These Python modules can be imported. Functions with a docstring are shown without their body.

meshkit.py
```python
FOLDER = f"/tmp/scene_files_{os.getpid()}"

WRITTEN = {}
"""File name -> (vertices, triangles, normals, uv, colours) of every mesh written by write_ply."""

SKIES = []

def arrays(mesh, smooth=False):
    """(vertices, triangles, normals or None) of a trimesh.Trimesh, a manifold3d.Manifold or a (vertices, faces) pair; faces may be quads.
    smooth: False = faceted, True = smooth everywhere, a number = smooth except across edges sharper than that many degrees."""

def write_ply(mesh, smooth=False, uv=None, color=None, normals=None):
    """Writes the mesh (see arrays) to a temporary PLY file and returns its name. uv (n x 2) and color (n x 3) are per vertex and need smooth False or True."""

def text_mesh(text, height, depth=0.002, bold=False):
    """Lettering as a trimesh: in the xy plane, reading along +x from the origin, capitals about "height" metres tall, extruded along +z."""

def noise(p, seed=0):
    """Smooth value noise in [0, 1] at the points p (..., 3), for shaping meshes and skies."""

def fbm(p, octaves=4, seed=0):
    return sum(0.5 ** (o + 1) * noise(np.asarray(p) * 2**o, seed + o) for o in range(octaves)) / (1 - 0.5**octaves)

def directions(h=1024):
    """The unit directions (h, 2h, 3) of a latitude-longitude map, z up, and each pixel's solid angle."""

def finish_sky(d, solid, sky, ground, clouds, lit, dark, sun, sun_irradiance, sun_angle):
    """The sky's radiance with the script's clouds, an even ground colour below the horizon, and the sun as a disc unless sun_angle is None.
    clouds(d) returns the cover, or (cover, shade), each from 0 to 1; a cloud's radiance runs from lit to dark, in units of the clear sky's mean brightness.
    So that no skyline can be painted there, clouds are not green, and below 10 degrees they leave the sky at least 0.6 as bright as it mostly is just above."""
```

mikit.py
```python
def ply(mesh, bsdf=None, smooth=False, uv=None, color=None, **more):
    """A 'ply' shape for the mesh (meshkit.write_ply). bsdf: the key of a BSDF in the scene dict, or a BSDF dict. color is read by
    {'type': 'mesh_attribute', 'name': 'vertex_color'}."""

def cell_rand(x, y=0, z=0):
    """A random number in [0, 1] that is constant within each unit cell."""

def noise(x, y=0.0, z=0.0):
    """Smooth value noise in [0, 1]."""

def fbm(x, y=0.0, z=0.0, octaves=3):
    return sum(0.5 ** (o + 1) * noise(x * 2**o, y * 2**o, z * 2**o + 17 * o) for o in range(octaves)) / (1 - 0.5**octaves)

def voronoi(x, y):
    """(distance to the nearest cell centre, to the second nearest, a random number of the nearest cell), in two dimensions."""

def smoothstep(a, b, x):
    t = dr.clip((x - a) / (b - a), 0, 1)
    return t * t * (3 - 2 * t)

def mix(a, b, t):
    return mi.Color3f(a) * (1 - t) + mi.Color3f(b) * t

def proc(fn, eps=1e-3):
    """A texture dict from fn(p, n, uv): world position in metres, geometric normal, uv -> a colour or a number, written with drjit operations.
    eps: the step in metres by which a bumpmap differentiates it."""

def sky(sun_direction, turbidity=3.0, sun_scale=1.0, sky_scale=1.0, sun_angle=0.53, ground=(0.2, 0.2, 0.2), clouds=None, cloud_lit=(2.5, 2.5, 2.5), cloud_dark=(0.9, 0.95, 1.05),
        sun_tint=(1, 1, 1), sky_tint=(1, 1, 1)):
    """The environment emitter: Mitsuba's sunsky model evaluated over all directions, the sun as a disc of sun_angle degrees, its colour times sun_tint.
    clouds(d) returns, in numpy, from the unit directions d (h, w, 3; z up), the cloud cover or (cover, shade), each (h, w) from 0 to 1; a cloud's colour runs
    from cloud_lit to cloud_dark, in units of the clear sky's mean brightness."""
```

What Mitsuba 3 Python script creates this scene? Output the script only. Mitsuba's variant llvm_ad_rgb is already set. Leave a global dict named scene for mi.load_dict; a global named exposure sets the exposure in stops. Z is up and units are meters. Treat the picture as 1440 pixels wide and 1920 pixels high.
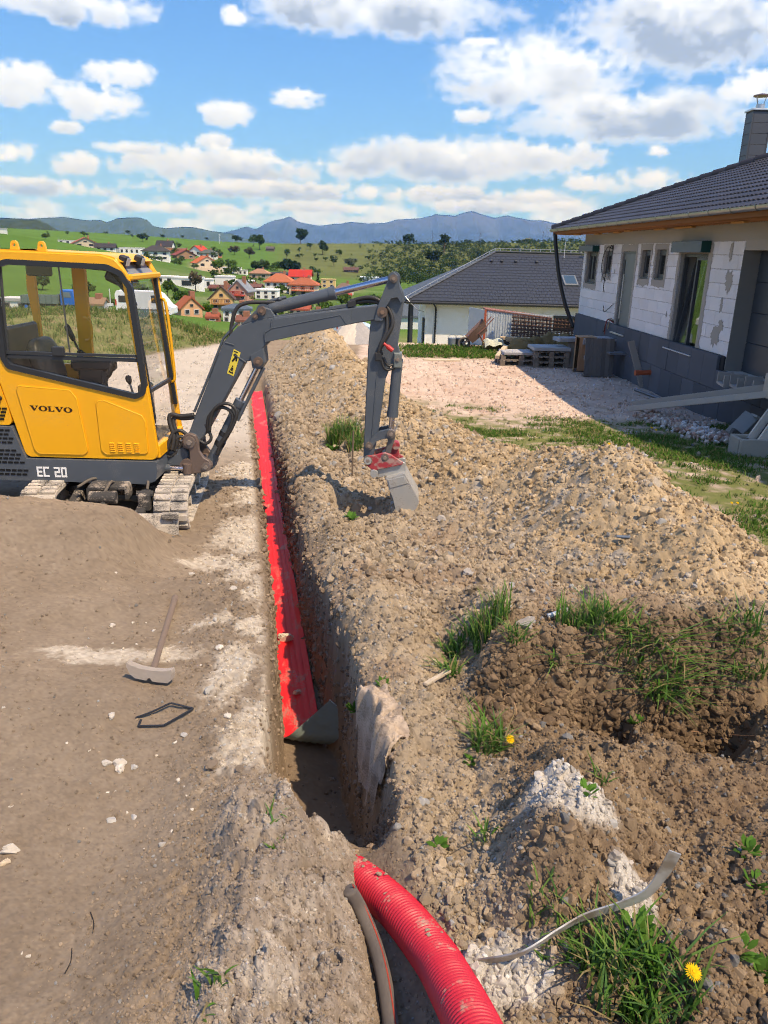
import math, random
import numpy as np
import trimesh, shapely
import shapely.geometry as sg
from shapely import affinity
from scipy.interpolate import RBFInterpolator
from scipy.spatial import cKDTree
import drjit as dr
import mitsuba as mi
import mikit, meshkit
from mikit import proc

# ------------------------------------------------------------------ camera, sky, exposure
exposure = 1.85
T = mi.ScalarTransform4f
CAM = np.array([0.0, 0.0, 2.4])
FOCAL = 1442.0                                  # in pixels of a 1440 x 1920 picture
PITCH, ROLL = math.atan(488 / FOCAL), math.radians(1.5)
FWD = np.array([0, math.cos(PITCH), -math.sin(PITCH)])
_R, _U = np.array([1.0, 0, 0]), np.array([0, math.sin(PITCH), math.cos(PITCH)])
RIGHT = math.cos(ROLL) * _R + math.sin(ROLL) * _U
UP = math.cos(ROLL) * _U - math.sin(ROLL) * _R
SUN = np.array([0.43, -0.49, 1.0])
SUN = SUN / np.linalg.norm(SUN)
HAZE = (0.000016, 0.000034, 0.000076)


def ray(u, v):
    return (u - 720) / FOCAL * RIGHT - (v - 960) / FOCAL * UP + FWD


def at(u, v, y):
    d = ray(u, v)
    return CAM + d * y / d[1]


# the cumulus clouds of the day: centre and half size (degrees of azimuth and elevation), greyness of the underside
CLOUDS = [(-20.0, 13.3, 4.4, 1.01, 0.35), (-1.5, 14.3, 7.0, 1.51, 0.8), (-10.6, 13.7, 0.9, 0.61, 0), (-23.3, 8.9, 1.9, 1.41, 0.2), (-17.7, 10.0, 2.0, 0.75, 0.15), (-19.1, 8.3, 2.3, 1.12, 0.2), (-21.1, 6.8, 0.9, 0.39, 0.2), (-11.1, 8.2, 1.7, 0.8, 0.2), (-6.4, 9.3, 1.6, 0.61, 0.15), (18.2, 13.0, 5.8, 2.53, 1.0), (9.4, 10.7, 5.5, 1.98, 0.45), (15.4, 8.3, 5.9, 1.5, 0.8), (22.4, 9.8, 1.5, 1.07, 0.1), (5.1, 8.6, 1.2, 0.44, 0.15), (17.2, 6.5, 0.8, 0.34, 0.15), (-12.0, 6.5, 1.0, 0.48, 0.2), (-11.1, 5.0, 7.5, 1.16, 0.55), (3.7, 5.7, 6.8, 1.3, 0.55), (10.1, 6.1, 3.8, 1.09, 0.35), (17.0, 4.8, 2.2, 0.83, 0.35), (13.4, 4.6, 1.7, 0.65, 0.3), (-24.4, 5.1, 1.5, 0.78, 0.3), (-20.8, 4.7, 1.6, 0.75, 0.3), (-17.5, 5.9, 1.9, 0.41, 0.3), (-22.5, 3.3, 3.9, 0.56, 0.6), (-8.6, 3.7, 8.4, 0.6, 0.6), (2.4, 3.7, 6.9, 0.61, 0.6), (10.0, 3.7, 3.3, 0.6, 0.5), (-14.7, 2.4, 5.3, 0.4, 0.4), (-3.5, 2.7, 5.9, 0.41, 0.4), (6.1, 3.0, 4.3, 0.41, 0.4), (11.5, 3.1, 2.1, 0.4, 0.3), (5.6, 12.8, 1.0, 0.29, 0),
          (34.0, 11.0, 7.0, 2.5, .6), (46.0, 18.0, 8.0, 4.0, .6), (-36.0, 13.0, 7.0, 2.6, .5), (-48.0, 7.0, 9.0, 2.0, .5), (60.0, 9.0, 9.0, 2.5, .5), (-8.0, 30.0, 9.0, 4.5, .5), (28.0, 34.0, 8.0, 5.0, .5)]


def clouds(d):
    az, el = np.degrees(np.arctan2(d[..., 0], d[..., 1])), np.degrees(np.arcsin(np.clip(d[..., 2], -1, 1)))
    h = np.maximum(el, .5)
    q = np.stack([az * .55, el * .8, az * 0], -1)
    big = meshkit.fbm(q * .8, 3, 3)
    fine = 1 - np.abs(2 * meshkit.fbm(q * 1.9, 5, 9) - 1) * 2.2
    soft = meshkit.fbm(q * 4.0, 3, 21)
    cover, shade = np.zeros_like(az), np.zeros_like(az)
    # further cumulus all round the sky, and cloud rows towards the horizon
    lay = meshkit.fbm(np.stack([az * .11, 16 / (h + 5), az * 0 + 2], -1) * np.array([1, 1.6, 1]), 5, 4)
    lay2 = meshkit.fbm(np.stack([az * .35, 30 / (h + 3.0), az * 0 + 5], -1), 5, 14)
    inview = np.exp(-np.maximum(np.abs(az) - 24, 0) ** 2 / 60.0) * np.clip((22 - el) / 4, 0, 1)
    f0 = (lay - .56) * 4 * (1 - inview) - .3 * inview
    low = np.clip((7.0 - el) / 5.0, 0, 1)
    f1 = (lay2 - .60 + .16 * low) * 3.4 - 1.2 * (1 - low)
    c = np.maximum(np.clip(f0 / .35, 0, 1), .75 * np.clip(f1 / .5, 0, 1))
    cover, shade = c, np.clip(.25 + 1.3 * (soft - .5), 0, 1) * c
    for a, e, rw, rh, grey in CLOUDS:
        k = 1.25 if rw > 5 and rh > 1.2 else 1.05
        dx, dy = (az - a) / (rw * k), (el - e) / (rh * k)
        near = (np.abs(dx) < 1.9) & (np.abs(dy) < 2.2)
        if not near.any():
            continue
        dx, dy = dx[near], dy[near]
        dyy = np.where(dy < 0, dy * 1.35, dy)
        s = .5 if rw > 5 and rh > 1.2 else .9
        f = 1.0 - (np.abs(dx) ** 2.2 + np.abs(dyy) ** 2.0) + s * (2.2 * (big[near] - .5) + .7 * (fine[near] - .45) + .9 * (soft[near] - .5))
        cc = np.clip((f + .22) / 1.05, 0, 1)
        cc = cc * cc * (3 - 2 * cc)
        sh = np.clip((.16 + grey) * (.72 - .85 * dy + 1.6 * (big[near] - .5) + .3 * (.5 - fine[near])), 0, 1) * np.clip(f * 1.3, 0, 1)
        old_c, old_s = cover[near], shade[near]
        tot = np.maximum(cc, 1e-6)
        cover[near] = 1 - (1 - old_c) * (1 - cc)
        shade[near] = old_s * (1 - tot) + sh * tot
    return cover * np.clip(el / .6, 0, 1), shade


scene = {"camera": {"type": "perspective", "fov_axis": "x", "fov": 2 * math.degrees(math.atan(720 / FOCAL)), "near_clip": .05, "far_clip": 60000.0,
                    "to_world": T().look_at(origin=CAM.tolist(), target=(CAM + FWD).tolist(), up=UP.tolist()), "medium": {"type": "ref", "id": "air"}},
         "sky": mikit.sky(SUN.tolist(), turbidity=3.0, sun_angle=.6, clouds=clouds, cloud_lit=(2.9, 3.1, 3.5), cloud_dark=(1.05, 1.28, 1.72), sky_tint=(.70, 1.08, 1.58), ground=(.18, .17, .12), sun_tint=(1.0, .98, .95))}
labels = {}

# ------------------------------------------------------------------ helpers


def add(name, mesh, bsdf, parent=None, smooth=False, color=None, label=None, cat=None, group=None, kind=None, **more):
    """ONE entry of the scene; a name that is taken gets the next number."""
    key = free(f"{parent}__{name}" if parent else name)
    v, f = tris(mesh)
    if color is not None:
        color = np.asarray(color, float)
        if color.ndim == 1:
            color = np.tile(color, (len(v), 1))
    if smooth not in (False, True) and color is not None:
        m2 = trimesh.graph.smooth_shade(trimesh.Trimesh(v, f, process=False), angle=math.radians(smooth), facet_minarea=None)
        color = np.tile(color[0], (len(m2.vertices), 1))
        v, f, smooth = np.array(m2.vertices), np.array(m2.faces), True
    if color is not None and bsdf in PACKED and np.ptp(color, axis=0).max() < 1e-9:
        r_, g_, b_ = np.clip(color[0], 0, .999)                     # an even colour travels in the uv of its mesh, so that meshes of one finish can be joined
        more["uv"] = np.tile((math.floor(r_ * 1000) + .01 + .98 * g_, b_), (len(v), 1))
        bsdf, color = bsdf + "_even", None
    scene[key] = mikit.ply((v, f), bsdf, smooth=smooth, color=color, **more)
    d = {k: x for k, x in (("label", label), ("category", cat), ("group", group), ("kind", kind)) if x}
    if d:
        labels[key] = d
    return key


TAKEN, COUNT = set(), {}


def free(key):
    if key not in TAKEN and key not in scene:
        TAKEN.add(key)
        return key
    i = COUNT.get(key, 0) + 1
    while f"{key}_{i:03d}" in TAKEN or f"{key}_{i:03d}" in scene:
        i += 1
    COUNT[key] = i
    TAKEN.add(f"{key}_{i:03d}")
    return f"{key}_{i:03d}"


def thing(name, label, cat, group=None):
    key = free(name)
    labels[key] = {"label": label, "category": cat, **({"group": group} if group else {})}
    return key


def tris(m):
    if hasattr(m, "faces"):
        return np.array(m.vertices, float), np.array(m.faces, int)
    if hasattr(m, "to_mesh"):
        q = m.to_mesh()
        return np.array(q.vert_properties[:, :3], float), np.array(q.tri_verts, int)
    v, f = np.asarray(m[0], float), np.asarray(m[1], int)
    if f.shape[1] == 4:
        f = np.vstack([f[:, [0, 1, 2]], f[:, [0, 2, 3]]])
    return v, f


def cat(*ms):
    vs, fs, n = [], [], 0
    for m in ms:
        v, f = tris(m)
        vs.append(v)
        fs.append(f + n)
        n += len(v)
    return np.vstack(vs), np.vstack(fs)


def rot(axis, deg):
    return trimesh.transformations.rotation_matrix(math.radians(deg), axis)[:3, :3]


def move(m, loc=(0, 0, 0), R=None, s=1.0):
    v, f = tris(m)
    v = v * s
    if R is not None:
        v = v @ np.asarray(R).T
    return v + np.asarray(loc, float), f


def box(c, s, R=None, b=0.0):
    """A box (centre, size); b > 0 chamfers its edges."""
    s = np.asarray(s, float) / 2
    if b <= 0:
        v = np.array([[x, y, z] for x in (-1, 1) for y in (-1, 1) for z in (-1, 1)], float) * s
        f = np.array([[0, 1, 3], [0, 3, 2], [4, 6, 7], [4, 7, 5], [0, 4, 5], [0, 5, 1], [2, 3, 7], [2, 7, 6], [0, 2, 6], [0, 6, 4], [1, 5, 7], [1, 7, 3]])
    else:
        b = min(b, .45 * s.min() * 2)
        p = []
        for sx in (-1, 1):
            for sy in (-1, 1):
                for sz in (-1, 1):
                    q = np.array([sx, sy, sz])
                    for k in range(3):
                        e = np.full(3, b)
                        e[k] = 0
                        p.append(q * (s - e))
        h = trimesh.convex.convex_hull(np.array(p))
        v, f = np.array(h.vertices), np.array(h.faces)
    return move((v, f), c, R)


def bar(a, b, w, h, up=(0, 0, 1), bev=0.0):
    """A box beam from a to b, w wide (sideways) and h high."""
    a, b = np.asarray(a, float), np.asarray(b, float)
    x = b - a
    L = np.linalg.norm(x)
    x = x / L
    y = np.cross(up, x)
    y = y / np.linalg.norm(y)
    return box((a + b) / 2, (L, w, h), np.stack([x, y, np.cross(x, y)], 1), bev)


def tube(points, r, sides=8, closed=False, caps=True):
    p = np.asarray(points, float)
    n = len(p)
    t = np.gradient(p, axis=0) if not closed else np.roll(p, -1, 0) - np.roll(p, 1, 0)
    t /= np.linalg.norm(t, axis=1, keepdims=True) + 1e-12
    a = np.zeros_like(p)
    ref = np.array([0, 0, 1.0]) if abs(t[0, 2]) < .9 else np.array([1.0, 0, 0])
    for i in range(n):
        ref = ref - t[i] * (ref @ t[i])
        ref /= np.linalg.norm(ref) + 1e-12
        a[i] = ref
    b = np.cross(t, a)
    ang = np.arange(sides) * 2 * np.pi / sides
    rr = np.broadcast_to(np.asarray(r, float), (n,))[:, None, None]
    v = (p[:, None] + rr * (np.cos(ang)[None, :, None] * a[:, None] + np.sin(ang)[None, :, None] * b[:, None])).reshape(-1, 3)
    i, j = np.meshgrid(np.arange(n if closed else n - 1), np.arange(sides), indexing="ij")
    k, jj = (i + 1) % n, (j + 1) % sides
    q = np.stack([i * sides + j, i * sides + jj, k * sides + jj, k * sides + j], -1).reshape(-1, 4)
    f = np.vstack([q[:, [0, 1, 2]], q[:, [0, 2, 3]]])
    if caps and not closed:
        v = np.vstack([v, p[:1], p[-1:]])
        m = len(v)
        js = np.arange(sides)
        f = np.vstack([f, np.stack([(js + 1) % sides, js, js * 0 + m - 2], 1), np.stack([(n - 1) * sides + js, (n - 1) * sides + (js + 1) % sides, js * 0 + m - 1], 1)])
    return v, f


def curve(points, n=24):
    """A smooth line through the points (Catmull-Rom)."""
    p = np.asarray(points, float)
    p = np.vstack([2 * p[0] - p[1], p, 2 * p[-1] - p[-2]])
    out = []
    for i in range(1, len(p) - 2):
        t = np.linspace(0, 1, n, endpoint=False)[:, None]
        a, b, c, d = p[i - 1], p[i], p[i + 1], p[i + 2]
        out.append(.5 * (2 * b + (c - a) * t + (2 * a - 5 * b + 4 * c - d) * t ** 2 + (3 * b - a - 3 * c + d) * t ** 3))
    return np.vstack(out + [p[-2:-1]])


def cyl(a, b, r, sides=16, r2=None):
    a, b = np.asarray(a, float), np.asarray(b, float)
    return tube(np.stack([a, b]), np.array([r, r if r2 is None else r2]), sides)


def prism(poly, depth, O=(0, 0, 0), X=(1, 0, 0), Y=(0, 0, 1), bev=0.0):
    """A polygon (points or shapely) in the plane O + a X + b Y, extruded by depth along X x Y (both ways round the plane), with chamfered rims."""
    g = poly if hasattr(poly, "geom_type") else sg.Polygon(poly)
    g = g if g.is_valid else g.buffer(0)
    X, Y = np.asarray(X, float), np.asarray(Y, float)
    N = np.cross(X, Y)
    ms = []
    for q in getattr(g, "geoms", [g]):
        if bev > 0:
            inner = q.buffer(-bev, join_style=2)
            if not inner.is_empty and inner.geom_type == "Polygon" and len(inner.exterior.coords) == len(q.exterior.coords) and not q.interiors:
                ms.append(bevelled(q, inner, depth, bev))
                continue
        m = trimesh.creation.extrude_polygon(q, depth, engine="earcut")
        v = np.array(m.vertices)
        v[:, 2] -= depth / 2
        ms.append((v, np.array(m.faces)))
    v, f = cat(*ms)
    return np.asarray(O, float) + v[:, :1] * X + v[:, 1:2] * Y + v[:, 2:] * N, f


def bevelled(q, inner, depth, bev):
    o, i = np.array(q.exterior.coords)[:-1], np.array(inner.exterior.coords)[:-1]
    if sg.LinearRing(o).is_ccw is False:
        o = o[::-1]
    if sg.LinearRing(i).is_ccw is False:
        i = i[::-1]
    i = np.roll(i, -int(np.argmin(np.linalg.norm(i - o[0], axis=1))), 0)
    n, h = len(o), depth / 2
    rings = [np.c_[i, np.full(n, -h)], np.c_[o, np.full(n, -h + bev)], np.c_[o, np.full(n, h - bev)], np.c_[i, np.full(n, h)]]
    v = np.vstack(rings)
    f = []
    for r in range(3):
        for k in range(n):
            a, b = r * n + k, r * n + (k + 1) % n
            f += [[a, b, b + n], [a, b + n, a + n]]
    tv, tf = trimesh.creation.triangulate_polygon(sg.Polygon(i), engine="earcut")
    tv = np.asarray(tv)
    m = len(v)
    v = np.vstack([v, np.c_[tv, np.full(len(tv), -h)], np.c_[tv, np.full(len(tv), h)]])
    tf = np.asarray(tf)
    e1, e2 = tv[tf[:, 1]] - tv[tf[:, 0]], tv[tf[:, 2]] - tv[tf[:, 0]]
    s = e1[:, 0] * e2[:, 1] - e1[:, 1] * e2[:, 0]
    tf = np.where(s[:, None] > 0, tf, tf[:, ::-1])
    return v, np.vstack([np.array(f), tf[:, ::-1] + m, tf + m + len(tv)])


def roundpoly(pts, r, n=6):
    """Rounds the corners of a polygon."""
    g = sg.Polygon(pts)
    return g.buffer(-r, join_style=1, quad_segs=n).buffer(r, join_style=1, quad_segs=n)


def grid_faces(a, b):
    i, j = np.meshgrid(np.arange(a - 1), np.arange(b - 1), indexing="ij")
    k = i * b + j
    return np.stack([k, k + 1, k + b + 1, k + b], -1).reshape(-1, 4)


def rock(seed, rough=.28, sub=1, flat=.7):
    rs = np.random.RandomState(seed)
    m = trimesh.creation.icosphere(subdivisions=sub)
    v = np.array(m.vertices)
    v = v * (1 + rough * (rs.rand(len(v), 1) - .5) * 2)
    for _ in range(4):                          # a few broken faces
        n = rs.randn(3)
        n /= np.linalg.norm(n)
        d = v @ n
        v = v - np.maximum(d - .55, 0)[:, None] * n
    return v * np.array([1, .65 + .35 * rs.rand(), flat]), np.array(m.faces)


def scatter(protos, pos, size, rs, tilt=1.0, sink=.2):
    """Copies of small pieces at many points, as one mesh; returns it and which point each vertex came from."""
    vs, fs, who, n = [], [], [], 0
    pick = rs.randint(len(protos), size=len(pos))
    for k, (pv, pf) in enumerate(protos):
        idx = np.nonzero(pick == k)[0]
        if not len(idx):
            continue
        q = rs.randn(len(idx), 4) * np.array([1, tilt, tilt, 1])
        q /= np.linalg.norm(q, axis=1, keepdims=True)
        w, x, y, z = q.T
        Rm = np.stack([1 - 2 * (y * y + z * z), 2 * (x * y - z * w), 2 * (x * z + y * w), 2 * (x * y + z * w), 1 - 2 * (x * x + z * z), 2 * (y * z - x * w),
                       2 * (x * z - y * w), 2 * (y * z + x * w), 1 - 2 * (x * x + y * y)], 1).reshape(-1, 3, 3)
        v = np.einsum("kij,nj->kni", Rm, pv) * size[idx][:, None, None] + pos[idx][:, None, :]
        v[..., 2] += size[idx][:, None] * (.5 - sink)
        vs.append(v.reshape(-1, 3))
        fs.append((pf[None] + (np.arange(len(idx)) * len(pv))[:, None, None]).reshape(-1, 3) + n)
        who.append(np.repeat(idx, len(pv)))
        n += len(idx) * len(pv)
    return (np.vstack(vs), np.vstack(fs)), np.concatenate(who)


def smooth01(a, b, x):
    t = np.clip((x - a) / (b - a), 0, 1)
    return t * t * (3 - 2 * t)


def nz(x, y, s, seed=0, octaves=3):
    return meshkit.fbm(np.stack([np.asarray(x) * s, np.asarray(y) * s, np.full(np.shape(x), 1.7)], -1), octaves, seed)


# ------------------------------------------------------------------ materials


def mat(key, base, rough=.6, metal=0.0, **more):
    scene[key] = {"type": "twosided", "bsdf": {"type": "principled", "base_color": base if isinstance(base, dict) else {"type": "rgb", "value": list(base)}, "roughness": rough, "metallic": metal, **more}}
    return key


VC = {"type": "mesh_attribute", "name": "vertex_color"}
mat("m_matte", VC, .95, specular=.15)
mat("m_satin", VC, .45)
mat("m_gloss", VC, .18)
mat("m_metal", VC, .38, .9)
PACKED = ("m_matte", "m_satin", "m_gloss", "m_metal")


def even(p, n, uv):
    """The colour of the mesh with a fine grain and faint wear."""
    r = dr.floor(uv.x)
    g = (uv.x - r - .01) / .98
    k = .93 + .10 * mikit.noise(p.x * 90, p.y * 90, p.z * 90) + .06 * (mikit.fbm(p.x * 5, p.y * 5, p.z * 5, 3) - .5)
    return mi.Color3f(r / 1000 * k, g * k, uv.y * k)


EVEN = proc(even)
mat("m_matte_even", EVEN, .9, specular=.2)
mat("m_satin_even", EVEN, .45)
mat("m_gloss_even", EVEN, .12)
mat("m_metal_even", EVEN, .38, .9)
scene["m_leaf"] = {"type": "principledthin", "base_color": VC, "roughness": .6, "diff_trans": .7, "spec_trans": 0.0}
scene["m_pane"] = {"type": "thindielectric", "int_ior": 1.5}
scene["m_chrome"] = {"type": "roughconductor", "material": "Cr", "alpha": .08}


def grime(clean, dirt, scale, amount, seed=0.0):
    """Dirt in patches with a grain of its own on a clean coat."""
    def fn(p, n, uv):
        a = mikit.fbm(p.x * scale + seed, p.y * scale, p.z * scale, 4)
        b = mikit.noise(p.x * 170, p.y * 170 + seed, p.z * 170)
        return mikit.mix(clean, dirt, mikit.smoothstep(.50, .86, a * .8 + b * .22) * amount)
    return proc(fn)


def ground_grain(p, n, uv):
    return mikit.noise(p.x * 95, p.y * 95, p.z * 95) * .6 + mikit.noise(p.x * 230, p.y * 230, p.z * 230) * .4


scene["m_soil"] = {"type": "twosided", "bsdf": {"type": "bumpmap", "arbitrary": proc(ground_grain), "scale": .006, "bsdf": {"type": "principled", "base_color": VC, "roughness": .97, "specular": .1}}}
scene["m_ground"] = {"type": "twosided", "bsdf": {"type": "principled", "base_color": VC, "roughness": .97, "specular": .1}}
# ------------------------------------------------------------------ the ground: one sheet from the photographer's feet to beyond the village


def trench_x(y):
    return .305 - .187 * y


TY = np.array([1.9, 2.2, 2.45, 2.7, 3.0, 3.4, 3.9, 5, 8, 12, 16.6, 17.4, 18.2])
TZ = np.array([.45, .42, .14, -.10, -.26, -.38, -.40, -.42, -.50, -.55, -.58, -.5, -.1])      # trench floor
TL = np.array([.10, .14, .20, .22, .21, .18, .165, .15, .15, .16, .16, .16, .16])         # half width to the left ...
TR = np.array([.10, .14, .17, .18, .165, .16, .145, .105, .105, .11, .12, .12, .12])           # ... and to the right
HEAP = np.array([(2.2, 3.7, .22, .75), (2.15, 4.3, .36, .75), (2.05, 5.1, .50, .78), (1.90, 5.9, .80, .78), (1.45, 7.2, .46, .85), (.85, 9, .36, .8), (.25, 11, .44, .8), (-.45, 14, .66, .8), (-1.2, 17, .85, .8),
                 (-1.65, 19.6, 1.12, .95), (-1.9, 21.2, .5, .8)])     # x, y, height, half width of the spoil heap's ridge


FAR_PIX = [  # picture position and distance of points of the landscape
    (470, 612, 100), (560, 606, 105), (420, 606, 95), (520, 575, 165), (420, 590, 135), (350, 585, 120), (600, 566, 210), (470, 548, 225), (380, 546, 225), (300, 549, 210), (560, 536, 290), (640, 545, 270),
    (700, 560, 240), (1000, 560, 260), (1000, 535, 350), (800, 540, 330), (330, 560, 170), (240, 560, 130), (150, 560, 125), (60, 560, 125),
    (0, 437, 270), (125, 456, 275), (200, 471, 280), (275, 483, 285), (320, 495, 290), (360, 503, 295), (415, 514, 300), (465, 526, 310), (495, 533, 315),
    (0, 500, 170), (100, 505, 180), (200, 510, 190), (300, 522, 210), (400, 530, 240),
    (100, 458, 330), (200, 474, 340), (300, 494, 350), (380, 510, 360), (450, 522, 370), (540, 524, 380), (640, 528, 390), (800, 528, 420), (1000, 525, 430),
    (150, 462, 420), (230, 475, 430), (300, 486, 430), (380, 490, 440), (450, 498, 450), (350, 500, 400), (560, 508, 480), (700, 515, 500), (900, 515, 500), (1050, 515, 500),
    (0, 432, 560), (100, 442, 560), (200, 455, 560), (300, 466, 560), (400, 474, 570), (480, 480, 600), (600, 484, 620), (750, 488, 620), (900, 490, 620), (1080, 488, 620),
    (50, 430, 800), (150, 436, 800), (250, 441, 800), (330, 447, 800), (400, 453, 800), (500, 457, 800), (600, 457, 800), (720, 457, 800), (900, 456, 800), (1050, 453, 800), (1300, 452, 800),
    (50, 431, 1100), (250, 446, 1100), (400, 462, 1100), (600, 466, 1100), (800, 466, 1100), (1040, 464, 1100), (0, 424, 1300), (1300, 460, 1100)]
_f = np.array([at(*p) for p in FAR_PIX])
_w = np.array([(x, y, z) for y, z, xs in ((34, -1.5, (-30, -14, -4, 4, 14, 30)), (46, -2.9, (-40, -18, -4, 6, 20, 40)), (62, -4.2, (-50, -24, -6, 8, 26, 50)), (80, -5.2, (-60, -30, -8, 10, 34, 60)), (1800, -30, (-1800, -600, 0, 600, 1800)), (3500, -80, (-3000, 0, 3000)),
                                           (300, -2, (300,)), (150, -6, (110, -120))) for x in xs], float)
_p = np.vstack([_f, _w])
_q = np.c_[np.degrees(np.arctan2(_p[:, 0], _p[:, 1])) / 14, np.log(_p[:, 1]) * 1.6]
_terrain = RBFInterpolator(_q, (_p[:, 2] - CAM[2]) / _p[:, 1], kernel="linear", smoothing=.0005)


def far_z(x, y):
    x, y = np.asarray(x, float), np.maximum(np.asarray(y, float), 20.0)
    shape = x.shape
    q = np.c_[np.clip(np.degrees(np.arctan2(x, y)), -60, 60).ravel() / 14, np.log(np.hypot(x * .35, y)).ravel() * 1.6]
    return CAM[2] + (_terrain(q).reshape(shape)) * y


def base_z(x, y):
    """The ground before any digging."""
    z = np.interp(y, [-8, 1.4, 2.6, 3.4, 4.6, 6.0, 8, 11, 14, 18, 26, 30], [.5, .5, .42, .36, .26, .06, .0, -.25, -.42, -.47, -.52, -.75])
    yard = np.interp(y, [-8, 6, 9, 12, 15, 26, 30], [.5, .12, .0, -.30, -.45, -.52, -.75])
    t = smooth01(1.5, 3.5, x)
    return z * (1 - t) + yard * t


def road_left(y):
    return np.interp(y, [5, 10, 14, 20, 25, 40], [-13, -12, -10.2, -7.3, -5.3, -4.5])


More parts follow.
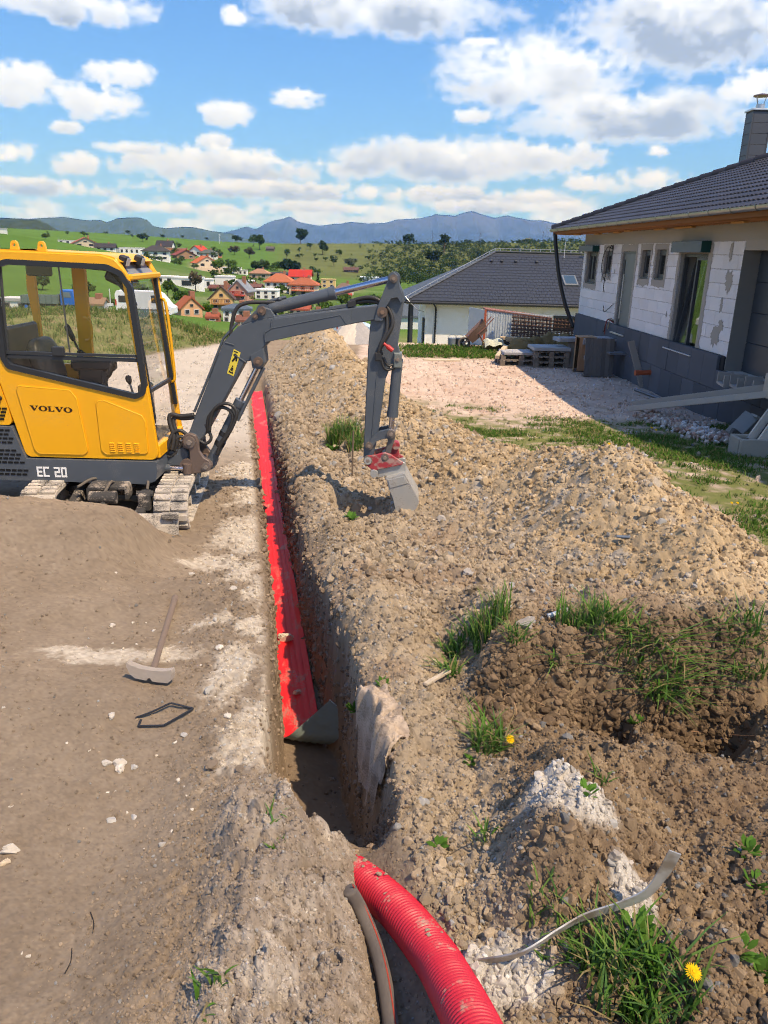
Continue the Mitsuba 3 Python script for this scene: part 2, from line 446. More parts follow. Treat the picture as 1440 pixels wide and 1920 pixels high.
def near_z(x, y):
    z = base_z(x, y)
    # grassy bank along the far left edge of the road
    e = road_left(y) - x
    z = z + .85 * smooth01(.1, 3.2, e) * smooth01(9, 15, y) * (1 - smooth01(27, 33, y)) * (1 + .3 * (nz(x, y, .5, 31) - .5))
    # sand bulldozed up in front of the tracks
    sx = np.clip((x + 2.62) / 1.0, -4, 4)
    z = z + .37 * np.exp(-np.abs((y - 5.72) / np.where(y > 5.72, .36, .66)) ** 2.2) / (1 + np.exp((x + 1.88) * 13)) * (1 + .30 * (nz(x, y, 2.3, 4) - .5))
    z = z - .07 * np.exp(-((y - 4.1) / .7) ** 2) / (1 + np.exp((x + 1.1) * 6))
    z = z - .10 * np.exp(-((x + 1.35) / .55) ** 2 - ((y - 5.5) / .6) ** 2)
    # the photographer's side of the sand: hummocks where it breaks off
    z = z + .07 * np.exp(-((x + .33 + .10 * (y - 2)) / .20) ** 4 - ((y - 1.95) / .5) ** 4) * (.35 + 1.1 * nz(x, y, 5, 8)) + .05 * smooth01(.45, .75, nz(x, y, 1.6, 12)) * (y < 7) - .11 * smooth01(-.55, -.95, x) * smooth01(3.4, 2.2, y)
    # spoil right of the trench
    o = x - trench_x(y)
    z = z + (.13 * (.5 + nz(x, y, 2.8, 30)) * np.exp(-((o - .40) / .20) ** 2) * smooth01(2.4, 3.2, y) * (1 - smooth01(15, 19, y)))
    z = z + .10 * np.exp(-((x - .35) / .5) ** 2 - ((y - 4.6) / .8) ** 2)
    hx = np.interp(y, HEAP[:, 1], HEAP[:, 0])
    hh = np.interp(y, HEAP[:, 1], HEAP[:, 2], left=0, right=0) * smooth01(3.0, 4.2, y) * (1 - smooth01(20.2, 21.6, y))
    hw = np.interp(y, HEAP[:, 1], HEAP[:, 3])
    wl = np.where(x < hx, hw * 1.05, hw * .85)
    z = z + hh * np.exp(-np.abs((x - hx) / wl) ** 2.1) * (1 + .9 * (nz(x, y, 1.15, 5, 4) - .5))
    # scooped hole under the bucket
    z = z - .26 * np.exp(-((x + .24) / .27) ** 4 - ((y - 6.92) / .30) ** 4) + .10 * np.exp(-((x + .05) / .35) ** 2 - ((y - 6.25) / .22) ** 2)
    # the dug bank of turf on the right, the hollow at its foot and the spoil before it
    xx = smooth01(.34, .62, x + .10 * (nz(x, y, 5, 6) - .5))
    jag = bank_y(x, y, z)
    top = .68 - .04 * (x - 1) ** 2 - .25 * smooth01(3.55, 4.4, y) - 3 * smooth01(4.2, 6.5, y)
    hol = .42 - .30 * np.maximum(np.exp(-((x - 1.52) / .28) ** 2), .8 * np.exp(-((x - 1.02) / .13) ** 2)) + .16 * (nz(x, y, 4, 17) - .5)
    bank = np.where(y > jag - .03, hol + (np.maximum(z, top) - hol) * smooth01(jag - .03, jag + .20, y), z)
    front = .50 + .07 * (nz(x, y, 3, 18) - .3) - (.50 - hol) * smooth01(2.52, 2.96, y + .45 * (nz(x, y, 2.2, 19) - .5))
    front = np.where(y < jag - .03, front, bank)
    front = np.where(y < 2.6, np.maximum(front, z), front)
    z = z * (1 - xx) + xx * front
    z = z - .34 * np.exp(-((x - 1.50) / .24) ** 4 - ((y - 3.06) / .12) ** 4) - .20 * np.exp(-((x - 1.03) / .13) ** 4 - ((y - 3.02) / .10) ** 4) + .17 * np.exp(-((x - 1.72) / .17) ** 2 - ((y - 2.86) / .13) ** 2)
    # clods of spoil at the front right
    z = z + .20 * np.exp(-((x - .62) / .20) ** 2 - ((y - 2.02) / .20) ** 2) + .14 * np.exp(-((x - .50) / .13) ** 2 - ((y - 1.86) / .12) ** 2)
    z = z + .07 * smooth01(.42, .7, nz(x, y, 2.2, 22)) * smooth01(.25, .6, x) * (1 - smooth01(3.0, 3.4, y))
    # the trench
    tz, tl, tr = np.interp(y, TY, TZ), np.interp(y, TY, TL), np.interp(y, TY, TR)
    tl = tl * (1 + .28 * (nz(x * 0 + 3, y, 2.2, 24, 4) - .5)) + .05 * (nz(x * 0, y, 9, 27) - .5) + .05 * (nz(x * 0, y, 22, 31) - .5)
    tr = tr * (1 + .30 * (nz(x * 0 + 9, y, 1.9, 25, 4) - .5)) + .05 * (nz(x * 0, y, 8, 28) - .5)
    ow = o * .983
    ow2 = ow + .07 * (nz(x, y, 9, 29, 4) - .5) * (ow > 0)
    cut = smooth01(-tl - .05, -tl + .03, ow2) * (1 - smooth01(tr - .01, tr + .06, ow2)) * ((y > 1.9) & (y < 18.4))
    z = z * (1 - cut) + np.minimum(z, tz + .02 * (nz(x, y, 6, 26) - .5)) * cut
    # the groove beside the red pipe
    gx = np.interp(y, [1.2, 1.6, 1.9, 2.25], [.10, .04, -.02, -.08])
    z = z - .10 * np.exp(-((x - gx) / .085) ** 2) * smooth01(1.2, 1.5, y) * (1 - smooth01(2.2, 2.4, y))
    return z


def cells(x, y, s, seed):
    """Lumps: height of the nearest clod, from jittered cells."""
    x, y = x * s, y * s
    best = np.full(np.shape(x), 9.0)
    ix, iy = np.floor(x), np.floor(y)
    hh = np.zeros(np.shape(x))
    for a in (-1, 0, 1):
        for b in (-1, 0, 1):
            cx, cy = ix + a, iy + b
            h = (cx.astype(np.int64) * 374761393 + cy.astype(np.int64) * 668265263 + seed * 97531) & 0xFFFFFFFF
            h = ((h ^ (h >> 13)) * 1274126177) & 0xFFFFFFFF
            r1, r2, r3 = (h & 1023) / 1023., ((h >> 10) & 1023) / 1023., ((h >> 20) & 1023) / 1023.
            d = np.hypot(cx + r1 - x, cy + r2 - y) / (.45 + .6 * r3)
            hh = np.where(d < best, r3, hh)
            best = np.minimum(best, d)
    return np.sqrt(np.clip(1 - best ** 2, 0, 1)) * (.3 + .7 * hh)


def zones(x, y):
    """Which soil lies where: weights from 0 to 1."""
    o = (x - trench_x(y)) * .983
    hx = np.interp(y, HEAP[:, 1], HEAP[:, 0])
    hw = np.interp(y, HEAP[:, 1], HEAP[:, 3])
    n1, n2 = nz(x, y, 1.4, 40, 4), nz(x, y, 4.5, 41, 3)
    w = {}
    w["spoil"] = smooth01(.14, .26, o + .2 * (n2 - .5)) * (1 - smooth01(1.25, 1.6, (x - hx) / hw + .5 * (n2 - .5))) * (1 - smooth01(21, 22, y)) * (y > 1)
    w["gravel"] = w["spoil"] * np.exp(-np.abs((x - hx + .1) / (hw * 1.15)) ** 4) * smooth01(3.5, 4.1, y) * (1 - smooth01(20.5, 21.6, y))
    w["topsoil"] = smooth01(.30, .6, x + .3 * (n2 - .5)) * (1 - smooth01(3.35, 3.6, y + .2 * (n2 - .5)))
    w["road"] = smooth01(8, 12, y) * (1 - smooth01(-.3, .1, o)) * smooth01(-.3, .3, x - road_left(y))
    w["bank"] = smooth01(-.2, .4, road_left(y) - x + .8 * (n2 - .5)) * smooth01(9, 13, y)
    w["yard"] = smooth01(1.1, 1.5, (x - hx) / hw + .5 * (n2 - .5)) * (y > 4)
    lawn = np.clip((13.6 - y + 1.1 * (n1 - .5) - .9 * (x - 3.5) * .3) / 2.5, -1, 1)
    w["lawn"] = w["yard"] * np.clip(smooth01(-.5, .6, lawn + 1.6 * (n1 - .5)) * smooth01(.36, .56, n2 + .15), 0, 1)
    strip = np.exp(-((y - 24.2) / 1.6) ** 4) * smooth01(.2, .8, x + .5 * (n2 - .5))
    w["lawn"] = np.maximum(w["lawn"], strip * smooth01(.25, .5, n2 + .1))
    w["chalk"] = np.zeros_like(x)
    for cx, cy, rx, ry in ((-1.40, 3.62, .42, .13), (-.95, 4.05, .17, .16), (-.72, 3.9, .1, .22), (-1.75, 3.75, .16, .06), (-.74, 3.35, .13, .35), (-.56, 2.75, .15, .33), (-1.15, 6.3, .35, .5), (-1.3, 5.6, .3, .25), (-1.0, 5.1, .14, .45), (-.80, 4.6, .12, .3), (-1.28, 7.3, .3, .5),
                           (-.25, 2.42, .14, .16), (-1.5, 8.5, .4, .9)):
        w["chalk"] = np.maximum(w["chalk"], np.exp(-((x - cx) / rx) ** 2 - ((y - cy) / ry) ** 2))
    w["ash"] = np.zeros_like(x)
    for cx, cy, rx, ry in ((.60, 2.02, .15, .15), (.36, 1.58, .16, .13), (.75, 1.75, .07, .12)):
        w["ash"] = np.maximum(w["ash"], np.exp(-((x - cx) / rx) ** 2 - ((y - cy) / ry) ** 2))
    w["ash"] = smooth01(.3, .6, w["ash"] + .7 * (nz(x, y, 8, 45, 4) - .5))
    rim = np.exp(-((o + .25) / .07) ** 2) * smooth01(2.2, 2.7, y) * (1 - smooth01(9, 12, y))
    w["chalk"] = np.clip(smooth01(.30, .75, np.maximum(w["chalk"], .50 * rim) + 1.2 * (nz(x, y, 7, 43, 5) - .5) + .7 * (nz(x, y, 60, 44, 2) - .5)), 0, 1) * .85
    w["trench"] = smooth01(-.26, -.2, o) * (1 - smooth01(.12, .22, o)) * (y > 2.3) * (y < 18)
    return w


def near_rough(x, y):
    q = x + .33 + .12 * (y - 2)
    return smooth01(-.26, -.08, q + .12 * (nz(x, y, 4, 58) - .5)) * (1 - smooth01(.22, .32, q)) * (1 - smooth01(2.25, 2.6, y + .3 * (nz(x, y, 3, 59) - .5)))


def bank_y(x, y, z):
    return 3.06 + .42 * (nz(x, x * 0, 1.9, 15, 4) - .5) + .10 * smooth01(1.2, 1.9, x) - .12 * smooth01(.8, .4, x) + .10 * (nz(x, z * 8 + y, 7, 16) - .5)


def relief(x, y, w):
    """Clods and crumbs."""
    r = np.hypot(x, y)
    fade = np.clip(1.2 - r / 60, 0, 1)
    t1 = 1 - smooth01(3.0, 3.5, y)
    sp = np.clip(w["spoil"] + t1 * w["topsoil"], 0, 1) * (1 - .3 * w["trench"])
    ragged = smooth01(.45, .7, nz(x, y, 2.5, 50))
    c = t1 * w["topsoil"] * .09 * cells(x, y, 4.2, 31) * smooth01(.45, .6, nz(x, y, 1.7, 60)) + sp * (.085 * cells(x, y, 6.5, 1) * ragged + .050 * cells(x, y, 13, 2) + .026 * cells(x + .3, y, 30, 3) + .006 * cells(x, y, 70, 4))
    sand = (1 - sp) * (1 - w["lawn"]) * (1 - w["road"]) * (r < 14)
    edge = np.exp(-((x - trench_x(y) + .42) / .22) ** 2) * (y < 9) + np.exp(-((x + .35) / .3) ** 2) * (1 - smooth01(2.3, 2.8, y))
    c = c + sand * (.012 * nz(x, y, 14, 51) + .0065 * cells(x, y, 45, 5) * (nz(x, y, 5, 52)) + .0035 * cells(x, y, 85, 6)) + np.clip(edge, 0, 1) * sand * (.045 * cells(x, y, 11, 7) * ragged + .022 * cells(x, y, 26, 8) + .008 * cells(x, y, 60, 11))
    c = c + .0 + near_rough(x, y) * (.085 * cells(x, y, 7, 21) * smooth01(.38, .6, nz(x, y, 3, 57)) + .06 * cells(x, y, 14, 22) + .026 * cells(x, y, 32, 23)) + w["chalk"] * sand * (.008 * cells(x, y, 30, 9) + .004 * cells(x, y, 60, 10))
    c = c + w["yard"] * (.05 * (nz(x, y, .8, 53) - .5) + .02 * nz(x, y, 5, 54)) + w["road"] * .03 * nz(x, y, 1.5, 55)
    c = c + w["bank"] * .25 * (nz(x, y, 1.8, 56) - .3)
    return c * fade


def ground_z(x, y):
    x, y = np.asarray(x, float), np.asarray(y, float)
    t = smooth01(26, 34, np.hypot(x, y))
    return near_z(x, y) * (1 - t) + far_z(x, y) * t


def colours(x, y, w):
    n = [nz(x, y, s, 60 + i, 3)[..., None] for i, s in enumerate((.6, 2.2, 8, 40, 120))]
    mixc = lambda a, b, t: np.asarray(a) * (1 - t) + np.asarray(b) * t
    g = lambda k: w[k][..., None]
    sand = mixc((.19, .145, .103), (.255, .20, .146), smooth01(.3, .7, n[1] * .4 + n[2] * .3 + n[3] * .3)) * (.62 + .76 * n[4])
    chalk = mixc((.36, .30, .23), (.56, .50, .41), smooth01(.25, .75, n[3])) * (.7 + .6 * n[4])
    top = mixc((.125, .083, .050), (.23, .165, .10), smooth01(.3, .7, n[2] * .5 + n[3] * .5)) * (.75 + .5 * n[4])
    spoil = mixc((.25, .195, .135), (.375, .305, .22), smooth01(.3, .7, n[1] * .6 + n[3] * .4)) * (.65 + .7 * n[4])
    spoil = mixc(spoil, (.24, .175, .12), .75 * smooth01(.55, .68, n[1]))
    grav = mixc((.33, .245, .145), (.435, .335, .215), smooth01(.3, .7, n[1] * .5 + n[3] * .5)) * (.72 + .56 * n[4])
    grav = mixc(grav, (.36, .34, .31), smooth01(.58, .70, n[2]) * .6)
    road = mixc((.34, .295, .24), (.44, .39, .33), n[1]) * (.9 + .2 * n[4])
    yard = mixc((.40, .29, .225), (.50, .40, .325), smooth01(.3, .7, n[1] * .5 + n[2] * .5)) * (.8 + .4 * n[4])
    grass = mixc(mixc((.10, .125, .035), (.17, .16, .065), n[2]), yard * .75, smooth01(.46, .64, n[1] * .5 + n[2] * .5))
    bank = mixc(mixc((.10, .135, .040), (.20, .18, .085), n[1]), (.30, .215, .14), smooth01(.55, .72, n[2]) * .8)
    c = sand
    rough = near_rough(x, y)[..., None]
    c = mixc(c, mixc((.25, .205, .165), (.42, .375, .325), smooth01(.45, .72, n[3] * .5 + n[2] * .5)) * (.7 + .6 * n[4]), rough * .8)
    c = mixc(c, road, g("road"))
    c = mixc(c, yard, g("yard"))
    c = mixc(c, spoil, g("spoil"))
    c = mixc(c, grav, g("gravel"))
    c = mixc(c, top, g("topsoil") * .85)
    c = mixc(c, chalk, g("chalk"))
    c = mixc(c, mixc((.34, .31, .275), (.53, .495, .445), n[3]) * (.8 + .4 * n[4]), g("ash"))
    c = mixc(c, grass, g("lawn"))
    c = mixc(c, bank, g("bank"))
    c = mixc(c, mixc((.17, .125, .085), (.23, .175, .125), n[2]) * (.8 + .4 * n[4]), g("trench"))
    return c


def far_colours(x, y):
    r = np.hypot(x, y)
    az = np.degrees(np.arctan2(x, y))
    n = [nz(x, y, s, 80 + i, 4)[..., None] for i, s in enumerate((.004, .015, .06, .3))]
    mixc = lambda a, b, t: np.asarray(a) * (1 - t) + np.asarray(b) * t
    c = mixc((.058, .118, .020), (.085, .145, .030), n[1]) * (.8 + .4 * n[2])
    hill = smooth01(390, 470, r)[..., None] * smooth01(-9.0, -6.5, az)[..., None]
    c = mixc(c, mixc((.075, .095, .030), (.115, .125, .046), n[1]) * (.75 + .5 * n[2]), hill)
    vill = np.exp(-((az + 8.5) / 7.5) ** 4) * smooth01(95, 130, r) * (1 - smooth01(330, 380, r)) * smooth01(-.3, .1, (az + 22) / 10)
    c = mixc(c, mixc((.07, .10, .03), (.20, .18, .12), smooth01(.45, .6, n[2])), (vill * .55)[..., None])
    scar = np.exp(-((az + 12.6) / 1.3) ** 4 - ((r - 415) / 32) ** 4)[..., None]
    c = mixc(c, (.33, .26, .18), scar * smooth01(.2, .5, n[2] + .15))
    forest = (smooth01(1050, 1200, r) * (1 - smooth01(-19, -17, az)))[..., None]
    c = mixc(c, (.03, .05, .016), forest)
    near = (1 - smooth01(40, 90, r))[..., None]
    c = mixc(c, mixc((.13, .14, .05), (.26, .23, .13), n[3]), near * .8)
    return c


def polar(radii, angles):
    a, r = np.meshgrid(np.radians(angles), radii, indexing="xy")
    return r * np.sin(a), r * np.cos(a)


def build_ground():
    r1 = [.55]
    while r1[-1] < 46:
        r1.append(r1[-1] + max(.0055, r1[-1] * .0036))
    r2 = [r1[-1] * 1.012]
    while r2[-1] < 4200:
        r2.append(r2[-1] * 1.0125)
    radii = np.array(r1 + r2)
    fine = np.arange(-35.4, 35.6, .17)
    side = np.array([-95, -85, -76, -68, -61, -55, -50, -46, -43, -40.5, -38.5, -37, -35.8, -34.4, -33.4, -32.5, -31.7])
    angles = np.concatenate([side[:-5], fine, -side[::-1][6:]])
    x, y = polar(radii, angles)
    flat = (x.ravel(), y.ravel())
    n = len(flat[0])
    z, col = np.zeros(n), np.zeros((n, 3))
    rr = np.hypot(*flat)
    near = rr < 48
    xn, yn = flat[0][near], flat[1][near]
    w = zones(xn, yn)
    z[near] = ground_z(xn, yn) + relief(xn, yn, w) * (1 - smooth01(26, 34, rr[near]))
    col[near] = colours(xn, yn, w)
    xf, yf = flat[0][~near], flat[1][~near]
    z[~near] = far_z(xf, yf) + .25 * (nz(xf, yf, .05, 70) - .5) * np.clip(rr[~near] / 60, 0, 4)
    t = smooth01(27, 36, rr)[:, None]
    fc = far_colours(*flat)
    col = col * (1 - t) + fc * t
    f = grid_faces(len(radii), len(angles))[:, ::-1]
    v = np.c_[flat[0], flat[1], z]
    # the ground behind the photographer closes the sheet
    rb = np.array([.0, .55, 1.2, 2.5, 5, 10, 20, 40, 80, 160, 400, 1000, 4200])
    ab = np.concatenate([np.linspace(95, 265, 40)])
    xb, yb = polar(rb[1:], ab)
    zb = np.full(xb.shape, .48) - .0 * xb
    fb = grid_faces(len(rb) - 1, len(ab))[:, ::-1]
    vb = np.c_[xb.ravel(), yb.ravel(), zb.ravel()]
    cb = np.tile((.16, .15, .08), (len(vb), 1))
    # disc underfoot
    ring = np.linspace(0, 360, 48, endpoint=False)
    xd, yd = .555 * np.sin(np.radians(ring)), .555 * np.cos(np.radians(ring))
    vd = np.vstack([np.c_[xd, yd, np.full(48, .47)], [[0, 0, .47]]])
    fd = np.stack([(np.arange(48) + 1) % 48, np.arange(48), np.full(48, 48)], 1)
    vv, ff = cat((v, f), (vb, fb), (vd, fd))
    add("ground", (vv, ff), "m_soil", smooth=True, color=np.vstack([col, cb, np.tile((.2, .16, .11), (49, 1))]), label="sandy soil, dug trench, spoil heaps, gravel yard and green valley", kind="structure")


build_ground()


def mountain(name, ridge, dist, deep, col1, col2, seed, label, rough=1.0, low=-100):
    """A range: a ridge line given by picture points at its distance, falling towards the viewer and away over deep metres, cut by gullies."""
    p = np.array([at(u, v, dist) for u, v in ridge])
    xs = np.linspace(p[0, 0], p[-1, 0], 420)
    hz = np.interp(xs, p[:, 0], p[:, 2])
    hz = hz + rough * dist * .0026 * (nz(xs, xs * 0, 14 / dist * 3, seed, 4) - .5) * 2
    ts = np.concatenate([np.linspace(-1, 0, 46), np.linspace(.06, .8, 12)])
    X, Tt = np.meshgrid(xs, ts)
    H = np.broadcast_to(hz, X.shape)
    warp = .28 * (nz(X, Tt * deep, 7 / dist * 3, seed + 3, 4) - .5) * np.minimum(1, 4 * np.abs(Tt))
    fall = np.clip(np.abs(Tt) + warp, 0, 1.2)
    gul = 1 - np.abs(2 * nz(X + Tt * deep * .35, Tt * deep * .3, 20 / dist * 3, seed + 5, 5) - 1)
    Z = low + (H - low) * np.clip(1 - fall ** .85, 0, 1) - gul * np.clip(fall * 3, 0, 1) * (H - low) * .13 * rough
    Yd = dist + Tt * deep + (nz(X, X * 0, 5 / dist * 3, seed + 7, 3) - .5) * deep * .5
    v = np.c_[X.ravel(), Yd.ravel(), Z.ravel()]
    a = nz(X, Yd, 30 / dist * 3, seed + 9, 4)[..., None]
    hi = smooth01(.6, .95, (Z - low) / max(1.0, (hz.max() - low)) + .3 * (a[..., 0] - .5))[..., None]
    c = np.asarray(col1) * (1 - a) + np.asarray(col2) * a
    if rough >= 1:
        c = c * (1 - hi * .8) + np.array((.10, .10, .10)) * hi * .6
    add(name, (v, grid_faces(len(ts), len(xs))), "m_ground", smooth=True, color=c.reshape(-1, 3), label=label, kind="structure")


mountain("mountains", [(300, 470), (400, 447), (440, 436), (470, 424), (485, 428), (520, 416), (535, 414), (552, 410), (565, 418), (600, 424), (630, 420), (660, 416), (690, 420), (720, 418), (745, 410), (790, 408), (820, 402), (850, 405), (885, 396), (910, 402), (935, 406), (960, 404), (985, 409), (1010, 414), (1040, 417), (1100, 425), (1200, 418), (1320, 432), (1500, 440)],
         13500, 5200, (.018, .026, .022), (.036, .040, .034), 3, "blue mountain range on the horizon with bare grey tops", 1.0, -500)
mountain("hills", [(-120, 420), (0, 409), (55, 411), (85, 409), (130, 408), (160, 413), (195, 414), (205, 418), (225, 409), (245, 407), (262, 407), (280, 414), (300, 424), (315, 428), (335, 427), (360, 427), (380, 431), (420, 436), (450, 446), (520, 456), (600, 462)],
         6800, 2600, (.028, .045, .016), (.065, .085, .030), 13, "wooded dark blue hills behind the meadows on the left", .8, -260)
mountain("hill", [(-260, 405), (-60, 408), (20, 409), (60, 411), (82, 418), (100, 430), (160, 440), (300, 452)],
         2400, 800, (.022, .036, .012), (.05, .06, .02), 23, "dark wooded ridge at the far left edge", .5, -60)


def fit_ground(x, y):
    x, y = np.atleast_1d(np.asarray(x, float)), np.atleast_1d(np.asarray(y, float))
    w = zones(x, y)
    return ground_z(x, y) + relief(x, y, w) * (1 - smooth01(26, 34, np.hypot(x, y)))


def gz(x, y):
    return float(fit_ground(x, y)[0])


# the air between here and the mountains
scene["air"] = {"type": "homogeneous", "albedo": {"type": "rgb", "value": [.95, .95, .96]}, "sigma_t": {"type": "rgb", "value": list(HAZE)}, "phase": {"type": "rayleigh"}}
# ------------------------------------------------------------------ the unfinished house on the right
rs = np.random.RandomState(11)
HS = np.array([-.03, 1, 0]) / math.hypot(.03, 1)
HW = np.array([-HS[1], HS[0], 0])            # outwards, towards the yard
HO = np.array([5.95, 20.3, 0])
HR = np.stack([HS, HW, [0, 0, 1]], 1)


def hp(s, w, z):
    return HO + np.multiply.outer(np.asarray(s, float), HS) + np.multiply.outer(np.asarray(w, float), HW) + np.multiply.outer(np.asarray(z, float), [0, 0, 1.0])


def hbox(s0, s1, w0, w1, z0, z1, b=0.0):
    return box(hp((s0 + s1) / 2, (w0 + w1) / 2, (z0 + z1) / 2), (abs(s1 - s0), abs(w1 - w0), abs(z1 - z0)), HR, b)


def hprism(poly, w0, w1, bev=0.0):
    """Polygon in (s, z), thickness from w0 to w1."""
    return prism(poly, abs(w1 - w0), hp(0, (w0 + w1) / 2, 0), HS, np.array([0, 0, 1.0]), bev)


house = thing("unfinished_house", "unplastered white block house with dark hipped roof and grey foundation boards on the right", "house")
OPEN = [(2.72, 3.83, 1.66, 2.55), (1.40, 2.06, 1.96, 2.57), (-.54, .52, .56, 2.56), (-1.55, -.94, 1.94, 2.59), (-2.53, -1.90, 1.95, 2.60), (-4.73, -3.34, .60, 2.52), (-10.2, -6.15, .50, 2.58)]
SA, SB = -13.0, 4.2
wallpoly = sg.Polygon([(SA, -.9), (SB, -.9), (SB, 3.02), (SA, 3.02)])
for a, b, c, d in OPEN:
    wallpoly = wallpoly.difference(sg.box(a, c, b, d))
core = add("wall", hprism(wallpoly, -.36, -.012), "m_matte", house, color=(.36, .33, .29))
add("wall", cat(hbox(SA, SB, -9.4, -9.1, -.9, 3.02), hbox(SB - .3, SB - .0, -9.1, -.36, -.9, 3.02), hbox(SA, SA + .3, -9.1, -.36, -.9, 3.02)), "m_matte", house, color=(.60, .58, .56))
add("floor_slab", hbox(SA + .3, SB - .3, -9.1, -.37, .3, .52), "m_matte", house, color=(.3, .29, .28))
add("ring_beam", hprism(sg.Polygon([(SA, 2.765), (SB, 2.725), (SB, 3.03), (SA, 3.03)]), -.3, .004), "m_matte", house, color=(.34, .315, .275))
# aerated concrete blocks, course by course
plaster = [(a - .10, b + .09, c - .14, d + .17) for a, b, c, d in OPEN[:5]] + [(-4.90, -3.22, .50, 2.72)]
hole = shapely.unary_union([sg.box(a, c, b, d) for a, b, c, d in OPEN])
z, row = .750, 0
while z < 2.73:
    z1 = min(z + .249, 2.735)
    s = SB - (0 if row % 2 == 0 else .3)
    if row % 2:
        spans = [(SB - .3, SB)]
    else:
        spans = []
    while s > -6.2:
        spans.append((max(s - .6, -6.15), s))
        s -= .6
    for a, b in spans:
        g = sg.box(a + .004, z + .004, b - .004, z1 - .004).difference(hole.buffer(.002))
        for q in getattr(g, "geoms", [g]):
            if q.is_empty or q.area < .003:
                continue
            pr = rs.uniform(-.001, .004)
            x0, y0, x1, y1 = q.bounds
            m = hbox(x0, x1, -.05, pr, y0, y1, .005) if abs(q.area - (x1 - x0) * (y1 - y0)) < 1e-4 else hprism(q, -.05, pr)
            add("block", m, "m_matte", core, color=np.array((.66, .645, .65)) * rs.uniform(.93, 1.04))
    z, row = z + .25, row + 1
# grey mortar smeared round the openings and in patches
for k, (a, b, c, d) in enumerate(plaster):
    outer = np.array([(a, c), (b, c), (b, d), (a, d)])
    ring = sg.Polygon(outer).segmentize(.06)
    pts = np.array(ring.exterior.coords)[:-1]
    pts = pts + rs.normal(0, .016, pts.shape) + .03 * (nz(pts[:, 0], pts[:, 1], 4, 90 + k)[:, None] - .5)
    q = sg.Polygon(pts).buffer(0).difference(sg.box(*[OPEN[k][i] for i in (0, 2, 1, 3)]))
    q = q.intersection(sg.box(SA, .757, SB - .01, 2.72 if k != 5 else 2.73)) if k != 2 else q.intersection(sg.box(SA, .757, SB, 2.75))
    add("mortar_margin", hprism(q, .0045, .009), "m_matte", core, color=(.33, .305, .27))
for sx, zx, rx, rz in ((-5.75, 2.05, .13, .20), (-5.55, 1.08, .17, .19), (-5.72, 1.25, .10, .10), (-5.66, 2.55, .06, .16), (-5.6, 1.62, .05, .12), (-3.0, 1.25, .03, .06), (1.0, 2.05, .03, .05)):
    t = np.linspace(0, 2 * np.pi, 26, endpoint=False)
    r = 1 + .45 * (rs.rand(26) - .5) * 2 * .7
    add("mortar_patch", hprism(sg.Polygon(np.c_[sx + rx * r * np.cos(t), zx + rz * r * np.sin(t)]).buffer(0), .0045, .010), "m_matte", core, color=(.34, .315, .28))
# insulation boards on the plinth
ins = add("plinth", hprism(sg.Polygon([(SA, -.9), (SB + .02, -.9), (SB + .02, .746), (-6.1, .746), (-6.1, .50), (-10.2, .50), (-10.2, .746), (SA, .746)]), -.012, .02), "m_matte", house, color=(.03, .032, .036))
for row, (z0, z1, off) in enumerate(((.135, .748, 0), (-.49, .128, .33), (-.9, -.497, .1))):
    s = SB + .03 - off
    while s > -11:
        a, b = s - .592, s
        top = z1 if not (a < -6.1 and b > -10.2 and row == 0) else .49
        add("insulation_board", hbox(a, b, .02, .075 + rs.uniform(-.004, .006), z0, top, .006), "m_matte", ins, color=np.array((.095, .102, .118)) * rs.uniform(.85, 1.12))
        s -= .60
    if off:
        add("insulation_board", hbox(SB + .03 - off + .006, SB + .03, .02, .075, z0, z1, .006), "m_matte", ins, color=(.09, .097, .11))
# windows
DK, GLASSDARK = (.055, .06, .066), (.02, .022, .025)


def frame_of(a, b, c, d, t, w0, w1, parent, name="frame", mull=(), col=DK):
    q = sg.box(a, c, b, d).difference(shapely.unary_union([sg.box(x0 + t, c + t, x1 - t, d - t) for x0, x1 in zip([a] + [m - t / 2 + t / 2 for m in mull], [m for m in mull] + [b])]))
    return add(name, hprism(q, w0, w1), "m_satin", parent, color=col)


def window(k, mull=(), tilt=False):
    a, b, c, d = OPEN[k]
    a, b, c, d = a + .012, b - .012, c + .012, d - .012
    w = add("window", cat(hbox(a, b, -.16, -.08, c, c + .055), hbox(a, b, -.16, -.08, d - .055, d), hbox(a, a + .055, -.16, -.08, c + .055, d - .055), hbox(b - .055, b, -.16, -.08, c + .055, d - .055)), "m_satin", house, color=DK)
    xs = [a + .055] + list(mull) + [b - .055]
    for i, (x0, x1) in enumerate(zip(xs[:-1], xs[1:])):
        t = .058
        q = sg.box(x0 + .003, c + .058, x1 - .003, d - .058).difference(sg.box(x0 + t, c + .055 + t, x1 - t, d - .055 - t))
        m = hprism(q, -.155, -.085)
        g = hbox(x0 + t, x1 - t, -.122, -.119, c + .055 + t, d - .055 - t)
        gv = prism(sg.box(x0 + t - .004, c + .055 + t - .004, x1 - t + .004, d - .055 - t + .004), .002, hp(0, -.12, 0), HS, np.array([0, 0, 1.0]))
        pane = (np.array([hp(x0 + t - .004, -.12, c + .05 + t), hp(x1 - t + .004, -.12, c + .05 + t), hp(x1 - t + .004, -.12, d - .05 - t), hp(x0 + t - .004, -.12, d - .05 - t)]), np.array([[0, 2, 1], [0, 3, 2]]))
        if tilt and i == tilt - 1:                                   # the sash leans into the room
            piv = hp((x0 + x1) / 2, -.16, c + .06)
            Rm = rot(HS, 7.0)
            m, pane = move(move(m, -piv), piv, Rm), move(move(pane, -piv), piv, Rm)
        add("sash", m, "m_satin", w, color=DK)
        add("pane", pane, "m_pane", w)
    add("sill", hbox(a, b, -.08, -.02, c - .002, c + .02), "m_satin", w, color=(.08, .085, .09))
    return w


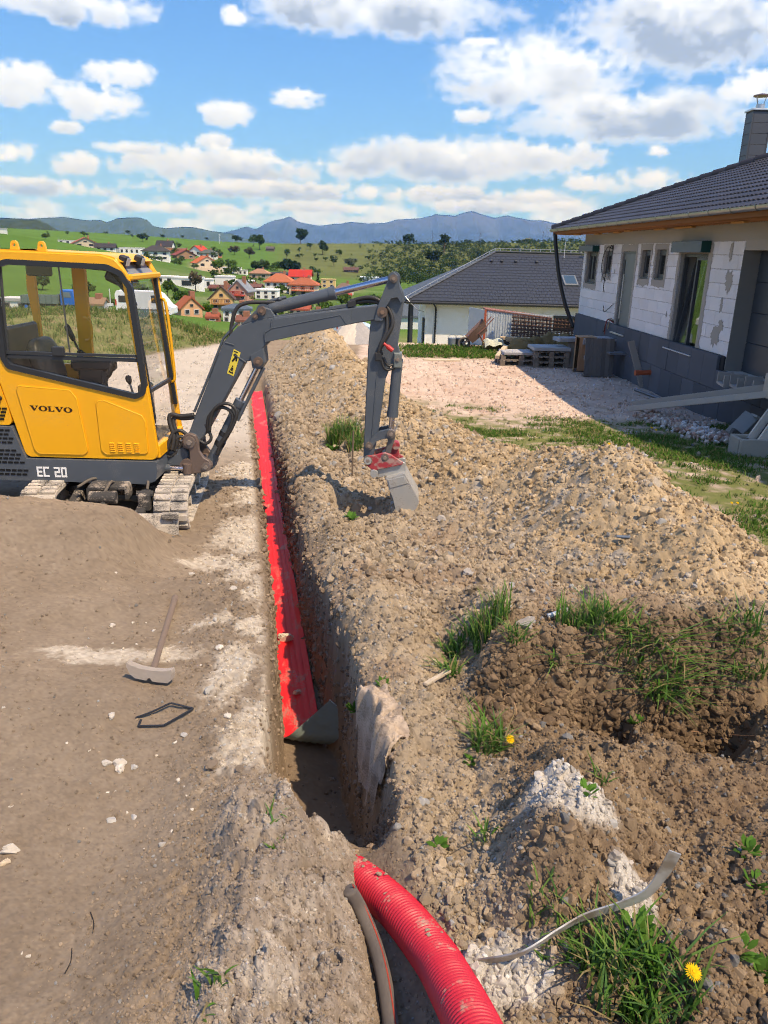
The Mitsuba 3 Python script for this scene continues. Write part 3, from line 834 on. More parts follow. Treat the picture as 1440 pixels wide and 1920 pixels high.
window(0, (3.10, 3.46), 1)
window(1)
window(3)
window(4)
window(5, (-3.99,), 2)
# rooms behind the panes: floor and a pale inner wall
add("inner_wall", cat(hbox(SA + .3, SB - .3, -4.6, -4.45, .52, 3.0)), "m_matte", house, color=(.45, .43, .4))
for a, b, c, d, nm in ((2.63, 4.12, 2.55, 2.715, "roller_shutter_box"), (-4.78, -3.26, 2.535, 2.75, "roller_shutter_box")):
    k = add(nm, hbox(a, b, .012, .20, c, d, .006), "m_satin", house, color=(.075, .095, .115), label=None)
    add("end_board", hbox(a - .012, a - .001, .012, .195, c + .004, d - .004), "m_matte", k, color=(.015, .06, .055))
add("sill_flashing", hbox(-4.78, -3.28, -.06, .11, .575, .597, .004), "m_satin", house, color=(.45, .45, .46))
# front door
a, b, c, d = OPEN[2]
dr_ = add("door", hbox(a + .06, b - .24, -.11, -.05, c + .03, d - .06, .004), "m_satin", house, color=(.135, .15, .155))
add("door_frame", cat(hbox(a + .005, a + .06, -.14, -.04, c, d), hbox(b - .06, b - .005, -.14, -.04, c, d), hbox(a + .06, b - .06, -.14, -.04, d - .06, d - .002)), "m_satin", dr_, color=(.10, .112, .118))
add("side_panel", cat(hbox(b - .24, b - .195, -.11, -.05, c + .03, d - .06), hbox(b - .10, b - .06, -.11, -.05, c + .03, d - .06), hbox(b - .195, b - .10, -.11, -.05, c + .03, c + .16), hbox(b - .195, b - .10, -.11, -.05, d - .2, d - .06)), "m_satin", dr_, color=(.12, .133, .138))
add("pane", hbox(b - .195, b - .10, -.085, -.080, c + .16, d - .2), "m_gloss", dr_, color=(.03, .035, .035))
add("handle", cat(cyl(hp(b - .30, -.005, c + .35), hp(b - .30, -.005, d - .55), .016, 10), cyl(hp(b - .30, -.05, c + .5), hp(b - .30, -.005, c + .5), .01, 8), cyl(hp(b - .30, -.05, d - .7), hp(b - .30, -.005, d - .7), .01, 8)), "m_metal", dr_, color=(.45, .45, .46))
add("threshold", hbox(a - .02, b + .02, -.14, .10, c - .035, c + .004, .005), "m_metal", dr_, color=(.55, .55, .55))
# garage opening with a set back dark sectional door
a, b, c, d = OPEN[6]
add("garage_jamb", cat(hbox(b - .004, b + .0, -.36, .0, c, d), hbox(b - .012, b - .004, -.36, .006, c, d)), "m_matte", house, color=(.22, .21, .195))
gd = add("garage_door", hbox(a, b - .014, -.335, -.325, c, d), "m_satin", house, color=(.03, .036, .045))
for i in range(4):
    add("panel", hbox(a + .004, b - .02, -.325, -.295, c + .003 + i * .52, c + .515 + i * .52, .006), "m_satin", gd, color=(.042, .052, .066))
# roof: underlay, battens hidden, tiles in courses, ridge caps
EW, SLOPE, ZE, SE = .78, .395, 3.16, SB + .98        # eave offset, slope, height of the eave, far eave
ST = math.hypot(1, SLOPE)


def roof_pt(s, up, h=0.0):
    """A point on the yard-side slope, up metres (in plan) from the eave, h above it."""
    return hp(s, EW - up, ZE + SLOPE * up) + h * (np.array([0, 0, 1.0]) + SLOPE * HW) / ST


ridge_up = 5.3
e0, e1 = SA - .8, SE
rv = np.array([hp(e1, EW, ZE), hp(e1 - ridge_up, EW - ridge_up, ZE + SLOPE * ridge_up), hp(e0 + ridge_up, EW - ridge_up, ZE + SLOPE * ridge_up), hp(e0, EW, ZE), hp(e1, EW - 2 * ridge_up, ZE), hp(e0, EW - 2 * ridge_up, ZE)])
rv = np.vstack([rv, rv - [0, 0, .035]])
rf = [[0, 1, 2], [0, 2, 3], [4, 2, 1], [4, 5, 2], [0, 4, 1], [3, 2, 5], [6, 8, 7], [6, 9, 8], [10, 7, 8], [10, 8, 11], [6, 7, 10], [9, 11, 8], [0, 3, 9], [0, 9, 6], [0, 6, 10], [0, 10, 4], [3, 5, 11], [3, 11, 9], [5, 4, 10], [5, 10, 11]]
roof = add("roof", (rv, np.array(rf)), "m_matte", house, color=(.035, .032, .035))
TW, TG = .30, .335


def tile_mesh(s, u):
    """An interlocking tile with two rolls; s its far edge, u its lower edge up the slope (in plan)."""
    xs = np.linspace(0, 1, 9)
    prof = .020 * np.maximum(np.sin(xs * 4 * np.pi - .6), -.35)
    top, bot = [], []
    dn = TG / ST
    v = []
    for uu, lift in ((u, .052), (u + dn * 1.16, .022)):
        for x, h in zip(xs, prof):
            v.append(roof_pt(s - x * TW, uu, lift + h))
    for x, h in zip(xs, prof):
        v.append(roof_pt(s - x * TW, u + .002, .028 + h * .6))
    f = [[i, i + 1, i + 10, i + 9] for i in range(8)] + [[i + 18, i + 19, i + 1, i] for i in range(8)]
    return np.array(v), np.array(f)


tiles = []
n_rows = int(ridge_up * ST / TG)
for r in range(n_rows):
    u = r * TG / ST - .06
    s = SE - u - .10
    s = SE - .02 - TW * math.ceil((u + .12) / TW)
    while s > -11.5:
        tiles.append((s, u))
        s -= TW
vis = []
for s, u in tiles:
    p = roof_pt(s - .15, u, .05)
    q = p - CAM
    px = 720 + FOCAL * (q @ RIGHT) / (q @ FWD)
    vis.append(np.linalg.norm(q) + (0 if px < 1470 else 1000))
order = np.argsort(vis)
rest = []
for i, k in enumerate(order):
    m = tile_mesh(*tiles[k])
    if i < 300:
        add("tile", m, "m_satin", roof, color=np.array((.034, .030, .034)) * rs.uniform(.8, 1.2))
    else:
        rest.append(m)
add("tiles", cat(*rest), "m_satin", roof, color=(.033, .029, .033), kind="stuff")
# hip caps
L = ridge_up
n_caps = 22
for i in range(n_caps):
    t0, t1 = i / n_caps, (i + 1) / n_caps + .006
    p0, p1 = hp(e1 - L * t0, EW - L * t0, ZE + SLOPE * L * t0), hp(e1 - L * t1, EW - L * t1, ZE + SLOPE * L * t1)
    p0, p1 = p0 + [0, 0, .055], p1 + [0, 0, .040]
    add("hip_cap", tube(np.stack([p0, p1]), [.115, .10], 10), "m_satin", roof, smooth=40, color=np.array((.032, .028, .032)) * rs.uniform(.85, 1.15))
# eave: rafters, boards, gutter, hose
for i in range(19):
    s = SE - .55 - i * .95
    up0, up1 = .10, 1.0
    add("rafter", bar(hp(s, EW - up0, ZE + SLOPE * up0 - .10), hp(s, EW - up1, ZE + SLOPE * up1 - .10), .10, .13), "m_matte", house, color=(.20, .09, .035))
for j in range(5):
    s = SE - .05
    while s > -12:
        ln = rs.uniform(2.6, 4.2)
        add("soffit_board", hbox(max(s - ln, -12.5), s - .004, .06 + j * .135, .06 + j * .135 + .130, ZE - .135 + rs.uniform(0, .006), ZE - .110, .003), "m_matte", house, color=np.array((.30, .135, .05)) * rs.uniform(.6, 1.15))
        s -= ln
for s, w, l in ((3.4, .35, .4), (2.2, .1, .5), (.4, .12, .45), (-1.0, .3, .4), (-2.7, .12, .6), (-4.2, .12, .9), (-6.8, .3, .5)):
    add("wood_offcut", hbox(s, s + l, w, w + .09, ZE - .165, ZE - .136, .003), "m_matte", house, color=(.50, .27, .10))
add("fascia", hbox(-12, SE, EW - .04, EW - .012, ZE - .13, ZE + .03), "m_matte", house, color=(.22, .10, .04))
gut = []
ang = np.linspace(math.pi, 2 * math.pi, 12)
for rr in (.070, .066):
    gut.append(np.c_[rr * np.cos(ang), rr * np.sin(ang)])
prof = sg.Polygon(np.vstack([gut[0], gut[1][::-1]]))
gutter = add("gutter", prism(prof, 17.3, hp(-3.5, EW + .06, ZE + .015), HW, np.array([0, 0, 1.0])), "m_metal", house, smooth=30, color=(.42, .45, .44))
for i in range(20):
    s = SE - .25 - i * .82
    add("gutter_bracket", tube(np.array([hp(s, EW + .06 + .075 * math.cos(t), ZE + .015 + .075 * math.sin(t)) for t in np.linspace(math.pi, 2.1 * math.pi, 9)]), .007, 5), "m_metal", gutter, color=(.30, .32, .32))
hose = curve([at(1041, 438, 25.2), at(1043, 470, 25.1), at(1048, 515, 24.95), at(1057, 560, 24.8), at(1067, 592, 24.7), at(1075, 614, 24.6)], 10)
add("drain_hose", tube(hose, .062, 12), "m_satin", house, smooth=True, color=(.012, .012, .014))
# chimney
cc = (9.50, 9.98, 22.75, 23.15)
ch = add("chimney", box(((cc[0] + cc[1]) / 2, (cc[2] + cc[3]) / 2, 4.9), (cc[1] - cc[0], cc[3] - cc[2], 2.56)), "m_satin", roof, color=(.05, .053, .06))
for i in range(8):
    z0 = 6.16 - (i + 1) * .265
    scene_key = add("chimney_panel", box((9.74, cc[2] - .008, z0 + .131), (.44, .016, .255), None, .005), "m_satin", roof, color=np.array((.060, .067, .086)) * rs.uniform(.92, 1.08))
    add("chimney_panel", box((cc[0] - .008, 22.95, z0 + .131), (.016, .37, .255), None, .005), "m_satin", roof, color=np.array((.060, .067, .086)) * rs.uniform(.92, 1.08))
add("chimney_corner", cat(*[box((x, y, 5.2), (.035, .035, 1.95)) for x in (cc[0] - .002, cc[1] + .002) for y in (cc[2] - .002, cc[3] + .002)]), "m_satin", roof, color=(.06, .064, .075))
add("chimney_cover", box((9.74, 22.95, 6.205), (.60, .52, .05), None, .01), "m_metal", roof, color=(.62, .63, .64))
cowl = add("chimney_cowl", cat(cyl((9.74, 22.95, 6.23), (9.74, 22.95, 6.36), .11, 14), *[cyl((9.74 + .10 * math.cos(t), 22.95 + .10 * math.sin(t), 6.34), (9.74 + .17 * math.cos(t), 22.95 + .17 * math.sin(t), 6.56), .008, 5) for t in (.4, 2.0, 3.6, 5.1)]), "m_metal", roof, color=(.55, .55, .56))
add("cowl_hat", cat(cyl((9.74, 22.95, 6.55), (9.74, 22.95, 6.575), .215, 18), cyl((9.74, 22.95, 6.575), (9.74, 22.95, 6.62), .21, 18, .03)), "m_metal", roof, color=(.30, .17, .16))
# cables on the wall
for pts in ([(1.35, .02, 2.62), (1.3, .16, 2.66), (1.42, .22, 2.45), (1.62, .18, 2.15), (1.58, .15, 1.95), (1.35, .12, 1.80)], [(1.35, .02, 2.64), (1.15, .12, 2.70), (1.10, .2, 2.45), (1.3, .15, 2.05), (1.45, .12, 1.65), (1.40, .1, 1.50)], [(1.3, .02, 2.62), (1.05, .1, 2.68), (.98, .14, 2.2), (1.15, .1, 1.9)],
            [(.7, .02, 1.25), (.9, .1, 1.1), (1.3, .08, 1.0), (1.45, .06, 1.15)]):
    add("cable", tube(curve([hp(*p) for p in pts], 8), .011, 6), "m_satin", house, smooth=True, color=(.02, .02, .022))
for pts, col in (([(.55, .02, .80), (.66, .12, .86), (.80, .14, .72), (.95, .13, .5)], (.012, .012, .012)), ([(.55, .02, .78), (.70, .14, .84), (.74, .16, .66), (.78, .15, .45)], (.30, .03, .02)), ([(.55, .02, .82), (.62, .1, .88), (.6, .14, .6)], (.3, .2, .1))):
    add("cable", tube(curve([hp(*p) for p in pts], 8), .012, 6), "m_satin", house, smooth=True, color=col)
add("drain_stub", cat(cyl(hp(-2.72, .04, -.04), hp(-2.72, .42, -.06), .055, 16), cyl(hp(-2.72, .34, -.055), hp(-2.72, .43, -.06), .063, 16)), "m_satin", house, smooth=35, color=(.42, .09, .03), label="orange drain stub in the plinth")

# ------------------------------------------------------------------ the finished neighbour house
N2 = dict(x0=1.95, x1=16.0, y0=42.7, y1=53.0)
nb = thing("neighbour_house", "finished white bungalow with dark grey hipped tile roof behind the yard", "house")
wpoly = sg.box(N2["x0"], -3.6, N2["x1"], -.10).difference(sg.box(8.9, -1.45, 11.6, -.75))
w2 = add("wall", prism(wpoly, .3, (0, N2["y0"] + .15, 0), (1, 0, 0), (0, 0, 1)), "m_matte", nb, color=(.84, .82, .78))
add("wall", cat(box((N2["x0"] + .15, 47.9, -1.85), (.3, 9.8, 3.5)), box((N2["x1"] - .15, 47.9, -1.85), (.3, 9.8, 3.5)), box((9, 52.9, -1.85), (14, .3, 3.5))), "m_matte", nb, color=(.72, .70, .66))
wd = add("window", box((10.25, 42.85, -1.1), (2.7, .08, .70)), "m_gloss", nb, color=(.02, .022, .025))
add("roller_shutter_box", box((10.25, 42.66, -.70), (2.8, .10, .12)), "m_satin", wd, color=(.04, .045, .05))
ex0, ex1, ey0, ey1, ez, rise = .84, 17.1, 42.0, 53.8, -.01, 2.55
half = (ey1 - ey0) / 2
rx0, rx1, ry = ex0 + half - .6, ex1 - half, (ey0 + ey1) / 2
rv = np.array([(ex0, ey0, ez), (ex1, ey0, ez), (ex1, ey1, ez), (ex0, ey1, ez), (rx0, ry, ez + rise), (rx1, ry, ez + rise)])
rv = np.vstack([rv, rv - [0, 0, .14]])
rf = [[0, 1, 5], [0, 5, 4], [1, 2, 5], [2, 3, 4], [2, 4, 5], [3, 0, 4], [6, 11, 7], [6, 10, 11], [7, 11, 8], [8, 10, 9], [8, 11, 10], [9, 10, 6], [0, 6, 7], [0, 7, 1], [1, 7, 8], [1, 8, 2], [2, 8, 9], [2, 9, 3], [3, 9, 6], [3, 6, 0]]
r2 = add("roof", (rv, np.array(rf)), "m_satin", nb, color=(.05, .053, .06))
sl = rise / half


def flat_tiles(corner, along, upv, n_cols, n_rows, tw, tg, inside, lift=.03):
    along, upv = np.asarray(along, float), np.asarray(upv, float)
    nrm = np.cross(along, upv)
    nrm = nrm / np.linalg.norm(nrm)
    nrm = nrm if nrm[2] > 0 else -nrm
    ms = []
    for r in range(n_rows):
        for c in range(n_cols):
            a = (c + (.5 if r % 2 else 0)) * tw
            b = r * tg
            if not inside(a + tw / 2, b + tg / 2):
                continue
            p = np.asarray(corner) + along * (a + .008) + upv * b
            e = along * (tw - .016)
            g = upv * (tg + .03)
            q = [p + nrm * lift, p + e + nrm * lift, p + e + g + nrm * (lift * .45), p + g + nrm * (lift * .45), p + nrm * .002, p + e + nrm * .002]
            ms.append((np.array(q), np.array([[0, 1, 2], [0, 2, 3], [4, 5, 1], [4, 1, 0]])))
    return cat(*ms)


us = np.array([0, 1, sl]) / math.hypot(1, sl)
Lr = half * math.hypot(1, sl)
add("tiles", flat_tiles((ex0, ey0, ez + .004), (1, 0, 0), us, 56, int(Lr / .36), .30, .36, lambda a, b: b / Lr * (half - .6) + .15 < a < (ex1 - ex0) - b / Lr * half), "m_satin", r2, color=(.036, .038, .045), kind="stuff")
hl = np.array([(half - .6), half, rise])
for i in range(17):
    p0, p1 = np.array([ex0, ey0, ez + .05]) + hl * i / 17, np.array([ex0, ey0, ez + .05]) + hl * (i + 1.06) / 17
    add("hip_cap", bar(p0, p1 + [0, 0, -.02], .24, .06, bev=.02), "m_satin", r2, color=(.085, .09, .10))
for i in range(12):
    add("ridge_cap", bar((rx0 + i * .45, ry, ez + rise + .05), (rx0 + i * .45 + .47, ry, ez + rise + .04), .24, .07, bev=.02), "m_satin", r2, color=(.085, .09, .10))
wire = [np.array([ex0, ey0, ez + .2]), np.array([rx0, ry, ez + rise + .2]), np.array([rx1, ry, ez + rise + .2])]
add("lightning_wire", cat(cyl(wire[0], wire[1], .018, 5), cyl(wire[1], wire[2], .018, 5), *[cyl(wire[0] + (wire[1] - wire[0]) * t - [0, 0, .17], wire[0] + (wire[1] - wire[0]) * t + [0, 0, .03], .018, 5) for t in np.linspace(.03, 1, 14)],
                          *[cyl(wire[1] + (wire[2] - wire[1]) * t - [0, 0, .17], wire[1] + (wire[2] - wire[1]) * t + [0, 0, .03], .018, 5) for t in np.linspace(.06, 1, 9)], tube(curve([wire[0] - [0, 0, 0], (1.1, 41.9, -.1), (1.5, 42.0, -.45), (1.85, 42.6, -.6)], 6), .016, 5)), "m_metal", r2, color=(.6, .6, .6))
for cx in (9.95, 11.05):
    p = np.array([cx, ey0 + 2.55, ez + 2.55 * sl])
    Rm = np.stack([[1, 0, 0], us, np.cross([1, 0, 0], us)], 1)
    sk = add("skylight", box(p + Rm[:, 2] * .06, (.78, 1.2, .10), Rm, .02), "m_satin", r2, color=(.16, .17, .18))
    add("pane", box(p + Rm[:, 2] * .115, (.60, 1.0, .012), Rm), "m_gloss", sk, color=(.05, .08, .11))
for gx in (5.8, 7.2, 8.4, 6.4):
    add("vent_tile", box((gx, ey0 + 4.6, ez + 4.6 * sl + .09), (.16, .22, .10), None, .03), "m_satin", r2, color=(.05, .053, .06))
add("gutter", bar((ex0, ey0 - .06, ez - .08), (ex1, ey0 - .06, ez - .08), .13, .11, bev=.03), "m_satin", nb, color=(.022, .024, .028))
add("gutter", bar((ex0 - .06, ey0, ez - .08), (ex0 - .06, ey1, ez - .08), .13, .11, bev=.03), "m_satin", nb, color=(.022, .024, .028))
add("downpipe", tube(curve([(2.35, 42.0, -.15), (2.42, 42.35, -.25), (2.50, 42.6, -.5), (2.50, 42.62, -1.5), (2.50, 42.62, -3.4)], 6), .05, 8), "m_satin", nb, smooth=True, color=(.02, .022, .025))
add("wall_lamp", cat(box((4.35, 42.66, -.5), (.12, .10, .1), None, .02), box((4.35, 42.58, -.56), (.08, .12, .08), None, .02)), "m_satin", nb, color=(.05, .05, .05))
add("door", box((N2["x0"] - .06, 43.6, -2.2), (.08, 1.3, 2.4), None, .01), "m_satin", nb, color=(.035, .038, .045))
for y0 in (42.3, 47.0):
    add("porch_post", box((1.2, y0, -1.8), (.16, .16, 3.5)), "m_satin", nb, color=(.035, .038, .045))
add("soffit", box(((ex0 + ex1) / 2, 47.9, ez - .17), (ex1 - ex0 - .1, ey1 - ey0 - .1, .04)), "m_matte", nb, color=(.45, .43, .40))
dish = add("antenna", cat(cyl((11.55, 47.3, 2.3), (11.55, 47.3, 3.3), .025, 6), cyl((11.55, 47.15, 3.1), (11.55, 47.0, 3.1), .20, 14, .16), cyl((11.4, 47.2, 2.95), (11.25, 47.1, 2.95), .10, 10)), "m_satin", nb, color=(.75, .75, .75))
add("antenna_mast", cyl((10.1, 47.3, 2.3), (10.1, 47.3, 3.2), .02, 6), "m_satin", nb, color=(.5, .5, .5))
# ------------------------------------------------------------------ the village in the valley
rs = np.random.RandomState(21)
_YS = np.exp(np.linspace(math.log(30), math.log(1500), 700))


def drop(u, v, ymin):
    """Where the line of sight through a picture point meets the land, not nearer than ymin."""
    d = ray(u, v)
    ys = _YS[_YS >= ymin]
    p = CAM + d[None] * (ys / d[1])[:, None]
    h = p[:, 2] - far_z(p[:, 0], p[:, 1])
    k = np.nonzero(h < 0)[0]
    i = k[0] if len(k) else int(np.argmin(h))
    return np.array([p[i, 0], p[i, 1], far_z(p[i, 0], p[i, 1])[()]])


TERRA, BROWN, DARK, GREY, WHITE, CREAM, OCHRE, BRICK = (.30, .095, .048), (.16, .075, .05), (.05, .045, .05), (.15, .16, .18), (.76, .75, .72), (.62, .52, .38), (.62, .38, .14), (.42, .19, .11)


def village_house(u, v, ymin, wpx, hpx, rpx, kind, wall, roofc, label, yaw=0, storeys=1, cols=2, balcony=None, chimney=True, dpx=None):
    p = drop(u, v, ymin)
    k = p[1] / FOCAL * 1.05
    w, h, rh = wpx * k, hpx * k, rpx * k
    dp = (dpx or wpx) * k * .9
    Rz = rot([0, 0, 1], yaw)
    tr = lambda m: move(m, p + np.array([0, dp / 2, 0]), Rz)
    t = thing("village_house", label, "house", None)
    body = box((0, 0, h / 2 - 1.5), (w, dp, h + 3))
    o, e = .06 * w, h
    if kind == "gable":
        body = cat(body, prism([(-w / 2, 0), (w / 2, 0), (0, rh * .98)], dp, (0, 0, h - .01)))
    wl = add("wall", tr(body), "m_matte", t, color=np.array(wall) * rs.uniform(.93, 1.04))
    th = .25
    if kind == "gable":
        sl_ = rh / (w / 2)
        for s in (-1, 1):
            q = [(0, rh + th), (s * (w / 2 + o * 1.6), -sl_ * o * 1.6 + th), (s * (w / 2 + o * 1.6), -sl_ * o * 1.6), (0, rh)]
            add("roof", tr(prism(q, dp + 2 * o, (0, 0, h))), "m_matte", t, color=np.array(roofc) * rs.uniform(.85, 1.15))
    elif kind == "side":
        sl_ = rh / (dp / 2)
        for s in (-1, 1):
            q = [(0, rh + th), (s * (dp / 2 + o), -sl_ * o + th), (s * (dp / 2 + o), -sl_ * o), (0, rh)]
            add("roof", tr(prism(q, w + 2 * o, (0, 0, h), (0, 1, 0), (0, 0, 1))), "m_matte", t, color=np.array(roofc) * rs.uniform(.85, 1.15))
        add("gable_wall", tr(prism([(-dp / 2, 0), (dp / 2, 0), (0, rh)], w - .1, (0, 0, h), (0, 1, 0), (0, 0, 1))), "m_matte", t, color=wall)
    elif kind == "hip":
        a, b = w / 2 + o, dp / 2 + o
        rl = max(a - b, a * .25)
        vv = np.array([(-a, -b, 0), (a, -b, 0), (a, b, 0), (-a, b, 0), (-rl, 0, rh), (rl, 0, rh), (-a, -b, -.3), (a, -b, -.3), (a, b, -.3), (-a, b, -.3)]) + [0, 0, h + .3]
        ff = np.array([[0, 1, 5], [0, 5, 4], [1, 2, 5], [2, 3, 4], [2, 4, 5], [3, 0, 4], [0, 6, 7], [0, 7, 1], [1, 7, 8], [1, 8, 2], [2, 8, 9], [2, 9, 3], [3, 9, 6], [3, 6, 0], [6, 8, 7], [6, 9, 8]])
        add("roof", tr((vv, ff)), "m_matte", t, color=np.array(roofc) * rs.uniform(.85, 1.15))
    else:
        add("roof", tr(box((0, 0, h + .15), (w + .3, dp + .3, .35))), "m_matte", t, color=roofc)
    if chimney and kind != "flat":
        add("chimney", tr(box((w * .18, 0, h + rh * .95), (.7, .7, rh * .5 + 1.2))), "m_matte", t, color=(.30, .14, .09))
    for s in range(storeys):
        for c in range(cols):
            ww, wh = w / cols * .36, min(1.35, h / storeys * .48)
            x = (c + .5) / cols * w - w / 2 + rs.uniform(-.1, .1)
            z = h * (s + .55) / storeys
            f = add("window", tr(box((x, -dp / 2 - .02, z), (ww + .2, .10, wh + .2))), "m_matte", t, color=(.5, .48, .45) if sum(wall) < 1.5 else (.22, .2, .19))
            add("pane", tr(box((x, -dp / 2 - .06, z), (ww, .06, wh))), "m_gloss", f, color=(.03, .035, .045))
    if kind == "gable" and rpx > 8:
        f = add("window", tr(box((0, -dp / 2 - .03, h + rh * .3), (w * .16, .12, rh * .28))), "m_matte", t, color=(.25, .2, .17))
        add("pane", tr(box((0, -dp / 2 - .08, h + rh * .3), (w * .12, .06, rh * .22))), "m_gloss", f, color=(.03, .035, .045))
    if balcony:
        bz = h * .55
        bk = add("balcony", tr(cat(box((0, -dp / 2 - .8, bz - .1), (w * .8, 1.6, .2)))), "m_matte", t, color=balcony)
        add("railing", tr(cat(box((0, -dp / 2 - 1.58, bz + .85), (w * .8, .08, .12)), *[box((x, -dp / 2 - 1.58, bz + .4), (.12, .07, .9)) for x in np.linspace(-w * .39, w * .39, 14)])), "m_matte", bk, color=balcony)
    return t


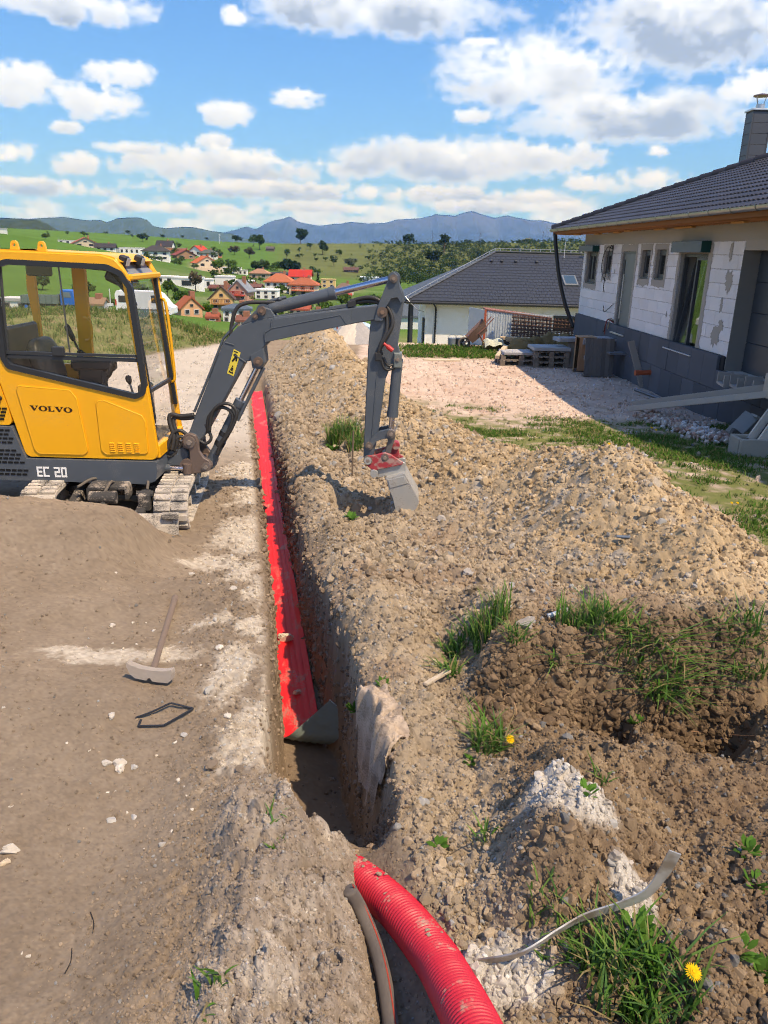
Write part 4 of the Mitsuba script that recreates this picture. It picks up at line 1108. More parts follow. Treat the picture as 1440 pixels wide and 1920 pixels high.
for a in [
    (152, 463, 380, 38, 6, 9, "gable", CREAM, (.30, .10, .08), "tan gabled house with faded red roof, highest on the left meadow", 25, 1, 2),
    (121, 457, 380, 22, 5, 1, "flat", WHITE, (.5, .5, .5), "low white flat box beside the highest red roofed house on the left"),
    (193, 471, 380, 32, 6, 6, "side", WHITE, DARK, "small dark roofed house right of the highest red roof on the left meadow", 15, 1, 3),
    (222, 474, 380, 18, 7, 1, "flat", (.45, .47, .5), GREY, "grey flat roofed building joined to a white one on the left meadow"),
    (243, 478, 380, 34, 11, 1, "flat", WHITE, (.55, .55, .55), "white flat roofed building with a row of windows on the left meadow", 0, 1, 4),
    (288, 488, 380, 44, 14, 9, "hip", WHITE, (.055, .05, .05), "large white house with dark brown hipped roof behind the green slope", 12, 2, 3),
    (307, 468, 400, 26, 5, 9, "side", WHITE, DARK, "dark roofed house standing behind the large white one, uphill", 0, 1, 2),
    (325, 476, 400, 30, 9, 1, "flat", (.50, .20, .10), (.42, .30, .22), "raw orange brick building without a roof uphill in the village", 0, 1, 3),
    (341, 485, 395, 32, 6, 8, "gable", (.35, .2, .12), (.20, .06, .05), "brown wooden house with maroon roof in the upper village", 30, 1, 2),
    (371, 480, 400, 25, 8, 8, "gable", WHITE, (.42, .06, .04), "white house with bright red roof in the upper village", -25, 1, 2),
    (388, 485, 400, 27, 8, 6, "hip", (.62, .6, .55), (.09, .10, .09), "pale house with grey green hipped roof right of the bright red roof, upper village", 0, 1, 3),
    (406, 483, 405, 14, 6, 4, "gable", (.5, .22, .12), DARK, "small orange house at the end of the upper village row", 0, 1, 1),
    (380, 502, 365, 34, 8, 10, "gable", CREAM, (.42, .12, .05), "tan gabled house with orange roof standing alone below the earth field", 30, 1, 2),
    (485, 523, 330, 32, 8, 7, "hip", (.42, .30, .2), (.30, .17, .11), "house with dusty brown hipped roof between the trees in mid village", 0, 1, 2),
    (432, 512, 345, 30, 8, 1, "flat", WHITE, (.5, .5, .5), "white block half hidden by the round green trees, mid village", 0, 1, 2),
    (455, 516, 345, 14, 7, 1, "flat", WHITE, (.45, .45, .45), "small white annex just right of the trees in mid village"),
    (310, 538, 205, 32, 10, 1, "flat", WHITE, (.6, .6, .6), "leftmost of the low white flat villas below the green slope", 0, 1, 2),
    (350, 541, 205, 44, 16, 1, "flat", WHITE, (.6, .6, .6), "white flat villa with one long dark window below the green slope", 0, 1, 1),
    (384, 541, 207, 24, 14, 1, "flat", WHITE, (.6, .6, .6), "white flat villa behind the bare brown tree at the slope's foot", 0, 1, 2),
    (420, 537, 215, 30, 15, 1, "flat", WHITE, (.62, .62, .62), "tall plain white flat villa above the brown chalet", 0, 1, 0),
    (452, 537, 220, 36, 8, 1, "flat", WHITE, (.6, .6, .6), "long low white flat villa above the grey roofed pink house", 0, 1, 4),
    (415, 548, 185, 42, 6, 4, "side", (.2, .12, .09), (.12, .05, .04), "low dark maroon roofed house behind the brown chalet", 0, 1, 2),
    (468, 548, 190, 36, 8, 4, "side", (.45, .42, .4), (.14, .07, .06), "low house with long dark brown roof in the middle of the village", 0, 1, 4),
    (413, 580, 140, 40, 18, 19, "gable", (.62, .42, .18), (.075, .05, .045), "yellow timber chalet with dark brown roof and balcony", 8, 2, 2, (.30, .15, .06)),
    (450, 563, 152, 34, 16, 16, "gable", (.52, .30, .22), (.24, .26, .30), "pink house with steep pale grey roof and red balcony", -14, 2, 2, (.42, .06, .04)),
    (522, 548, 185, 46, 16, 13, "hip", WHITE, (.36, .12, .06), "large white house with orange hipped roof in the village centre", 0, 2, 4),
    (562, 532, 205, 36, 12, 10, "side", CREAM, (.42, .04, .03), "house with bright red roof behind the orange roofs in the village centre", 0, 1, 3),
    (568, 555, 175, 48, 17, 11, "hip", CREAM, (.35, .115, .06), "cream house with orange roof and balcony before the bright red roof", 0, 2, 3, (.45, .12, .06)),
    (499, 561, 165, 38, 14, 1, "flat", WHITE, (.62, .62, .62), "white modern cube house in front of the orange hipped roof", 0, 2, 3),
    (615, 540, 205, 24, 13, 1, "flat", (.62, .45, .20), (.4, .3, .15), "small ochre flat roofed house beside the dark conifer", 0, 2, 2),
    (645, 553, 190, 30, 9, 9, "hip", (.55, .5, .42), (.20, .14, .11), "pale house with brown pyramid roof right of the ochre one", 0, 1, 2),
    (646, 560, 180, 22, 4, 3, "side", (.4, .1, .08), (.40, .05, .04), "low shed with red roof below the brown pyramid roof", 0, 1, 1),
    (441, 605, 100, 48, 20, 7, "hip", WHITE, (.10, .13, .17), "white villa with blue grey hipped roof near the boom", 10, 2, 4),
    (456, 611, 92, 24, 7, 7, "side", (.3, .2, .15), (.20, .09, .07), "low brown roofed shed before the blue grey roofed villa", 0, 1, 1),
    (350, 599, 108, 38, 13, 17, "gable", (.62, .36, .20), (.32, .10, .05), "peach house with orange brown gable roof at the edge of the grass bank", 32, 1, 2),
    (398, 606, 100, 22, 5, 6, "side", (.3, .12, .08), (.27, .08, .05), "low red roof just below the brown chalet", 0, 1, 1),
    (176, 588, 90, 34, 14, 9, "side", (.42, .42, .43), (.26, .17, .11), "weathered barn with brown roof and grey sheet walls seen through the cab", 0, 1, 1),
    (28, 585, 95, 60, 18, 2, "flat", WHITE, (.4, .4, .4), "white flat building at the left edge behind the cab", 0, 1, 2),
    (560, 590, 120, 36, 8, 6, "side", CREAM, (.30, .08, .05), "cream house with long red brown roof just above the boom", 0, 1, 3),
    (590, 600, 110, 30, 7, 6, "hip", (.5, .45, .4), (.16, .09, .07), "house with dark brown hipped roof right of the long red brown roof above the boom", 0, 1, 2),
    (700, 527, 300, 46, 5, 1, "flat", (.55, .62, .72), (.60, .66, .74), "long pale blue hall roof behind the raised stick", 0, 1, 0),
    (506, 471, 560, 13, 4, 3, "side", (.12, .10, .09), (.10, .09, .09), "lonely dark hay hut on the far hillside", 0, 1, 0),
    (658, 511, 430, 24, 4, 4, "side", (.10, .06, .05), (.12, .07, .06), "brown cabin in front of the pale willow, far hillside", 0, 1, 1),
    (518, 520, 345, 34, 5, 2, "side", (.08, .07, .07), (.06, .055, .06), "long low dark shed beside the dusty brown roof, mid village", 0, 1, 0),
    (4, 438, 240, 10, 7, 1, "flat", WHITE, (.4, .4, .4), "tiny white building on the crest at the left edge", 0, 1, 0),
    (762, 617, 46, 60, 22, 26, "side", WHITE, (.10, .12, .15), "white garage with slate blue roof left of the neighbour bungalow", 0, 1, 0),
    (990, 455, 650, 16, 4, 3, "hip", (.10, .11, .07), (.09, .10, .07), "grey green hut on the skyline behind the neighbour roof", 0, 1, 0),
]:
    village_house(*a)

tank = drop(603, 579, 115)
add("water_tank", cat(cyl(tank - [0, 0, 1], tank + [0, 0, 1.5], .95, 20), cyl(tank + [0, 0, 1.5], tank + [0, 0, 1.75], .95, 20, .35)), "m_satin", smooth=35, color=(.025, .026, .03), label="round black water tank just above the boom", cat="tank")

# ------------------------------------------------------------------ trees and bushes of the valley
LEAF = np.array([(-.5, 0, 0), (.5, 0, 0), (.15, 0, .8), (-.4, 0, .7)]), np.array([[0, 1, 2], [0, 2, 3]])
CLUMP = cat(LEAF, move(LEAF, (.1, .1, .1), rot([0, 0, 1], 70)), move(LEAF, (0, -.1, .0), rot([1, .3, 0], 80)))


def crown(h, w, n, col, seed, shape="round", lo=.2):
    r = np.random.RandomState(seed)
    pts = []
    lobes = [(0, 0, .55, .36, .40)] + [(r.uniform(-.28, .28), r.uniform(-.28, .28), r.uniform(.35, .80), r.uniform(.16, .26), r.uniform(.13, .22)) for _ in range(7)]
    while len(pts) < n:
        if shape == "cone":
            z = r.rand() ** 1.3
            rad = (1 - z) * .5 * (.75 + .35 * math.sin(z * 34)) * math.sqrt(r.uniform(.25, 1))
            a = r.uniform(0, 6.283)
            pts.append((rad * math.cos(a), rad * math.sin(a), lo + (1 - lo) * z))
            continue
        cx, cy, cz, cr, ch = lobes[r.randint(len(lobes))]
        d = r.randn(3)
        d = d / np.linalg.norm(d) * r.uniform(.6, 1.06)
        z = lo + (1 - lo) * np.clip(cz + d[2] * ch, 0, 1.02)
        pts.append((cx + d[0] * cr, cy + d[1] * cr, z))
    p = np.array(pts) * [w, w, h]
    sz = r.uniform(.5, 1.1, n) * w * (.15 if shape != "cone" else .12)
    m, who = scatter([CLUMP], p, sz, r, 1.0, .5)
    c = np.asarray(col) * 1.35 * r.uniform(.60, 1.35, (n, 1)) * r.uniform(.93, 1.07, (n, 3))
    return m, c[who]


def far_tree(u, v, ymin, hpx, wpx, col, label, shape="round", n=130, cat_="tree", group=None, lo=.18):
    p = drop(u, v, ymin)
    k = p[1] / FOCAL * 1.05
    h, w = hpx * k, wpx * k
    seed = int(u * 7 + v)
    m, c = crown(h, w, n, col, seed, shape, lo)
    t = thing("tree" if cat_ == "tree" else "bush", label, cat_, group)
    add("crown", move(m, p), "m_leaf", t, color=c)
    add("trunk", cat(cyl(p - [0, 0, 1.2], p + [0, 0, h * .55], .035 * h, 7, .012 * h), cyl(p + [0, 0, h * .3], p + [w * .2, 0, h * .6], .016 * h, 5, .006 * h), cyl(p + [0, 0, h * .34], p + [-w * .2, .1, h * .62], .016 * h, 5, .006 * h)), "m_matte", t, color=(.10, .075, .05))
    return t


G1, G2, G3, G4, BARE = (.06, .10, .024), (.085, .14, .027), (.028, .05, .018), (.095, .14, .035), (.13, .10, .06)
for a in [
    (563, 458, 640, 25, 26, (.035, .06, .018), "largest round tree alone on the skyline of the far hillside", "round", 260),
    (446, 456, 640, 13, 20, (.04, .06, .02), "flat topped tree on the skyline, left of the round pair", "round", 110),
    (475, 462, 590, 20, 17, G1, "back tree of the joined pair below the skyline", "round", 150),
    (487, 469, 570, 24, 22, (.045, .072, .02), "front tree of the joined pair below the skyline", "round", 200),
    (582, 469, 560, 12, 14, (.05, .08, .02), "small round tree just right of the largest skyline tree", "round", 90),
    (605, 478, 540, 23, 20, (.045, .07, .022), "full round tree on the open far hillside, right of the others", "round", 200),
    (537, 486, 500, 17, 13, (.06, .10, .025), "slim light green tree in the middle of the far hillside", "round", 120),
    (562, 477, 530, 12, 9, (.06, .10, .025), "small slender tree between the two round trees on the hillside", "round", 80),
    (590, 485, 510, 9, 8, (.06, .095, .03), "tiny bush like tree under the full round tree", "round", 60),
    (639, 483, 500, 11, 9, (.05, .08, .025), "small tree on the hillside where the dark wood begins", "round", 70),
    (626, 500, 450, 18, 15, (.035, .06, .02), "dark tree above the brown cabin", "round", 110),
    (657, 504, 440, 18, 26, (.11, .13, .075), "pale grey green willow behind the brown cabin", "round", 180),
    (765, 465, 600, 22, 22, (.04, .065, .02), "dark tree on the skyline left of the neighbour's roof ridge", "round", 150),
    (832, 480, 520, 38, 22, (.04, .06, .02), "tall narrow tree above the neighbour's roof", "round", 170),
    (812, 500, 480, 26, 34, (.03, .045, .016), "broad dark bush mass behind the neighbour's roof", "round", 170),
    (905, 490, 500, 16, 30, (.03, .045, .016), "low dark thicket just above the neighbour's ridge", "round", 120),
    (408, 511, 340, 19, 24, G2, "round light green tree beside the earth field", "round", 150),
    (435, 514, 335, 23, 26, G2, "round light green tree in front of the white block, mid village", "round", 170),
    (493, 509, 370, 17, 42, (.06, .09, .03), "wide grey green thicket above the dusty brown roof", "round", 200),
    (520, 509, 370, 16, 28, G1, "round green tree between thicket and dark oak", "round", 140),
    (547, 515, 345, 24, 40, (.025, .045, .022), "broad dark blue green tree behind the red roofs", "round", 240),
    (596, 545, 200, 30, 15, (.025, .042, .025), "dark conifer beside the ochre house", "cone", 220),
    (389, 597, 112, 29, 24, (.075, .14, .02), "bright green young tree at the edge of the grass bank", "round", 220),
    (315, 563, 165, 30, 26, (.075, .115, .025), "green tree below the first white villa", "round", 200),
    (341, 579, 140, 24, 34, (.07, .12, .025), "broad light green tree on the small meadow", "round", 220),
    (293, 552, 180, 26, 20, G1, "tree at the left end of the white villas", "round", 160),
    (330, 556, 170, 18, 14, (.035, .055, .03), "dark little tree right of the green one below the villas", "round", 110),
    (367, 548, 195, 36, 30, BARE, "brown leafless tree in front of the white villas", "round", 150),
    (476, 545, 240, 12, 18, (.13, .11, .07), "brown leafless shrub beside the dusty brown roof", "round", 80),
    (440, 478, 420, 14, 22, (.10, .09, .05), "brown thicket above the earth field", "round", 110),
    (468, 485, 430, 20, 20, (.09, .085, .05), "brownish bush below the front pair of skyline trees", "round", 120),
    (268, 454, 560, 14, 20, (.05, .075, .03), "lone bush on the dark meadow, upper left", "round", 100),
    (86, 449, 330, 10, 18, (.09, .12, .04), "pale bush on the crest of the bright green meadow", "round", 80),
    (640, 575, 170, 22, 40, (.08, .125, .03), "light green orchard trees behind the arm cylinder", "round", 220),
    (690, 582, 160, 26, 46, (.09, .13, .035), "yellowish green tree behind the boom tip", "round", 240),
    (610, 590, 150, 18, 30, G2, "bushy tree behind the black water tank", "round", 150),
    (160, 570, 105, 40, 36, (.075, .11, .03), "bushy tree beside the weathered barn seen through the cab", "round", 220),
    (205, 585, 100, 26, 30, (.09, .135, .03), "light green bush right of the weathered barn", "round", 180),
    (80, 545, 130, 30, 44, (.06, .10, .03), "green bush behind the blue truck", "round", 220),
    (262, 575, 120, 40, 40, (.07, .115, .03), "tree behind the white van", "round", 240),
]:
    far_tree(*a)
r9 = np.random.RandomState(5)
SHRUB = {"village": "small green garden bush among the village houses", "slope": "small dark bush on the wooded hillside", "crest": "small bush on the distant skyline"}
for (u0, u1, v0, v1, ym, n, key, col) in ((395, 600, 512, 560, 150, 46, "village", G1), (470, 640, 565, 605, 100, 22, "village", G2), (270, 420, 468, 508, 355, 22, "village", (.06, .09, .03)), (700, 1090, 470, 515, 430, 30, "slope", (.030, .046, .016)), (560, 700, 470, 500, 480, 8, "slope", (.045, .07, .02)),
                                     (60, 440, 441, 449, 600, 9, "crest", (.035, .055, .02)), (620, 1040, 456, 459, 600, 6, "crest", (.035, .05, .02))):
    for _ in range(n):
        u, v = r9.uniform(u0, u1), r9.uniform(v0, v1)
        hp_ = r9.uniform(4, 10) * (1.7 if key == "village" else 1)
        far_tree(u, v, ym, hp_, hp_ * r9.uniform(.9, 1.7), np.array(col) * r9.uniform(.75, 1.3), SHRUB[key], "round", 42, "bush", {"village": "garden bushes of the village", "slope": "bushes on the wooded hillside", "crest": "bushes on the skyline"}[key])
# scrub and woodland covering the hillside on the right
LOW = [crown(1, 1, 16, (1, 1, 1), 900 + i)[0] for i in range(5)]
uu, vv = r9.uniform(640, 1120, 4200), r9.uniform(462, 540, 4200)
keepw = r9.rand(4200) < smooth01(640, 790, uu + 90 * (nz(uu, vv, .02, 33) - .5)) * (.35 + .9 * nz(uu, vv, .035, 34))
wp = []
ysw = _YS[_YS > 320]
zz_ = None
for u, v in zip(uu[keepw], vv[keepw]):
    y_ = r9.uniform(330, 790)
    x_ = y_ * (u - 720) / FOCAL / .99
    wp.append((x_, y_))
wp = np.array(wp)
m, who = scatter(LOW, np.c_[wp, far_z(wp[:, 0], wp[:, 1])], r9.uniform(2.4, 6.0, len(wp)), r9, .06, .55)
cw = np.array((.055, .085, .028)) * r9.uniform(.65, 1.5, (len(wp), 1)) * r9.uniform(.92, 1.08, (len(wp), 3))
add("woodland", m, "m_leaf", color=cw[who], label="dark scrub and woodland covering the hillside behind the neighbour's roof", kind="stuff")
for u, v, hpx, lab in ((810, 457, 20, "leaning wooden pole on the skyline, first right of the stick"), (899, 457, 19, "thin pole on the skyline above the neighbour's roof"), (1017, 456, 20, "thin pole on the skyline next to the downpipe hose"), (412, 457, 16, "white mast on the skyline left of the flat topped tree")):
    p = drop(u, v, 560)
    k = p[1] / FOCAL
    add("utility_pole", cat(cyl(p - [0, 0, 1], p + [.2, 0, hpx * k], .22, 6, .15), bar(p + [-.9, 0, hpx * k * .9], p + [1.2, 0, hpx * k * .9], .2, .2)), "m_matte", color=(.10, .08, .07) if u > 500 else (.7, .7, .7), label=lab, cat="pole")

# ------------------------------------------------------------------ vehicles beyond the bank


def wheel(c, r, w, axis, parent, rim=(.4, .4, .4)):
    c, axis = np.asarray(c, float), np.asarray(axis, float)
    k = add("wheel", tube(np.stack([c - axis * w / 2, c - axis * w * .42, c + axis * w * .42, c + axis * w / 2]), [r * .9, r, r, r * .9], 20), "m_matte", parent, smooth=30, color=(.02, .02, .022))
    add("rim", tube(np.stack([c - axis * w * .53, c + axis * w * .53]), [r * .56, r * .56], 16), "m_satin", k, color=rim)


def z_at(p, v):
    d = ray(p[0], v)
    return d


tp = at(98, 581, 95)
tr0 = thing("truck", "old blue tipper truck with a grey green cargo bed parked beyond the cab window", "truck")
k = 95 / FOCAL * 1.05
Lx = 97 * k
X0 = tp[0] - Lx / 2
Z0 = tp[2] - .1
BLU = (.02, .12, .45)
cabp = [(0, .75), (1.75, .75), (1.75, 1.55), (1.55, 2.45), (.1, 2.5), (0, 1.6)]
add("cab", prism(cabp, 2.2, (X0 + Lx - 1.85, 95, Z0), bev=.06), "m_satin", tr0, color=BLU)
add("window", prism([(.35, 1.65), (1.35, 1.65), (1.25, 2.25), (.35, 2.25)], .04, (X0 + Lx - 1.85, 93.88, Z0)), "m_gloss", tr0, color=(.15, .19, .22))
add("windscreen", prism([(0, 0), (1.9, 0), (1.85, .75), (.05, .75)], .05, (X0 + Lx - .16, 94.05, Z0 + 1.6), (0, 1, 0), (-.2, 0, .98)), "m_gloss", tr0, color=(.1, .12, .14))
bed = add("cargo_bed", cat(box((X0 + Lx * .36, 95, Z0 + .95), (Lx * .66, 2.3, .14)), box((X0 + Lx * .36, 93.9, Z0 + 1.4), (Lx * .66, .08, .8)), box((X0 + Lx * .36, 96.1, Z0 + 1.4), (Lx * .66, .08, .8)), box((X0 + .2, 95, Z0 + 1.4), (.08, 2.1, .8)), box((X0 + Lx * .69, 95, Z0 + 1.5), (.08, 2.1, 1.0))), "m_satin", tr0, color=(.13, .17, .16))
for i in range(7):
    add("stake", box((X0 + .4 + i * Lx * .105, 93.83, Z0 + 1.4), (.1, .08, .84)), "m_satin", bed, color=(.11, .15, .14))
add("chassis", box((X0 + Lx * .5, 95, Z0 + .66), (Lx * .95, .9, .25)), "m_satin", tr0, color=(.04, .04, .045))
add("bumper", box((X0 + Lx + .02, 95, Z0 + .55), (.16, 2.2, .25)), "m_satin", tr0, color=(.6, .6, .6))
for xx in (.7, 1.75, Lx - .9):
    for yy in (94.1, 95.9):
        wheel((X0 + xx, yy, Z0 + .45), .48, .3, (0, 1, 0), tr0, BLU)

vp = at(277, 594, 70)
k = 70 / FOCAL * 1.05
vn = thing("van", "white high roofed delivery van parked behind the yellow front pillar", "van")
Z0, L_ = vp[2] - .05, 96 * k
X0 = vp[0] - L_ / 2
vpoly = roundpoly([(0, .35), (L_, .35), (L_, .95), (L_ - .35, 1.15), (L_ - 1.1, 2.05), (L_ - 1.5, 2.25), (.15, 2.3), (0, 2.0)], .12)
add("body", prism(vpoly, 1.9, (X0, 70, Z0), bev=0), "m_satin", vn, smooth=30, color=(.78, .79, .80))
add("side_window", prism([(L_ - 1.75, 1.3), (L_ - .75, 1.3), (L_ - 1.25, 1.95), (L_ - 1.75, 1.95)], .05, (X0, 69.05, Z0)), "m_gloss", vn, color=(.03, .035, .04))
add("windscreen", prism([(0, 0), (1.6, 0), (1.5, .95), (.1, .95)], .04, (X0 + L_ - .45, 69.2, Z0 + 1.15), (0, 1, 0), (-.63, 0, .78)), "m_gloss", vn, color=(.04, .05, .06))
add("rear_window", box((X0 - .01, 70, Z0 + 1.55), (.04, 1.3, .5)), "m_gloss", vn, color=(.05, .05, .05))
add("tail_light", box((X0 + .05, 69.05, Z0 + 1.3), (.12, .06, .5)), "m_satin", vn, color=(.45, .05, .03))
add("rear_pane", box((X0 + .75, 69.04, Z0 + 1.6), (.9, .05, .55)), "m_gloss", vn, color=(.04, .04, .045))
add("side_trim", box((X0 + L_ / 2, 69.03, Z0 + .72), (L_ * .9, .05, .14)), "m_satin", vn, color=(.10, .10, .11))
for xx in (.9, L_ - .95):
    for yy in (69.15, 70.85):
        wheel((X0 + xx, yy, Z0 + .33), .34, .22, (0, 1, 0), vn)

cp = at(670, 628, 41)
car = thing("parked_car", "silver blue car parked behind the grey gravel pile", "car")
Z0 = far_z(cp[0], 41.0)[()] if False else -2.15
X0 = at(696, 620, 41)[0] - 3.9
cpoly = roundpoly([(0, .3), (3.9, .3), (3.9, .85), (3.55, .98), (2.95, 1.05), (2.35, 1.44), (1.0, 1.46), (.25, 1.02), (0, .9)], .1)
add("body", prism(cpoly, 1.65, (X0, 41, Z0)), "m_gloss", car, smooth=25, color=(.36, .46, .58))
add("side_window", prism([(.55, 1.02), (2.75, 1.02), (2.25, 1.36), (1.1, 1.38)], .05, (X0, 40.16, Z0)), "m_gloss", car, color=(.03, .035, .04))
add("windscreen", prism([(.02, 0), (1.4, 0), (1.25, .62), (.15, .62)], .03, (X0 + 2.93, 40.3, Z0 + 1.06), (0, 1, 0), (-.84, 0, .54)), "m_gloss", car, color=(.05, .06, .07))
add("door_line", cat(box((X0 + 1.7, 40.165, Z0 + .75), (.02, .02, .6)), box((X0 + 2.7, 40.165, Z0 + .75), (.02, .02, .6))), "m_matte", car, color=(.1, .12, .15))
add("headlight", box((X0 + 3.82, 40.35, Z0 + .78), (.14, .28, .14), None, .03), "m_gloss", car, color=(.7, .72, .75))
add("mirror", box((X0 + 2.75, 40.05, Z0 + 1.08), (.12, .2, .12), None, .03), "m_gloss", car, color=(.36, .46, .58))
for xx in (.75, 3.1):
    for yy in (40.25, 41.75):
        wheel((X0 + xx, yy, Z0 + .3), .31, .2, (0, 1, 0), car)
sp = at(209, 590, 60)
sg_ = thing("road_sign", "small white plate on a thin post seen through the cab", "sign")
add("post", cyl((sp[0], 60, sp[2] - 1), (sp[0], 60, sp[2] + 1.9), .04, 6), "m_satin", sg_, color=(.55, .55, .55))
add("plate", box((sp[0], 59.94, sp[2] + .75), (.45, .04, .22)), "m_satin", sg_, color=(.65, .66, .66))
# ------------------------------------------------------------------ building materials in the yard
rs = np.random.RandomState(31)
WOOD, OLDWOOD, PALE = (.36, .24, .13), (.20, .17, .14), (.52, .42, .29)


def on(u, v, y):
    """A place on the yard: the picture column u at distance y, on the ground."""
    p = at(u, v, y)
    return np.array([p[0], y, gz(p[0], y)])


# tin shed and the rusty reinforcing mats before it
a, b = at(890, 640, 27.2), at(966, 640, 27.2)
zt0, zt1 = at(890, 580, 27.2)[2], at(966, 588, 27.2)[2]
zb = -.75
sh = thing("tin_shed", "low galvanised tin shed with red edge trim behind the wheelbarrow", "shed")
n = 26
for i in range(n):
    x0, x1 = a[0] + .32 + (b[0] - a[0] + .9) * i / n, a[0] + .32 + (b[0] - a[0] + .9) * (i + 1) / n
    t = (i + .5) / n
    zt = zt0 + (zt1 - zt0) * t * 1.4
    add("tin_sheet", cat(box(((x0 + x1) / 2, 27.2, (zb + zt) / 2), (x1 - x0 - .015, .03, zt - zb)), box((x0, 27.18, (zb + zt) / 2), (.018, .03, zt - zb))), "m_satin", sh, color=np.array((.44, .49, .53)) * rs.uniform(.9, 1.06))
add("side_wall", prism([(0, zb), (1.5, zb), (1.5, zt0 - .02), (0, zt0 - .02)], .03, (a[0] + .30, 27.2, 0), (-.26, .97, 0), (0, 0, 1)), "m_satin", sh, color=(.36, .41, .44))
add("roof", prism([(.2, zt0 - .01), (2.5, zt1 * 1.4 - zt0 * .4 - .10), (2.5, zt1 * 1.4 - zt0 * .4 - .06), (.2, zt0 + .03)], .9, (a[0] + .1, 27.6, 0)), "m_matte", sh, color=(.20, .10, .09))
add("corner_trim", box((a[0] + .31, 27.17, (zb + zt0) / 2), (.07, .07, zt0 - zb)), "m_matte", sh, color=(.36, .09, .05))
for k, (dy, lab) in enumerate(((26.75, "rusty steel reinforcing mat, front one of the pair leaning behind the insulation heaps"), (26.98, "rusty steel reinforcing mat, rear one of the pair leaning behind the insulation heaps"))):
    m0, m1 = at(960, 640, dy), at(1084, 640, dy)
    ms = []
    tz0, tz1 = at(960, 589, dy)[2], at(1080, 601, dy)[2]
    off = .05 * k
    for x in np.arange(m0[0] + off, m1[0] + .3, .125):
        t = (x - m0[0]) / (m1[0] - m0[0])
        ms.append(cyl((x, dy, -.7), (x, dy + .08, tz0 + (tz1 - tz0) * t), .016, 5))
    for j in range(9):
        f = (j + .5 + .3 * k) / 9.4
        ms.append(cyl((m0[0] - .05, dy - .012 + .08 * f, -.7 + (tz0 + .7) * f), (m1[0] + .35, dy - .012 + .08 * f, -.7 + (tz1 - .03 + .7) * f), .018, 5))
    add("steel_mat", cat(*ms), "m_matte", color=(.125, .075, .058), label=lab, cat="steel mesh", group=None)
# wheelbarrow tipped up against the pile
w0 = on(866, 655, 25.2)
wb = thing("wheelbarrow", "old wheelbarrow tipped up on its wheel at the grass edge", "wheelbarrow")
wd_ = tube(np.array([w0 + [.05 + .17 * math.cos(t), -.02, .18 + .17 * math.sin(t)] for t in np.linspace(0, 2 * math.pi, 20, endpoint=False)]), .035, 8, closed=True)
wk = add("wheel", wd_, "m_matte", wb, smooth=True, color=(.16, .14, .12))
add("hub", cyl(w0 + [.05, -.08, .18], w0 + [.05, .05, .18], .05, 10), "m_metal", wk, color=(.3, .3, .3))
for s in (-1, 1):
    add("handle", tube(curve([w0 + [.05, s * .12, .18], w0 + [.35, s * .2, .42], w0 + [.62, s * .27, .66], w0 + [.92, s * .30, 1.02]], 6), .018, 7), "m_satin", wb, color=(.26, .12, .09))
    add("leg", tube(curve([w0 + [.5, s * .24, .52], w0 + [.66, s * .24, .25], w0 + [.72, s * .24, .06]], 5), .015, 6), "m_satin", wb, color=(.22, .1, .08))
tray = [np.array(q) for q in ((.10, -.28, .40), (.10, .28, .40), (.62, .33, .95), (.62, -.33, .95), (.30, -.18, .22), (.30, .18, .22), (.74, .20, .62), (.74, -.20, .62))]
tv = np.array(tray) + w0
tv = np.vstack([tv, tv + np.array([.014, 0, -.014])])
tf = np.array([[4, 5, 6, 7], [0, 4, 7, 3], [1, 2, 6, 5], [0, 1, 5, 4], [3, 7, 6, 2], [12, 15, 14, 13], [8, 11, 15, 12], [9, 13, 14, 10], [8, 12, 13, 9], [11, 10, 14, 15]])
add("tray", (tv, tf), "m_satin", wb, color=(.17, .105, .085))
for u, lab, col, r in ((847, "grey bucket by the white wall left of the wheelbarrow", (.20, .23, .27), .15), (861, "dark bucket right beside the wheelbarrow's wheel", (.025, .03, .04), .17)):
    q = on(u, 652, 25.6)
    bk = thing("bucket", lab, "bucket")
    add("body", cat(tube(np.array([q, q + [0, 0, .30], q + [0, 0, .30], q + [0, 0, .03]]), [r * .8, r, r * .92, r * .74], 16, caps=False), cyl(q + [0, 0, .01], q + [0, 0, .035], r * .8, 16)), "m_satin", bk, smooth=40, color=col)
    add("handle", tube(curve([q + [-r, 0, .28], q + [-r * .5, -.1, .40], q + [r * .5, -.1, .40], q + [r, 0, .28]], 5), .007, 5), "m_metal", bk, color=(.4, .4, .4))
# board pile under a pale tarpaulin with a black half pipe on it
q0 = on(912, 655, 24.6)
bp_ = thing("board_pile", "pile of sawn boards partly under a pale green tarpaulin", "boards")
for i in range(9):
    add("board", bar(q0 + [-.05 + rs.uniform(-.1, .1), -.15 + .05 * (i % 3), .04 + .035 * i], q0 + [1.75 + rs.uniform(-.1, .3), .1 + .06 * (i % 3), .04 + .035 * i], .16, .028), "m_matte", bp_, color=np.array((.42, .30, .13)) * rs.uniform(.75, 1.2))
X, Yt = np.meshgrid(np.linspace(-.1, 1.25, 30), np.linspace(-.42, .45, 16))
Zt = .36 + .05 * nz(X, Yt, 4, 7) - .9 * np.maximum(np.abs(Yt) - .22, 0) ** 1.1 - .25 * np.maximum(.05 - X, 0) * 6 * .3
Zt = np.maximum(Zt + .03 * np.sin(X * 17 + 3 * nz(X, Yt, 3, 8)), .02)
add("tarpaulin", (np.c_[X.ravel(), Yt.ravel(), Zt.ravel()] + q0, grid_faces(16, 30)), "m_satin", bp_, smooth=True, color=(.50, .50, .38))
add("half_pipe", tube(np.array([q0 + [.72 + .22 * math.cos(t), -.32, .46 + .20 * math.sin(t)] for t in np.linspace(math.pi * .95, 2.1 * math.pi, 14)]), .055, 8), "m_satin", color=(.02, .02, .022), label="black half round pipe piece lying on the tarpaulin", cat="pipe")
